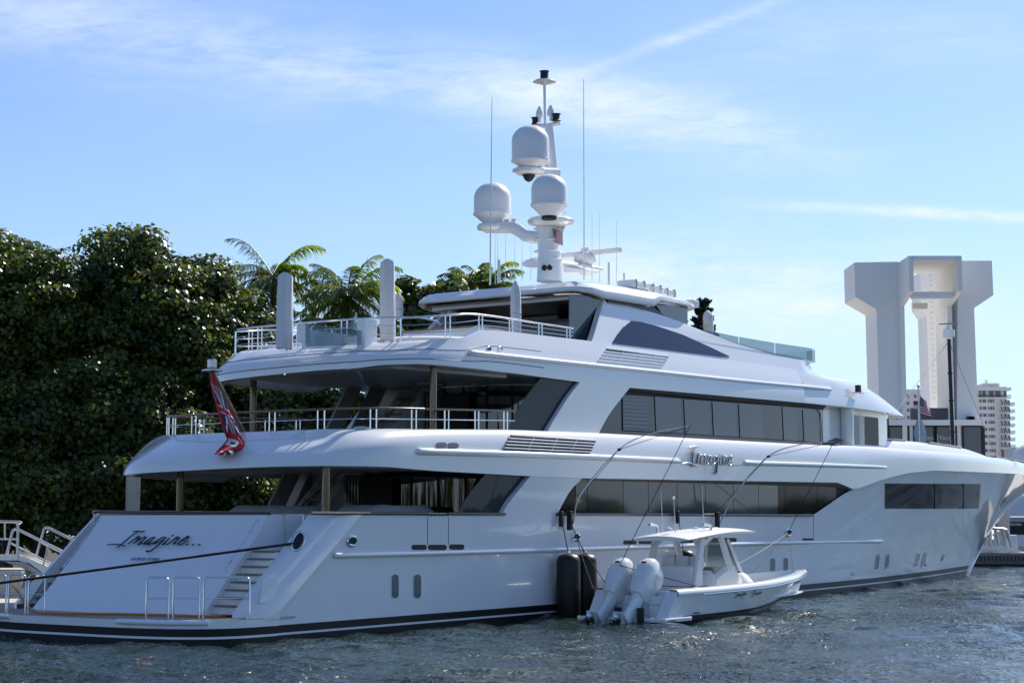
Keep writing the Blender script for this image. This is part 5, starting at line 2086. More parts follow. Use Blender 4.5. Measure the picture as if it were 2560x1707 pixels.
def tender_hull():
    Bf = scurve([(0, 1.50), (3, 1.58), (6, 1.55), (8, 1.34), (9.5, 1.02), (10.8, .58), (11.7, .22), (12.25, .02)])
    Cf = scurve([(0, 1.38), (3, 1.42), (6, 1.25), (8, .92), (9.5, .55), (10.4, .24), (11, .05), (12.3, .01)])
    Gz = scurve([(0, 1.02), (3, 1.04), (6, 1.10), (9, 1.22), (12.25, 1.34)])
    Cz = scurve([(0, .12), (5, .16), (7.5, .28), (9.5, .46), (11, .74), (12.25, .96)])
    Kz = scurve([(0, -.40), (6, -.38), (8.5, -.2), (9.7, .10), (10.6, .42), (11.4, .68), (12.25, .94)])
    xs = np.concatenate([np.linspace(0, 8, 17), np.linspace(8.3, 11.98, 18)])
    rows = []
    for x in xs:
        b, c, g, cz, k = Bf(x), Cf(x), Gz(x), Cz(x), Kz(x)
        c = min(c, b)
        r = [(TX + x, TY, k)]
        r.append((TX + x, TY - c * .55, k + (cz - k) * .50))
        r.append((TX + x, TY - c, cz))
        for t in (.25, .5, .75, 1):
            # flare: hollow forward
            f = t ** (1 + .9 * max(0, (x - 6) / 6))
            r.append((TX + x, TY - (c + (b - c) * f), cz + (g - .20 - cz) * t))
        rows.append(r)
    def rk(q):
        x, y, z = q
        return (x + .75 * min(1, max(0, (x - TX - 9.0) / 3.2)) * (z - .9), y, z)
    rows = [[rk(q) for q in r] for r in rows]
    full = [[(x, 2 * TY - y, z) for x, y, z in r[::-1]][:-1] + r for r in rows]
    mb = MB().grid(full)
    mb.add(full[0], [tuple(range(len(full[0])))])
    h = tp('hull', mb, HULLW, smooth=40)
    # painted band above the chine
    for s in (1, -1):
        st = MB()
        q = []
        for x in xs:
            if x < .1: continue
            c, b, cz, g = min(Cf(x), Bf(x)), Bf(x), Cz(x), Gz(x)
            q.append((x, c, b, cz, g))
        st.grid([[rk((TX + x, TY - s * (c + (b - c) * t + .008), cz + (g - .2 - cz) * t)) for t in (-.0, .11)] for x, c, b, cz, g in q])
        build('boot_stripe', st, BLACK, h, smooth=0)
    # gunwale: rounded cap, sheer band, rub rail
    out = [(TX + x, TY - Bf(x), Gz(x)) for x in xs]
    rows = []
    for x in xs:
        b, g = Bf(x), Gz(x)
        w_ = min(.30, b * .9)
        rows.append([(TX + x, TY - b * 1.0, g - .22), (TX + x, TY - b - .035, g - .16), (TX + x, TY - b - .03, g - .07), (TX + x, TY - b + .04, g), (TX + x, TY - b + w_, g + .01), (TX + x, TY - b + w_ + .02, g - .12), (TX + x, TY - b + w_ + .03, .52)])
    for s in (1, -1):
        mb = MB().grid([[rk((x, TY + s * (y - TY), z)) for x, y, z in r] for r in rows])
        gw = tp('gunwale', mb, WHITE, smooth=50)
        rr = MB().tube([rk((TX + x, TY + s * (-Bf(x) - .03), Gz(x) - .19)) for x in xs[3:]], .022, 6)
        build('rub_rail', rr, STEEL, gw)
    tp('cockpit_sole', MB().prism([(TX + x, TY - Bf(x) * .85, .52) for x in xs] + [(TX + x, TY + Bf(x) * .85, .52) for x in xs[::-1]], (0, 0, .03)), PLASTW, smooth=0)
    # transom well and low transom wall
    tp('transom_wall', MB().box((TX + .42, TY - 0, .72), (.16, 2.7, .5)), WHITE, smooth=0, bevel=.04)
    for s in (1, -1):
        q = MB()
        q.prism([(TX - .62, TY - s * 1.45, .10), (TX + .02, TY - s * 1.45, .10), (TX + .55, TY - s * 1.5, .98), (TX + .02, TY - s * 1.48, .98)], (0, s * .42, 0))
        tp('quarter_panel', q, HULLW, smooth=0, bevel=.03)
        stp = MB().box((TX - .10, TY - s * 1.32, .12), (1.7, .55, .13))
        o = tp('swim_step', stp, WHITE, smooth=0, bevel=.03)
        build('step_recess', MB().box((TX - .55, TY - s * 1.601, .10), (.5, .01, .07)), SHADE, o, smooth=0)
    tp('engine_bracket', MB().box((TX - .25, TY, .06), (.9, 2.3, .22)), WHITE, smooth=0, bevel=.03)
    for k in range(3):
        p = (TX + 1.05 + .13 * k, TY - Bf(1) * .985, .27)
        tp('drain_hole', MB().lathe(p, [(.025, -.03), (.025, .012)], 8, axis='y'), DARK)
    # console with windshield, leaning post, forward seat under a cover
    cb = MB()
    sec = [(4.2, .62, .55, 1.35), (4.9, .66, .55, 1.62), (5.6, .66, .55, 1.60), (6.1, .58, .55, 1.28), (6.5, .5, .55, 1.12)]
    rows = []
    for x, hw, z0, z1 in sec:
        rows.append([(TX + x, TY - hw, z0), (TX + x, TY - hw, z1 - .15), (TX + x, TY - hw * .85, z1), (TX + x, TY + hw * .85, z1), (TX + x, TY + hw, z1 - .15), (TX + x, TY + hw, z0)])
    cb.grid(rows); cb.add(rows[0], [tuple(range(6))]); cb.add(rows[-1], [tuple(range(6))])
    con = tp('console', cb, PLASTW, smooth=30, bevel=.03)
    build('dash', MB().box((TX + 4.28, TY, 1.42), (.10, 1.0, .35), ry=-.35), SHADE, con, smooth=0)
    wh = MB().tube([(TX + 4.12, TY + .25 * math.cos(a), 1.32 + .2 * math.sin(a)) for a in np.linspace(0, 2 * math.pi, 20, endpoint=False)], .018, 6, closed=True)
    build('steering_wheel', wh, STEEL, con)
    ws = MB()
    f0 = [(TX + 5.95, TY + s, 1.42) for s in (-.62, -.3, 0, .3, .62)]
    f1 = [(TX + 5.0, TY + s, 2.5) for s in (-.62, -.3, 0, .3, .62)]
    ws.grid([f0, f1])
    w_ = tp('windshield', ws, WSHIELD, smooth=0)
    build('windshield_gasket', MB().tube([(TX + 5.97, TY - .66, 1.41), (TX + 5.97, TY + .66, 1.41)], .03, 6), DARK, w_)
    for s in (-1, 1):
        build('windshield_frame', MB().tube([(TX + 5.95, TY + s * .65, 1.42), (TX + 5.0, TY + s * .65, 2.52)], .045, 8), PLASTW, w_)
    # covered lump on the forward seat
    sc = MB()
    rows = []
    for x, hw, hh in ((6.0, .55, .8), (6.3, .68, .98), (6.7, .72, .92), (7.2, .70, .62), (7.6, .55, .22), (7.75, .3, .05)):
        rows.append([(TX + x, TY - hw * math.cos(a) * (1 + .04 * math.sin(6 * a)), .55 + hh * math.sin(a) ** .7 * (1 + .03 * math.sin(9 * a + x * 3)) if a > 0 else .55) for a in np.linspace(0, math.pi, 22)])
    sc.grid(rows); sc.add(rows[0], [tuple(range(22))])
    tp('seat_cover', sc, CANVAS, smooth=60)
    lp = MB()
    lp.box((TX + 2.55, TY, 1.12), (.75, 1.65, 1.15))
    seat = tp('leaning_post', lp, PLASTW, smooth=0, bevel=.06)
    for k in (-.52, 0, .52):
        bk = MB().box((TX + 3.05, TY + k, 1.78), (.18, .48, .42))
        build('seat_back', bk, CANVAS, seat, smooth=0, bevel=.06)
    cv = MB()
    rows = []
    for t, k in ((0, 1), (.4, .96), (.8, .8), (1, .5)):
        rows.append([(TX + 3.55 + .42 * k * math.cos(a), TY - .55 + .36 * k * math.sin(a), .9 + .62 * t) for a in np.linspace(0, 2 * math.pi, 18, endpoint=False)])
    cv.grid(rows, cu=True); cv.add(rows[-1], [tuple(range(18))])
    tp('helm_seat_cover', cv, CANVAS, smooth=60)
    # coaming rail inside the bow
    tp('bow_cushion', MB().prism([(TX + x, TY - (Bf(x) - .34), .8) for x in (8, 9, 10, 10.8)] + [(TX + x, TY + (Bf(x) - .34), .8) for x in (10.8, 10, 9, 8)], (0, 0, .14)), CREAM, smooth=0)
    # hard top on four raked posts
    ht = MB()
    rows = []
    x0, x1 = 1.5, 6.75
    for x in np.linspace(x0, x1, 14):
        t = (x - x0) / (x1 - x0)
        hw = 1.18 * (1 - .30 * max(0, (t - .62) / .38) ** 2.4) * (.93 + .07 * min(1, t * 5))
        zc = 2.50 + .30 * math.sin(math.pi * min(1, t * .62 + .05)) - .0 * t
        top = []
        bot = []
        for s in np.linspace(-1, 1, 11):
            cam_ = .11 * (1 - s * s)
            th = .13 * (1 - abs(s) ** 6) * math.sin(math.pi * min(.97, max(.08, t * .9 + .08))) ** .35 + .015
            top.append((TX + x, TY + hw * s, zc + cam_))
            bot.append((TX + x, TY + hw * s * .97, zc + cam_ * .5 - th))
        rows.append(top + bot[::-1])
    ht.grid(rows, cu=True)
    ht.add(rows[0], [tuple(range(22))]); ht.add(rows[-1], [tuple(range(22))])
    tt = tp('hard_top', ht, PLASTW, smooth=50)
    for s in (-1, 1):
        for (xb, zb, xt, zt, wb, wt) in ((2.0, .9, 2.65, 2.58, .36, .30), (4.55, 1.5, 3.95, 2.62, .30, .26)):
            P = MB()
            P.prism([(TX + xb, TY + s * .98, zb), (TX + xb + wb, TY + s * .98, zb), (TX + xt + wt, TY + s * .92, zt), (TX + xt, TY + s * .92, zt)], (0, -s * .13, 0))
            tp('top_post', P, PLASTW, smooth=0, bevel=.03)
        br = MB().prism([(TX + 2.55, TY + s * .93, 2.35), (TX + 2.75, TY + s * .93, 2.28), (TX + 3.5, TY + s * .9, 2.6), (TX + 3.2, TY + s * .9, 2.62)], (0, -s * .1, 0))
        tp('top_brace', br, PLASTW, smooth=0)
    # gear on the top: whips and rod holders
    for px_, pt_, y, r in ((1657, 1224, -7.2, .014), (1689, 1246, -7.9, .016), (1760, 1215, -8.3, .014)):
        b = side(px_, 1330, y); t = side(px_ - 5, pt_, y)
        wp = MB().tube([(b[0], y, 2.66), (b[0], y, 2.9), tuple(t)], [r * 1.7, r, r * .7], 6)
        if px_ == 1689:
            wp.lathe(tuple(t), [(.02, -.03), (.05, 0), (.05, .05), (.02, .07)], 10)
        tp('whip_antenna', wp, PLASTW)
    for px_, y in ((1643, -7.1), (1777, -8.5)):
        b = side(px_, 1332, y)
        rh = MB().tube(smooth_pts([(b[0], y, 2.62), (b[0], y, 2.9), (b[0] - .06, y, 3.0), (b[0] - .42, y + .05, 3.02)], 4), .045, 8)
        rh.lathe((b[0], y, 2.6), [(.1, 0), (.07, .1)], 10)
        tp('rod_holder', rh, STEEL, smooth=60)
    for px_ in (1672, 1740, 1790):
        b = side(px_, 1330, -7.9)
        tp('roof_vent', MB().lathe((b[0], -7.9, 2.86), [(.12, 0), (.1, .05), (.03, .07)], 12), PLASTW)
    # name on the side
    k = 2352 / 100
    def T(off):
        def f(a, b):
            py_ = 1460 + b / k
            # follow the flared side
            Y = TY - 1.4
            for _ in range(10):
                P = side(1820 + a / k, py_, Y)
                x = P[0] - TX
                c, bb, cz, g = min(Cf(x), Bf(x)), Bf(x), Cz(x), Gz(x)
                t = min(1, max(0, (P[2] - cz) / (g - .2 - cz)))
                Y = .5 * Y + .5 * (TY - (c + (bb - c) * t ** (1 + .9 * max(0, (x - 6) / 6)) + off))
            return tuple(P)
        return f
    def aff(path):
        return [(300 + (a - 90) * .452, 480 + (b - 230) * .52 - (a - 300) * .125) for a, b in path]
    names = [aff(p) for p in IMAGINE]
    lia = [[(1390, 470), (1410, 530), (1460, 555), (1520, 490), (1580, 330), (1620, 240), (1630, 300), (1590, 420), (1520, 530), (1440, 640), (1360, 765)],
           [(1350, 740), (1420, 670), (1500, 665), (1590, 700)],
           [(1585, 480), (1575, 560), (1590, 620), (1620, 590)], [(1590, 440), (1594, 452)],
           [(1680, 480), (1640, 520), (1630, 585), (1660, 590), (1690, 500), (1690, 580), (1720, 570)],
           [(1735, 470), (1725, 540), (1735, 590), (1760, 560)], [(1740, 425), (1743, 437)],
           [(1810, 440), (1780, 490), (1820, 530), (1790, 580), (1765, 570)],
           [(1850, 450), (1830, 520), (1850, 570), (1880, 520), (1870, 455), (1850, 450)],
           [(1905, 440), (1900, 550)], [(1902, 480), (1945, 415), (1960, 450), (1955, 540), (1985, 540)]]
    tp('name_lettering', strokes(names + lia, T(.01), .0065, 4), LETTER, smooth=60)
    # bow fittings
    for s in (-1, 1):
        tp('cleat', MB().tube([(TX + 1.2, TY + s * 1.4, 1.06), (TX + 1.5, TY + s * 1.4, 1.06)], .02, 6), STEEL)
    global TEND_G
    TEND_G = (Bf, Gz)


tender_hull()


def outboard(y):
    """tilted outboard motor: cowling, midsection, gearcase with skeg, propeller"""
    C = Vector((TX - .45, y, .66))
    rot = Matrix.Rotation(R(43), 3, 'Y') * 1.16      # tilted so that the leg swings aft
    def T(p):
        q = rot @ Vector(p)
        return (C.x + q.x, C.y + q.y, C.z + q.z)
    cw = MB()
    rows = []
    for z, x0, x1, hw in ((.10, -.30, .28, .17), (.25, -.36, .36, .23), (.55, -.42, .46, .285), (.90, -.44, .52, .30), (1.12, -.40, .52, .285), (1.30, -.28, .42, .22), (1.38, -.12, .26, .12), (1.395, 0, .12, .03)):
        cx_, hx = (x0 + x1) / 2, (x1 - x0) / 2
        rows.append([T((cx_ + hx * abs(math.cos(a)) ** .62 * (1 if math.cos(a) > 0 else -1), hw * abs(math.sin(a)) ** .62 * (1 if math.sin(a) > 0 else -1), z)) for a in np.linspace(0, 2 * math.pi, 28, endpoint=False)])
    cw.grid(rows, cu=True)
    cw.add(rows[0], [tuple(range(28))]); cw.add(rows[-1], [tuple(range(28))])
    o = tp('outboard_motor', cw, WHITE, smooth=50)
    # moulded ribs and dark seam on the cowling
    for s in (-1, 1):
        build('cowl_rib', MB().tube([T((.30, s * .275, .98)), T((.10, s * .305, .90)), T((-.12, s * .30, .88))], [.012, .03, .012], 6), WHITE, o)
        build('cowl_rib', MB().tube([T((.28, s * .26, .35)), T((.08, s * .30, .62)), T((-.05, s * .305, .86))], [.012, .03, .012], 6), WHITE, o)
    sm = MB().tube([T((.37 + .10 * math.sin(t * 3), s_ * .01 + .25 * math.cos(t * math.pi), .35 + .98 * math.sin(t * math.pi))) for t, s_ in [(k / 14, 0) for k in range(15)]], .012, 5)
    build('cowl_seam', sm, DARK, o)
    build('vent_slot', MB().box(T((-.42, 0, 1.02)), (.05, .16, .06)), DARK, o, smooth=0)
    md = MB()
    rows = []
    for z, x0, x1, hw in ((.14, -.24, .24, .15), (-.15, -.22, .20, .13), (-.55, -.26, .14, .10), (-.85, -.30, .12, .085)):
        cx_, hx = (x0 + x1) / 2, (x1 - x0) / 2
        rows.append([T((cx_ + hx * math.cos(a), hw * math.sin(a), z)) for a in np.linspace(0, 2 * math.pi, 18, endpoint=False)])
    md.grid(rows, cu=True); md.add(rows[-1], [tuple(range(18))])
    build('midsection', md, WHITE, o, smooth=60)
    build('cavitation_plate', MB().prism([T((-.55, -.16, -.86)), T((.10, -.12, -.86)), T((.14, 0, -.86)), T((.10, .12, -.86)), T((-.55, .16, -.86))], Vector(T((0, 0, .03))) - Vector(T((0, 0, 0)))), WHITE, o, smooth=0)
    gc = MB()
    rows = []
    for x, r in ((.28, .02), (.2, .07), (.05, .105), (-.2, .115), (-.42, .085)):
        rows.append([T((x, r * math.cos(a), -1.12 + r * math.sin(a))) for a in np.linspace(0, 2 * math.pi, 16, endpoint=False)])
    gc.grid(rows, cu=True); gc.add(rows[-1], [tuple(range(16))])
    gc.prism([T((.12, -.035, -.86)), T((-.36, -.035, -.86)), T((-.34, -.03, -1.2)), T((.12, -.03, -1.2))], Vector(T((0, .07, 0))) - Vector(T((0, 0, 0))))
    gc.prism([T((.05, -.015, -1.18)), T((-.30, -.015, -1.18)), T((-.30, -.01, -1.50)), T((-.16, -.01, -1.52))], Vector(T((0, .03, 0))) - Vector(T((0, 0, 0))))
    build('gearcase', gc, WHITE, o, smooth=40)
    pr = MB()
    pr.lathe((0, 0, 0), [(.055, -.10), (.07, 0), (.05, .1)], 12, axis='x')
    for k in range(4):
        a0 = k * math.pi / 2
        rows = []
        for r in (.05, .11, .17, .205):
            row = []
            for s in (-.5, -.25, 0, .25, .5):
                wd_ = .62 if r < .19 else .36
                a = a0 + s * wd_ * 1.5
                row.append((s * .17, r * math.cos(a), r * math.sin(a)))
            rows.append(row)
        pr.grid(rows)
    pr.v = [T((x - .52, y_, z - 1.12)) for x, y_, z in pr.v]
    build('propeller', pr, STEEL, o, smooth=60)
    bk = MB()
    for s in (-1, 1):
        bk.prism([T((.30, s * .15, .30)), T((.52, s * .15, .10)), T((.40, s * .15, -.5)), T((.22, s * .15, -.3))], (0, .04, 0))
    bk.box((C.x + .22, y, .26), (.16, .40, .62))
    build('clamp_bracket', bk, STEEL2, o, smooth=0)
    build('tilt_ram', MB().tube([(C.x + .18, y - .1, .10), T((.2, -.1, -.1))], .03, 8), DARK, o)
    return o


for px_ in (1545, 1601):
    c_ = atx(px_, 1532, TX - .75)
    tp('trim_bracket', MB().box((c_[0], c_[1], .20), (.12, .22, .56)), DARK, smooth=0, bevel=.03)
outboard(TY + .66)
outboard(TY - .30)
# tie-up lines of the tender
h1 = onW(1440, 1342, lambda x, z: 4.86)
rope('tender_line', 'black line from the aft hawse to the stern of the tender, upper of two', [tuple(h1), (TX + .4, TY + 1.25, 1.02)], .014, ROPE, .03, group='tie-up lines of the tender')
rope('tender_line', 'black line from the aft hawse to the stern of the tender, lower of two', [tuple(h1), (TX - .35, TY + 1.35, 1.0)], .014, ROPE, .05, group='tie-up lines of the tender')
rope('tender_line', 'long black line dropping from the tip of the aft mooring whip to the outboards', [tuple(WHIP[0]), (TX - .15, TY + .5, 1.75), (TX + 1.35, TY - 1.4, 1.10)], .012, ROPE, .0, group='tie-up lines of the tender')
h2 = onW(1970, 1331, lambda x, z: 4.82)
rope('tender_line', 'black line dropping from the tip of the forward mooring whip to the bow hawse', [tuple(WHIP[1]), tuple(h2)], .012, ROPE, .0, group='tie-up lines of the tender')
rope('tender_line', 'pale line sagging from the forward hawse to the middle of the tender', [tuple(h2), (TX + 7.5, TY + 1.1, 1.3)], .014, ROPEG, .12, group='tie-up lines of the tender')
rope('tender_line', 'black line slanting from the forward hawse to the far side of the tender bow', [tuple(h2), (TX + 9.6, TY + .8, 1.26)], .012, ROPE, .02, group='tie-up lines of the tender')
rope('tender_line', 'black line hanging almost straight from the forward hawse to the tip of the tender bow', [tuple(h2), (TX + 11.6, TY + .1, 1.33)], .012, ROPE, .0, group='tie-up lines of the tender')
rope('tender_line', 'short black line crossing from the outboards to the near gunwale cleat', [(TX + .05, TY - .1, 1.2), (TX + 2.2, TY - 1.36, 1.08)], .012, ROPE, .06, group='tie-up lines of the tender')


# ------------------------------------------------------------------ shore on the left: land, dock, pile, gangway
def wp(px_, py_, Y):
    return tuple(deep(px_, py_, Y))


LAND = mat('dark_soil', (.06, .05, .035), .95, noise=(.8, .4, (1, 1, 1)))  # dark soil colour, mottled by noise
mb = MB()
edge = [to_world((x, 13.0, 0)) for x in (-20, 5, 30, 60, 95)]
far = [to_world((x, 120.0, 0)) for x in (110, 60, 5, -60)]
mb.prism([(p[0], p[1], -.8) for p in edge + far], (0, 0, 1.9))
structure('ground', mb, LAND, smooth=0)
mb = MB()
e = [to_world((x, 12.9, 0)) for x in np.linspace(-20, 95, 24)]
mb.grid([[(p[0], p[1], -1) for p in e], [(p[0], p[1], 1.25) for p in e], [(p[0] - .3, p[1] + .2, 1.25) for p in e]])
solo('sea_wall', 'low concrete sea wall under the trees', 'wall', mb, CONC, smooth=0)


def dock_left():
    D = 56.0
    s = MB()
    a = wp(-300, 1424, D); b = wp(68, 1424, D)
    s.prism([(a[0], D - .6, .55), (b[0], D - .6, .55), (b[0], D + 3, .55), (a[0], D + 3, .55)], (0, 0, 1.04))
    solo('dock', 'pale concrete dock edge seen through the rails at the far left', 'dock', s, CONC, (a[0], D, .55), smooth=0)
    s = MB()
    z1 = wp(60, 1502, D - 3)[2]
    b = wp(66, 1502, D - 3)
    s.prism([(-24, D - 4, z1 - .25), (b[0], D - 4, z1 - .25), (b[0], D - 1.2, z1 - .25), (-24, D - 1.2, z1 - .25)], (0, 0, .25))
    solo('floating_dock', 'low pale floating dock beneath the gangway at far left', 'dock', s, CONC, (b[0], D - 4, z1 - .2), smooth=0)
    # gangway: level landing, then sloping down behind the stern
    G = thing('gangway', 'aluminium boarding gangway with rails rising over the dock at the left edge', 'gangway', wp(0, 1400, D))
    def slab(pts, th, nm):
        m = MB()
        m.prism([wp(*p, D) for p in pts], (0, 1.3, 0))
        build(nm, m, STEEL2, G, smooth=0)
    slab([(-200, 1387), (46, 1387), (64, 1392), (128, 1420), (128, 1437), (112, 1437), (64, 1405), (46, 1400), (-200, 1400)], .2, 'deck')
    soff = MB().prism([wp(8, 1402, D), wp(70, 1405, D), wp(116, 1438, D), wp(104, 1438, D)], (0, 1.2, 0))
    build('soffit', soff, CONC, G, smooth=0)
    for k, dy in enumerate((0, 1.25)):
        ox = 0 if k == 0 else 0
        def q(px_, py_):
            p = wp(px_, py_, D)
            return (p[0], p[1] + dy, p[2])
        if dy == 0:
            m = MB().tube(smooth_pts([q(-160, 1301), q(36, 1304), q(43, 1309), q(45, 1318)], 5) + [q(43, 1398)], .045, 8)
            build('handrail', m, STEEL2, G)
            build('mid_rail', MB().tube([q(-160, 1345), q(44, 1347)], .03, 8), STEEL2, G)
            build('rail_post', MB().tube([q(12, 1303), q(12, 1345)], .03, 6), STEEL2, G)
            m = MB().tube([q(17, 1385)] + smooth_pts([q(31, 1330), q(35, 1323), q(43, 1322)], 4) + [q(172, 1386)], .045, 8)
            build('handrail', m, STEEL2, G)
            build('mid_rail', MB().tube([q(26, 1357), q(140, 1415)], .03, 8), STEEL2, G)
            for xa, ya, xb, yb in ((122, 1362, 108, 1412),):
                build('rail_post', MB().tube([q(xa, ya), q(xb, yb)], .03, 6), STEEL2, G)
        else:
            m = MB().tube([q(62, 1400)] + smooth_pts([q(82, 1330), q(86, 1320), q(95, 1319)], 4) + [q(205, 1374)], .045, 8)
            build('handrail', m, STEEL2, G)
            build('mid_rail', MB().tube([q(78, 1358), q(160, 1398)], .03, 8), STEEL2, G)
    # concrete pile with a pyramid cap
    P = wp(331, 1290, 66.0)
    t = wp(331, 1172, 66.0)[2]; tip = wp(329, 1150, 66.0)[2]
    hw = .325
    root = thing('dock_pile', 'square concrete pile with white pyramid cap standing left of the yacht', 'pile', (P[0], 66.0, -.5))
    m = MB().box((P[0], 66.0, (t - .5) / 2), (hw * 1.35, hw * 1.35, t + .5), rz=R(28))
    build('shaft', m, CONC, root, smooth=0, bevel=.03)
    m = MB()
    c, s = math.cos(R(28)), math.sin(R(28))
    q = [(P[0] + (a * c - b * s) * hw * .71, 66 + (a * s + b * c) * hw * .71) for a, b in ((-1, -1), (1, -1), (1, 1), (-1, 1))]
    m.add([(x, y, t) for x, y in q] + [(x, y, t + .12) for x, y in q] + [(P[0], 66, tip)], [(0, 1, 2, 3), (0, 1, 5, 4), (1, 2, 6, 5), (2, 3, 7, 6), (3, 0, 4, 7), (4, 5, 8), (5, 6, 8), (6, 7, 8), (7, 4, 8)])
    build('cap', m, CONCW, root, smooth=0)
    # crate-like fenders, white pedestal by the gangway
    b = MB().prism([wp(42, 1482, D - 5), wp(92, 1444, D - 5), wp(108, 1450, D - 5), wp(74, 1502, D - 5)], (0, .3, 0))
    solo('dock_box', 'white dock box leaning behind the stern rails at far left', 'dock box', b, PLASTW, wp(60, 1500, D - 5), smooth=0)


dock_left()

# ------------------------------------------------------------------ foliage
LEAF = mat('sea_grape_leaf', (.05, .08, .02), .30, spec=.55, trans=.48, var=[(0, (.034, .052, .012)), (.45, (.075, .108, .017)), (.8, (.16, .19, .028)), (.93, (.20, .22, .035)), (1, (.38, .15, .03))])
LEAF2 = mat('yellow_leaf', (.1, .12, .02), .35, spec=.5, trans=.35, var=[(0, (.03, .06, .012)), (.5, (.07, .11, .02)), (.85, (.16, .17, .03)), (1, (.22, .14, .03))])
PALM = mat('palm_leaf', (.05, .09, .02), .30, spec=.5, trans=.5, var=[(0, (.05, .085, .018)), (.5, (.14, .20, .035)), (.85, (.30, .35, .06)), (1, (.42, .34, .09))])
PINE = mat('pine_needle', (.02, .05, .02), .6, trans=.15, var=[(0, (.010, .024, .012)), (1, (.035, .065, .025))])
BARK = mat('grey_bark', (.09, .07, .055), .9, noise=(4, .4, (1, 1, .3)), bump=(8, .5, (1, 1, .4)))


def leaves(C, N, size, tone, nm, m, parent, base, elong=1.0, fold=.18):
    """leaf cloud: six-cornered leaves with centres C, facing N"""
    n = len(C)
    N = N * 1.0
    N = N / np.maximum(np.linalg.norm(N, axis=1, keepdims=True), 1e-6)
    A = nrg.normal(size=(n, 3))
    T = np.cross(N, A); T /= np.maximum(np.linalg.norm(T, axis=1, keepdims=True), 1e-6)
    B = np.cross(N, T)
    s = size * nrg.uniform(.65, 1.25, (n, 1))
    ang = np.linspace(0, 2 * np.pi, 7)[:-1]
    V = np.empty((n, 6, 3))
    for k, a in enumerate(ang):
        ca, sa = math.cos(a), math.sin(a)
        V[:, k] = C + (T * (ca * elong) + B * sa) * s + N * (fold * (abs(sa) - .5)) * s
    V -= np.array(base)
    Q = np.arange(n * 6).reshape(n, 6)
    return fast_mesh(nm, V.reshape(-1, 3), Q, m, parent, tone=tone)


def tree(name, label, cat, base, crowns, nclump, nleaf, lsize, m, group, trunk_r=.28, clump_r=(.7, 1.2), seed=0, fine=None):
    """crowns: list of (centre offset xyz, radii xyz); a branching trunk reaches into them"""
    g = np.random.default_rng(100 + seed)
    root = thing(name, label, cat, base, 'world', group)
    b = np.array(base, float)
    Cs, Ns, Ts = [], [], []
    tot = sum(r[0] * r[2] for c, r in crowns)
    tb = MB()
    top = b + np.array([0, 0, min(c[2] for c, r in crowns) * .55])
    tb.tube(smooth_pts([tuple(b - [0, 0, .3]), tuple(b + (top - b) * .5 + g.normal(0, .15, 3)), tuple(top)], 4), [trunk_r * (1.25 - .05 * i) for i in range(9)], 10)
    for c, r in crowns:
        c = b + np.array(c); r = np.array(r)
        nc = max(4, int(nclump * r[0] * r[2] / tot))
        tb.tube(smooth_pts([tuple(top), tuple(top + (c - top) * .5 + g.normal(0, .3, 3)), tuple(c)], 4), [trunk_r * (.75 - .065 * i) for i in range(9)], 8)
        for _ in range(nc):
            d = g.normal(size=3); d /= np.linalg.norm(d)
            k = g.uniform(.62, 1.0) if g.random() < .86 else g.uniform(.2, .6)
            p = c + d * r * k
            if p[2] < 1.2: p[2] = 1.2 + g.random()
            if g.random() < .12:
                tb.tube([tuple(c), tuple(c + (p - c) * .5 + g.normal(0, .25, 3)), tuple(p)], [trunk_r * .3, trunk_r * .2, trunk_r * .06], 5)
            cr = g.uniform(*clump_r)
            nl = int(nleaf * (cr / clump_r[1]) ** 1.6)
            e = g.normal(size=(nl, 3)); e /= np.linalg.norm(e, axis=1, keepdims=True)
            rad = cr * g.uniform(.35, 1.05, (nl, 1)) ** .6
            q = p + e * rad * np.array([1.1, 1.1, .62])
            Cs.append(q)
            Ns.append(e * .55 + d * .35 + g.normal(0, .5, (nl, 3)) + np.array([.18, -.12, .55]))
            base_t = g.uniform(.05, .6)
            Ts.append(np.clip(base_t + g.normal(0, .16, nl) + (g.random(nl) < .015) * .5, 0, 1))
    build('trunk', tb, BARK, root, smooth=60)
    leaves(np.concatenate(Cs), np.concatenate(Ns), lsize, np.concatenate(Ts), 'crown', m, root, base)
    return root


def treepos(px_, Y, z=1.1):
    p = deep(px_, 1297, Y)
    return (float(p[0]), float(Y), z)


def crown_at(base, px_, py_, Y, rx, ry, rz):
    p = deep(px_, py_, Y)
    return ((p[0] - base[0], Y - base[1], p[2] - base[2]), (rx, ry, rz))


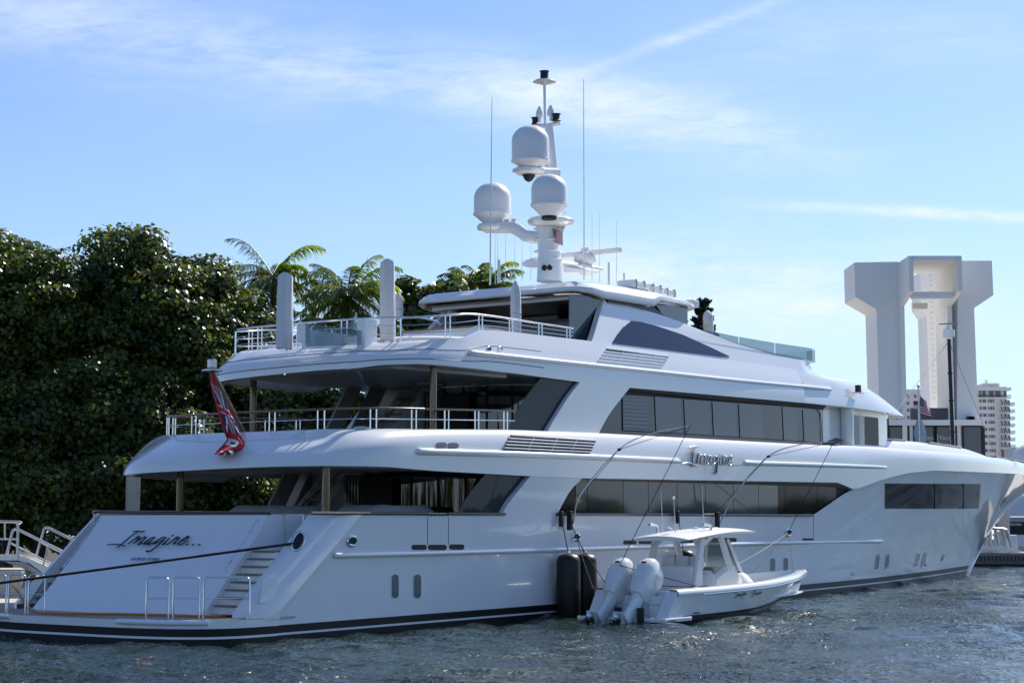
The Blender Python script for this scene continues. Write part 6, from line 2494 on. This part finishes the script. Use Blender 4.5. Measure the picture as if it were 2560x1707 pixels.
GT = 'sea grape trees on the left bank'
specs = [
    ('dark sea grape tree at the left edge of the picture', 20, 72, [(-10, 690, 72, 2.3, 2.2, 1.9), (80, 760, 71, 2.3, 2.2, 2.2), (-20, 920, 71, 2.6, 2.0, 2.6)]),
    ('tallest sea grape tree with the rounded top of the left bank', 300, 74, [(300, 670, 74, 2.1, 2.0, 1.75), (210, 760, 73, 2.1, 2.2, 2.0), (390, 770, 73, 2.0, 2.2, 2.0), (300, 900, 72, 2.8, 2.2, 2.3)]),
    ('broad sea grape tree right of the tallest one and left of the palms', 520, 75, [(500, 735, 75, 1.75, 1.8, 1.7), (590, 830, 75, 1.5, 1.8, 2.0), (480, 880, 73, 2.1, 2.0, 2.1), (630, 930, 75, 1.3, 1.7, 1.6)]),
    ('low shady sea grape tree in front at the far left', 90, 68, [(40, 1080, 68, 2.6, 1.7, 1.9), (190, 1030, 69, 2.2, 1.7, 1.9), (60, 1220, 67, 2.4, 1.5, 1.4)]),
    ('low shady sea grape tree behind the concrete pile', 330, 69.5, [(330, 1050, 70, 2.3, 1.7, 2.0), (440, 1120, 70, 2.0, 1.6, 1.7), (250, 1200, 68, 2.1, 1.5, 1.4)]),
    ('sea grape tree seen between the aft decks of the yacht', 640, 74, [(600, 1060, 73, 2.2, 1.8, 1.8), (760, 1060, 76, 2.2, 1.8, 1.7), (560, 1190, 71, 2.0, 1.6, 1.3)]),
    ('sea grape tree behind the middle deck lounge', 880, 78, [(880, 1080, 78, 2.3, 1.8, 1.7), (820, 1200, 77, 2.5, 1.8, 1.5), (960, 900, 79, 1.8, 1.6, 1.4)]),
]
for i, (lab, px_, Y, cr) in enumerate(specs):
    b = treepos(px_, Y)
    tree('sea_grape_tree', lab, 'tree', b, [crown_at(b, *c) for c in cr], 340, 165, .088, LEAF, GT, seed=i, clump_r=(.45, .9))
b = treepos(1080, 84)
tree('sea_grape_tree', 'yellowish loose sea grape tree rising behind the hardtop edge', 'tree', b, [crown_at(b, 1040, 740, 84, 1.2, 1.2, .85), crown_at(b, 1130, 745, 84, 1.2, 1.2, .7), crown_at(b, 1080, 800, 84, 1.9, 1.4, 1.2)], 46, 75, .16, LEAF2, GT, clump_r=(.4, .75), seed=31)
for k, (px_, py_, lab) in enumerate(((150, 1330, 'pale green shrub glowing beside the transom at left'), (215, 1290, 'small bright shrub just left of the concrete pile foot'), (40, 1345, 'dark shrub behind the gangway rails'), (470, 1240, 'shrub under the aft deck ceiling left of the bronze column'))):
    b = treepos(px_, 66 + k)
    tree('shrub', lab, 'shrub', b, [crown_at(b, px_, py_, 66 + k, .9, .8, .7)], 16, 60, .10, LEAF2 if k < 2 else LEAF, 'shrubs along the sea wall', trunk_r=.06, clump_r=(.3, .5), seed=50 + k)


for k in range(13):
    px_ = 10 + k * 78
    Y = 66.5 + .62 * k + (k % 3) * .5
    b = treepos(px_, Y)
    tree('shrub', 'dark sea grape shrub in the hedge along the sea wall', 'shrub', b, [crown_at(b, px_, 1262 - 6 * (k % 2), Y, 1.0, .8, 1.15)], 26, 90, .10, LEAF, 'hedge along the sea wall', trunk_r=.06, clump_r=(.35, .6), seed=70 + k)


def palm(label, px_, py_, Y, fronds, length, seed, trunk=True, group='coconut palms behind the yacht'):
    """fronds: list of (azimuth deg in the view plane, 0 = right, 90 = towards the viewer's far side; elevation deg)"""
    g = np.random.default_rng(seed)
    c = deep(px_, py_, Y)
    base = (float(c[0]) + .3, float(Y), 1.1)
    root = thing('palm_tree', label, 'palm', base, 'world', group)
    tk = MB().tube(smooth_pts([base, (c[0] + .25, Y, (c[2] + 1.1) * .5), (c[0], Y, c[2])], 6), [.19 - .004 * i for i in range(13)], 10)
    build('trunk', tk, BARK, root, smooth=60)
    for az, el, lk in fronds:
        L = length * lk
        a = R(az); e = R(el)
        d = np.array([math.cos(a) * math.cos(e), math.sin(a) * math.cos(e), math.sin(e)])
        n = 26
        pts = []
        p = np.array(c, float)
        drop = g.uniform(.95, 1.35)
        for k in range(n + 1):
            pts.append(p.copy())
            t = k / n
            dd = d + np.array([0, 0, -drop * t ** 1.6])
            dd /= np.linalg.norm(dd)
            p = p + dd * L / n
        V, Q, Tn = [], [], []
        rc = MB().tube([tuple(q) for q in pts], [.028 * (1 - .85 * i / n) + .004 for i in range(n + 1)], 5)
        tone0 = g.uniform(.15, .75)
        m = 64
        for k in range(m):
            t = .10 + .90 * k / m
            f = t * n
            i = min(int(f), n - 1)
            q = pts[i] + (pts[i + 1] - pts[i]) * (f - i)
            tg = pts[i + 1] - pts[i]; tg /= np.linalg.norm(tg)
            sdv = np.cross(tg, np.array([0, 0, 1.0]))
            if np.linalg.norm(sdv) < .1: sdv = np.array([1.0, 0, 0])
            sdv /= np.linalg.norm(sdv)
            ln = L * .30 * math.sin(math.pi * min(1, t * .86 + .12)) ** .6 * g.uniform(.85, 1.1)
            wd = .027
            for s in (-1, 1):
                dv = sdv * s * .75 + tg * .62 + np.array([0, 0, -.25]) + g.normal(0, .13, 3)
                dv /= np.linalg.norm(dv)
                e1 = q + dv * ln * .5 + np.array([0, 0, -.06 * ln])
                e2 = q + dv * ln * .92 + np.array([0, 0, -g.uniform(.22, .55) * ln])
                wv = np.cross(dv, np.array([0, 0, 1.0])) * .55 + tg * .45 + np.array([0, 0, .35 * s * 0])
                wv = wv / max(np.linalg.norm(wv), .1) * wd
                o = len(V)
                V += [q - wv * .6, q + wv * .6, e1 + wv, e1 - wv, e2 + wv * .15, e2 - wv * .15]
                Q += [(o, o + 1, o + 2, o + 3), (o + 3, o + 2, o + 4, o + 5)]
                tn = float(np.clip(tone0 + g.normal(0, .1), 0, 1))
                Tn += [tn, tn]
        V = np.array(V) - np.array(base)
        fo = fast_mesh('frond', V, np.array(Q), PALM, root, tone=Tn)
        OFF[fo.name] = base
        build('rachis', rc, mat('palm_rachis', (.16, .15, .05), .5), fo)


def crown_fronds(g, n, low=-35, high=62):
    return [(360 * i / n + g.uniform(-14, 14), g.uniform(low, high), g.uniform(.8, 1.1)) for i in range(n)]


g = np.random.default_rng(3)
palm('coconut palm with two upright fronds left of the tallest canvas cover', 682, 690, 77, [(172, 58, 1.05), (8, 55, 1.05), (160, 20, .8), (20, -8, 1.0), (0, -25, .9), (185, -30, .8), (60, 10, .8), (120, 30, .7), (300, -20, .8), (240, -10, .8), (-30, -45, .8), (210, -55, .8), (45, 40, .8), (135, -10, .9), (320, -45, .9), (190, -5, .8), (150, 35, .9), (30, 20, .9), (270, -30, .9), (225, -60, .9), (345, -60, .9), (80, 45, .8)], 2.75, 3)
palm('dense coconut palm between the two tall canvas covers', 868, 742, 78, [(178, 40, 1.0), (2, 52, 1.15), (25, 40, 1.1), (195, 15, .9), (150, 62, 1.0), (80, 70, .9), (340, 25, 1.1), (0, 10, 1.0), (180, -15, 1.0), (210, -35, .9), (330, -30, 1.0), (270, -45, 1.0), (280, -10, .9), (250, -60, .9), (300, -70, .9), (10, -40, 1.0), (230, 30, .9), (310, 35, 1.0), (200, 50, 1.0), (340, 65, 1.0), (260, 10, 1.0), (290, 20, 1.0), (220, 0, 1.0), (320, 0, 1.0), (350, -50, 1.0), (190, -55, 1.0), (165, 20, 1.0), (15, 25, 1.0), (185, 60, .9), (240, -25, 1.0), (305, -20, 1.0), (270, 20, .9), (205, -15, 1.0), (335, -10, 1.0)], 2.6, 4)
palm('small palm just left of the tallest canvas cover, low fronds', 800, 800, 76, [(180, 5, 1.0), (165, -20, 1.0), (200, 25, .9), (0, -10, .9), (30, 20, .8), (250, -40, .8), (300, -30, .8), (100, 20, .7)], 2.1, 5)
palm('palm behind the hardtop, left of the mast foot', 1180, 712, 86, [(178, 40, 1.0), (160, 60, .9), (200, 20, .9), (0, 20, .8), (90, 60, .7), (270, 30, .8), (20, 50, .8), (230, 45, .9), (300, 50, .8), (150, 10, .9), (30, 5, .9), (250, 0, .9), (180, -20, .9)], 1.9, 6)
palm('palm behind the hardtop with a fan of fronds below the left dome', 1212, 722, 87, [(6, 62, 1.2), (0, 48, 1.15), (175, 66, .9), (20, 30, 1.0), (350, 20, .9), (90, 70, 1.0), (270, 60, .9), (330, 45, 1.0), (160, 30, .8), (200, 50, .8), (10, 10, .9), (300, 20, .9)], 2.0, 7)
palm('palm hanging dark fronds below the top deck overhang', 800, 960, 77, [(180, -10, 1.0), (190, -45, 1.0), (0, -30, 1.0), (330, -55, 1.0), (250, -50, 1.0), (290, -60, 1.0), (210, -60, 1.0), (10, -55, 1.0)], 2.4, 8)


def norfolk_pine():
    Y = 150.0
    b = deep(1735, 1297, Y)
    base = (float(b[0]), Y, 1.5)
    tip = deep(1757, 750, Y)
    root = thing('pine_tree', 'tiered dark pine peeping out behind the front end of the hardtop', 'tree', base)
    build('trunk', MB().tube([base, (tip[0], Y, tip[2])], [.35, .06], 8), BARK, root)
    C, N = [], []
    g = np.random.default_rng(9)
    H = tip[2] - 1.5
    for k in range(17):
        t = k / 17
        z = tip[2] - .4 - t * H * .62
        rl = .4 + 2.2 * t ** .8
        for j in range(5):
            a = 2 * math.pi * j / 5 + k * .9
            for s in np.linspace(.15, 1, 24):
                p = np.array([tip[0] + rl * s * math.cos(a), Y + rl * s * math.sin(a), z + .5 * s ** 2 - .2 * s])
                for _ in range(6):
                    C.append(p + g.normal(0, .09, 3)); N.append(g.normal(size=3))
    C = np.array(C)
    leaves(C, np.array(N), .10, g.uniform(0, 1, len(C)), 'crown', PINE, root, base, elong=2.6)


norfolk_pine()


# ------------------------------------------------------------------ the white concrete tower beyond the bow
def tower():
    ZB = 1.5
    k = 2.704
    def P(zx, zy, Y):
        return deep(2060 + zx / k, 600 + zy / k, Y)
    c = P(650, 1500, 172)
    root = thing('office_tower', 'white concrete tower with flared tops and an open middle standing beyond the bow', 'tower', (float(c[0]), 172.0, ZB))
    def pr(nm, pts, Y, dep, m=CONCW):
        q = [P(a, b, Y) for a, b in pts]
        mb = MB().prism([tuple(p) for p in q], (0, dep, 0))
        return build(nm, mb, m, root, smooth=0)
    Y = 170.0
    pr('pier', [(205, 152), (505, 146), (512, 500), (560, 1225), (378, 1225), (372, 1080), (355, 468), (212, 385)], Y, 5.4)
    pr('pier', [(905, 140), (1135, 140), (1145, 372), (1015, 460), (1035, 990), (1050, 1225), (900, 1225)], Y + .15, 5.4)
    # central frame: two side walls with flared heads, roof slab and beams
    YF = 165.4
    for x0, x1, xl0, xl1 in ((572, 603, 552, 578), (900, 931, 878, 905)):
        prof = [(YF, 107), (YF, 345), (YF + 4.2, 445)]
        lo = [P(x0, 107, YF), P(x1, 107, YF), P(x1, 345, YF), P(x0, 345, YF)]
        a0, a1 = lo[0][0], lo[1][0]
        zt, zm = lo[0][2], lo[2][2]
        f0 = P(xl0, 445, Y - .5)
        zl = f0[2]
        sidep = [(YF, zt), (YF, zm), (Y - .4, zl), (Y - .4, ZB + 3), (Y + 4.5, ZB + 3), (Y + 4.5, zt)]
        mb = MB().prism([(a0, y, z) for y, z in sidep], (a1 - a0, 0, 0))
        build('frame_wall', mb, CONCW, root, smooth=0)
    a, b = P(600, 107, YF), P(902, 138, YF)
    mb = MB().box(((a[0] + b[0]) / 2, YF + 4.5, (a[2] + b[2]) / 2), (b[0] - a[0] + .02, 9.0, abs(a[2] - b[2])))
    build('roof_slab', mb, CONCW, root, smooth=0)
    for y0, y1, dy, x1 in ((350, 393, 1.2, 872), (425, 465, 6.2, 700)):
        a, b = P(596, y0, Y - 4.5 + dy), P(x1, y1, Y - 4.5 + dy)
        build('cross_beam', MB().box(((a[0] + b[0]) / 2, Y - 4.5 + dy + .4, (a[2] + b[2]) / 2), (b[0] - a[0], .8, abs(a[2] - b[2]))), CONCW, root, smooth=0)
    # rear pier with the rung ladder
    rear = pr('pier', [(652, 215), (850, 215), (862, 1225), (720, 1225), (695, 512), (655, 455)], Y + 10, 4.0)
    for i in range(24):
        zy = 240 + i * 36
        p = P(712 + i * .9, zy, Y + 9.9); q = P(734 + i * .9, zy - 3, Y + 9.9)
        build('rung', MB().tube([tuple(p), tuple(q)], .03, 5), mat('rung_grey', (.55, .53, .50), .6), rear)
    # louvred plant storey, podium band, glazed storey
    a, b = P(600, 1130, Y - .4), P(858, 1220, Y - .4)
    lv = build('louvre_panel', MB().box(((a[0] + b[0]) / 2, Y + .6, (a[2] + b[2]) / 2), (b[0] - a[0], .3, abs(a[2] - b[2]))), DARK, root, smooth=0)
    for i in range(7):
        z = a[2] + (b[2] - a[2]) * (i + .5) / 7
        build('louvre_blade', MB().box(((a[0] + b[0]) / 2, Y + .38, z), (b[0] - a[0], .12, .10), 0), SHADE, lv, smooth=0)
    a, b = P(330, 1214, Y - .8), P(1088, 1250, Y - .8)
    build('podium_band', MB().box(((a[0] + b[0]) / 2, Y + 2.2, (a[2] + b[2]) / 2), (b[0] - a[0], 6, abs(a[2] - b[2]))), CONCW, root, smooth=0)
    zl = P(600, 1470, Y)[2]
    back = MB().box(((a[0] + b[0]) / 2, Y + 3.0, (b[2] + ZB) / 2), (b[0] - a[0] - .3, 6, b[2] - ZB))
    build('ground_storey', back, CONCW, root, smooth=0)
    wz1 = P(600, 1254, Y - .9)[2]; wz0 = ZB + .4
    gm = mat('office_glass', (.030, .042, .052), .06, coat=.8)
    for x0, x1 in ((398, 428), (437, 570), (612, 747), (757, 892), (938, 1070)):
        a, b = P(x0, 1300, Y - .1), P(x1, 1300, Y - .1)
        o = build('office_window', MB().box(((a[0] + b[0]) / 2, Y - .02, (wz0 + wz1) / 2), (b[0] - a[0], .1, wz1 - wz0)), gm, root, smooth=0)
        fr = MB()
        for x in (a[0], b[0]):
            fr.box((x, Y - .04, (wz0 + wz1) / 2), (.22, .2, wz1 - wz0))
        fr.box(((a[0] + b[0]) / 2, Y - .05, wz1), (b[0] - a[0], .2, .18))
        build('window_frame', fr, DARK, o, smooth=0)
    a, b = P(1066, 1300, Y - .1), P(1086, 1300, Y - .1)
    build('corner_mullion', MB().box(((a[0] + b[0]) / 2, Y - .06, (wz0 + wz1) / 2), (b[0] - a[0], .25, wz1 - wz0)), DARK, root, smooth=0)
    for zx in (468, 483, 985, 1000):
        p = P(zx, 1203, Y - .4)
        build('floodlight', MB().box((p[0], Y - .3, p[2]), (.5, .35, .35)), DARK, root, smooth=0)
    # window lettering
    for body, zx, zy, sz in (('O', 614, 1350, .56), ('VERSEA', 641, 1350, .43), ('|', 761, 1353, .85), ('Y', 779, 1350, .56), ('ACHT', 802, 1350, .43)):
        cu_ = bpy.data.curves.new('sign_text', 'FONT')
        cu_.body = body; cu_.size = sz; cu_.extrude = .01
        tmp = bpy.data.objects.new('sign_text', cu_); COL.objects.link(tmp)
        bpy.context.view_layer.update()
        me = bpy.data.meshes.new_from_object(tmp.evaluated_get(bpy.context.evaluated_depsgraph_get()))
        bpy.data.objects.remove(tmp)
        p = P(zx, zy, Y - .15)
        me.transform(Matrix.Translation((p[0] - c[0], Y - .12 - 172.0, p[2] - ZB)) @ Matrix.Rotation(math.pi / 2, 4, 'X'))
        me.materials.clear(); me.materials.append(mat('sign_white', (.62, .66, .68), .5))
        me.name = 'window_lettering'
        link('window_lettering', me, root)


tower()


def apartments():
    Y = 420.0
    k = 2352 / 360
    def P(zx, zy, Yd=Y):
        return deep(2200 + zx / k, 930 + zy / k, Yd)
    bw = mat('hazy_beige_render', (.74, .70, .67), .85, noise=(.05, .05, (1, 1, 1)))  # beige paled in its colour to stand in for distance haze
    gl = mat('apartment_glass', (.07, .09, .11), .1, coat=.6)
    c = P(1880, 1560)
    for part_ in (0, 1):
        if part_ == 0:
            root = thing('apartment_block', 'beige apartment block with stacked corner balconies right of the white tower', 'building', (float(c[0]), Y, 1.5))
            x0, x1, zt = 1540, 2068, 290
        else:
            c2 = P(680, 800)
            root = thing('apartment_block', 'beige apartment block seen through the gap in the white tower', 'building', (float(c2[0]), Y + 12, 1.5))
            x0, x1, zt = 380, 900, 330
        Yp = Y + 12 * part_
        a, b = P(x0, zt, Yp), P(x1, zt, Yp)
        w_ = b[0] - a[0]
        build('wall', MB().box(((a[0] + b[0]) / 2, Yp + 9, (a[2] + 1.5) / 2 + .75), (w_, 18, a[2] - 1.5)), bw, root, smooth=0)
        if part_ == 0:
            r0, r1 = P(1580, 248, Yp - 1.5), P(2145, 298, Yp - 1.5)
            build('roof', MB().box(((r0[0] + r1[0]) / 2, Yp + 8, (r0[2] + r1[2]) / 2), (r1[0] - r0[0], 19, r0[2] - r1[2])), bw, root, smooth=0)
            q0, q1 = P(1728, 170, Yp), P(1990, 250, Yp)
            build('penthouse', MB().box(((q0[0] + q1[0]) / 2, Yp + 6, (q0[2] + q1[2]) / 2), (q1[0] - q0[0], 8, q0[2] - q1[2])), bw, root, smooth=0)
            build('roof_ladder', MB().tube([tuple(P(1722, 240, Yp - .5)), tuple(P(1722, 128, Yp - .5)), tuple(P(1748, 128, Yp - .5)), tuple(P(1748, 240, Yp - .5))], .12, 5), STEEL2, root)
            for xa, xb in ((1620, 1648), (1672, 1722), (1780, 1855), (1885, 1970), (2025, 2062)):
                s, e = P(xa, 305, Yp), P(xb, 405, Yp)
                build('window', MB().box(((s[0] + e[0]) / 2, Yp - .05, (s[2] + e[2]) / 2), (e[0] - s[0], .2, s[2] - e[2])), gl, root, smooth=0)
            s, e = P(1590, 368, Yp - 1), P(2135, 408, Yp - 1)
            build('balcony_rail', MB().box(((s[0] + e[0]) / 2, Yp - 1.2, (s[2] + e[2]) / 2), (e[0] - s[0], .08, s[2] - e[2])), glass('balcony_glass', (.72, .80, .85), .12), root, smooth=0)
            build('balcony_slab', MB().box(((s[0] + e[0]) / 2, Yp - .6, e[2] - .2), (e[0] - s[0], 1.5, .3)), bw, root, smooth=0)
        nfl = 10 if part_ == 0 else 4
        for f in range(nfl):
            zy = (450 if part_ == 0 else 370) + f * 115.2
            sh = f * 4.4
            wins = ((1622, 1655), (1676, 1730), (1760, 1778), (1790, 1828), (1838, 1860)) if part_ == 0 else ((555, 592), (705, 740), (785, 808), (430, 470))
            for xa, xb in wins:
                s, e = P(xa + sh, zy, Yp), P(xb + sh, zy + 48, Yp)
                build('window', MB().box(((s[0] + e[0]) / 2, Yp - .05, (s[2] + e[2]) / 2), (e[0] - s[0], .2, s[2] - e[2])), gl, root, smooth=0)
            if part_ == 0:
                s, e = P(2030 + sh * .6, zy, Yp), P(2068 + sh * .6, zy + 85, Yp)
                s, e = P(1974, zy + 5, Yp), P(1994, zy + 85, Yp)
                build('window', MB().box(((s[0] + e[0]) / 2, Yp - .05, (s[2] + e[2]) / 2), (e[0] - s[0], .2, s[2] - e[2])), gl, root, smooth=0)
                s, e = P(2032, zy, Yp), P(2066, zy + 85, Yp)
                build('balcony_door', MB().box(((s[0] + e[0]) / 2, Yp - .05, (s[2] + e[2]) / 2), (e[0] - s[0], .2, s[2] - e[2])), gl, root, smooth=0)
                # deep shaded bay beside the corner
                t0, t1 = P(2066, zy, Yp), P(2150 + sh * .5, zy + 85, Yp)
                build('balcony_bay', MB().box(((t0[0] + t1[0]) / 2, Yp + 6, (t0[2] + t1[2]) / 2), (t1[0] - t0[0], 9, t0[2] - t1[2])), gl, root, smooth=0)
                s, e = P(1975, zy + 88, Yp - 1.5), P(2195 + sh * .4, zy + 100, Yp - 1.5)
                sl = build('balcony_slab', MB().box(((s[0] + e[0]) / 2, Yp + 2, (s[2] + e[2]) / 2), (e[0] - s[0], 7.5, s[2] - e[2])), bw, root, smooth=0)
                s2 = P(1975, zy + 42, Yp - 1.5)
                build('balcony_rail', MB().box(((s[0] + e[0]) / 2, Yp - 1.7, (s2[2] + s[2]) / 2), (e[0] - s[0], .06, s2[2] - s[2])), MATS['balcony_glass'], sl, smooth=0)
                for q in np.linspace(s[0], e[0], 7):
                    build('rail_post', MB().box((q, Yp - 1.75, (s2[2] + s[2]) / 2), (.12, .1, s2[2] - s[2])), STEEL2, sl, smooth=0)


apartments()


# ------------------------------------------------------------------ right bank beyond the bow
def right_bank():
    g_ = MB()
    g_.prism([(20, 150, -1), (400, 150, -1), (900, 1500, -1), (-300, 1500, -1), (-60, 190, -1)], (0, 0, 2.4))
    structure('far_bank', g_, mat('bounce_paving', (.52, .48, .42), .85), smooth=0)  # ground made pale to bounce sunlight up onto the tower
    Y = 120.0
    # floating dock with timber sides
    a = deep(2380, 1384, Y); b = deep(2760, 1372, Y)
    zt = CAM_H - (1383 - 1297) * Y / F_PX
    dk = thing('floating_dock', 'grey timber-sided floating dock just beyond the bow', 'dock', (float(a[0]), Y, 0))
    build('deck', MB().box(((a[0] + b[0]) / 2, Y + 2.5, zt), (b[0] - a[0], 5, .14)), mat('weathered_plank', (.30, .27, .23), .85, noise=(2, .3, (4, 1, 1))), dk, smooth=0)
    build('side_board', MB().box(((a[0] + b[0]) / 2, Y, zt - .38), (b[0] - a[0], .15, .6)), mat('dock_timber', (.15, .14, .115), .85, noise=(3, .4, (1, 1, 6))), dk, smooth=0)
    build('float', MB().box(((a[0] + b[0]) / 2, Y + 2.5, .1), (b[0] - a[0], 4.4, .5)), DARK, dk, smooth=0)
    for i in range(40):
        x = a[0] + (b[0] - a[0]) * (i + .5) / 40
        build('plank_gap', MB().box((x, Y - .08, zt - .34), (.07, .03, .3)), DARK, dk, smooth=0)
    # gangway truss
    Yg = Y + 1.5
    def Q(px_, py_): return tuple(deep(px_, py_, Yg))
    G = thing('gangway', 'aluminium truss gangway leading down to the dock beyond the bow', 'gangway', Q(2480, 1384))
    k = 806 / 180
    def z(a_, b_): return Q(2380 + a_ / k, 1100 + b_ / k)
    build('top_rail', MB().tube(smooth_pts([z(330, 985), z(470, 992), z(590, 1002), z(618, 1030), z(640, 1100), z(662, 1190)], 5), .12, 8), STEEL2, G)
    build('deck', MB().prism([z(250, 1180), z(610, 1195), z(610, 1250), z(250, 1225)], (0, 1.4, 0)), STEEL2, G, smooth=0)
    build('deck', MB().prism([z(610, 1195), z(790, 1238), z(790, 1252), z(610, 1250)], (0, 1.4, 0)), STEEL2, G, smooth=0)
    for x in (385, 430, 480, 545, 600):
        build('truss_post', MB().tube([z(x, 1000), z(x + 4, 1190)], .09, 6), STEEL2, G)
    for x0_, x1_ in ((400, 440), (485, 525), (562, 605)):
        build('truss_diagonal', MB().tube([z(x0_, 1000), z(x1_ , 1185)], .11, 6), STEEL2, G)
    bx = MB().prism([z(640, 1060), z(722, 1060), z(740, 1222), z(650, 1215)], (0, .6, 0))
    solo('dock_pedestal', 'white utility pedestal at the end of the truss gangway', 'pedestal', bx, PLASTW, z(690, 1220), smooth=0, bevel=.05)
    # covered boats and low sheds behind
    Yb = Y + 18
    def B(a_, b_): return tuple(deep(2380 + a_ / k, 1100 + b_ / k, Yb))
    root = thing('motor_boat', 'white hull under a pale cover partly hidden behind the yacht bow', 'boat', B(760, 1060))
    hullp = [B(600, 1055), B(1300, 1065), B(1300, 1180), B(700, 1190)]
    build('hull', MB().prism(hullp, (0, 4, 0)), WHITE, root, smooth=0)
    rows = []
    for t in np.linspace(0, 1, 10):
        cxx = np.array(B(610, 850)) * (1 - t) + np.array(B(1400, 850)) * t
        hh = 2.2 * math.sin(math.pi * min(1, .18 + t * .7)) ** .7
        rows.append([(cxx[0], cxx[1] + 2.2 - 2.2 * math.cos(a_), cxx[2] + hh * math.sin(a_)) for a_ in np.linspace(0, math.pi, 12)])
    build('canvas_cover', MB().grid(rows), CANVAS, root, smooth=60)
    build('hull_stripe', MB().prism([B(600, 860), B(1300, 862), B(1300, 905), B(600, 915)], (0, .4, 0)), LEDGE, root, smooth=0)
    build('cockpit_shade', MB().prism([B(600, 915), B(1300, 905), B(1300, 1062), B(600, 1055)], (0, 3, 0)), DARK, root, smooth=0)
    for i, x in enumerate((612, 675, 740)):
        build('cabin_lamp', MB().ball(B(x, 944), (.35, .1, .12), 8), mat('warm_lens', (.5, .42, .22), .3), root)
    pil = MB()
    p = deep(2508, 1300, Y + 6)
    solo('mooring_pile', 'pale mooring pile behind the truss gangway', 'pile', MB().lathe((p[0], Y + 6, -1), [(.45, 0), (.42, 5.2), (.1, 5.5)], 14), CONC, (p[0], Y + 6, -1))
    p0 = deep(2507, 1140, 155)
    solo('marker_post', 'orange post sticking up behind the foredeck rail', 'post', MB().box((p0[0], 155, p0[2] / 2 + .6), (.22, .2, p0[2])), mat('orange_paint', (.45, .17, .03), .6), (p0[0], 155, 1), smooth=0, bevel=.05)
    # white roof of another vessel at the right edge
    Ys = 160.0
    def S(zx, zy): return tuple(deep(2200 + zx / (2352 / 360), 930 + zy / (2352 / 360), Ys))
    root = thing('white_vessel', 'white superstructure with a dome at the right edge behind the bow', 'vessel', S(2300, 1500))
    build('deckhouse', MB().prism([S(2235, 1222), S(2700, 1226), S(2700, 1600), S(2240, 1600)], (0, 5, 0)), PLASTW, root, smooth=0)
    q = S(2400, 1480)
    prof = [(3.9, -2), (3.9, .6)] + [(3.9 * math.cos(t), .6 + 3.9 * math.sin(t) * .55) for t in np.linspace(.1, 1.5, 10)]
    build('satellite_dome', MB().lathe((q[0], Ys - 3.5, q[2] - .4), [(r * .6, z_ * .8) for r, z_ in prof], 30), RADOME, root, smooth=50)
    # flag on shore
    Yf = 132.0
    kz = 2352 / 360
    def Fp(zx, zy): return np.array(deep(2200 + zx / kz, 930 + zy / kz, Yf))
    t, bt = Fp(628, 250), Fp(652, 1350)
    pole = MB().tube([(bt[0], Yf, 1.3), tuple(t)], [.14, .07], 10)
    pole.ball(tuple(t + np.array([0, 0, .1])), .13, 10)
    solo('flagpole', 'grey flagpole standing in front of the white tower', 'flagpole', pole, STEEL2, (bt[0], Yf, 1.3), smooth=60)
    a0 = Fp(655, 370)
    q4 = [Fp(650, 368), Fp(768, 512), Fp(657, 692), Fp(874, 748)]
    def fn(u, v):
        t_ = u ** .85
        P_ = (q4[0] * (1 - t_) + q4[1] * t_) * (1 - v) + (q4[2] * (1 - t_) + q4[3] * t_) * v
        return P_ + np.array([.03 * math.sin(9 * v + 3 * u), .16 * math.sin(6.5 * u + 2 * v), .045 * math.sin(7.5 * u + 1.5 * v) * u])
    flag_grid(fn, 'large American flag blowing from the flagpole before the white tower', stars, [RED, FWHITE, BLUE], 'national_flag', 'flag', 44, 39, tuple(a0), 'world')
    b0 = Fp(640, 780)
    def fb(u, v):
        return b0 + np.array([.28 * (u - .45) * math.sin(math.pi * (.15 + .85 * v)) * 3.2, .12 * math.sin(6 * u), -2.35 * v - .35 * u * v])
    flag_grid(fb, 'white pennant hanging limp below the American flag on the flagpole', lambda u, v: 1 if v < .93 else 0, [RED, mat('pale_pennant', (.55, .60, .66), .7)], 'pennant', 'flag', 12, 24, tuple(b0), 'world')
    c0 = Fp(622, 470)
    flag_grid(lambda u, v: c0 + np.array([-.35 + .5 * u, .05, -.6 * v]), 'tiny red and white signal flag left of the flagpole top', lambda u, v: 0 if v < .5 else 1, [RED, FWHITE], 'signal_flag', 'flag', 4, 6, tuple(c0), 'world')


right_bank()


# ------------------------------------------------------------------ the opposite bank behind the camera, seen in the windows and in the gloss of the hull
def opposite_bank():
    g_ = MB()
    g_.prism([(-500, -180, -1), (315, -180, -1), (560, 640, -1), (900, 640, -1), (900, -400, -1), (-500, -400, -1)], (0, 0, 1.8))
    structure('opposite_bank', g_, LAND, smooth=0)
    g = np.random.default_rng(77)
    C = []
    for k in range(210):
        if k < 90:
            x = g.uniform(-420, 320); y = -190 - g.uniform(0, 22)
        else:
            t = g.random(); x = 330 + 240 * t + g.uniform(0, 22); y = -180 + 800 * t
        h = g.uniform(4, 10) if k >= 90 else g.uniform(6, 14)
        r = g.uniform(5, 10)
        e = g.normal(size=(130, 3)); e /= np.linalg.norm(e, axis=1, keepdims=True)
        C.append(np.array([x, y, h * .55 + 1]) + e * np.array([r, r * .7, h * .55]) * g.uniform(.6, 1, (130, 1)))
    C = np.concatenate(C)
    o = leaves(C, g.normal(size=C.shape), 1.2, np.clip(g.normal(.35, .2, len(C)), 0, 1), 'bank_foliage', LEAF, None, (0, 0, 0))
    tag(o, 'dark green tree line on the bank opposite the yacht', 'tree line', None, 'stuff')


opposite_bank()
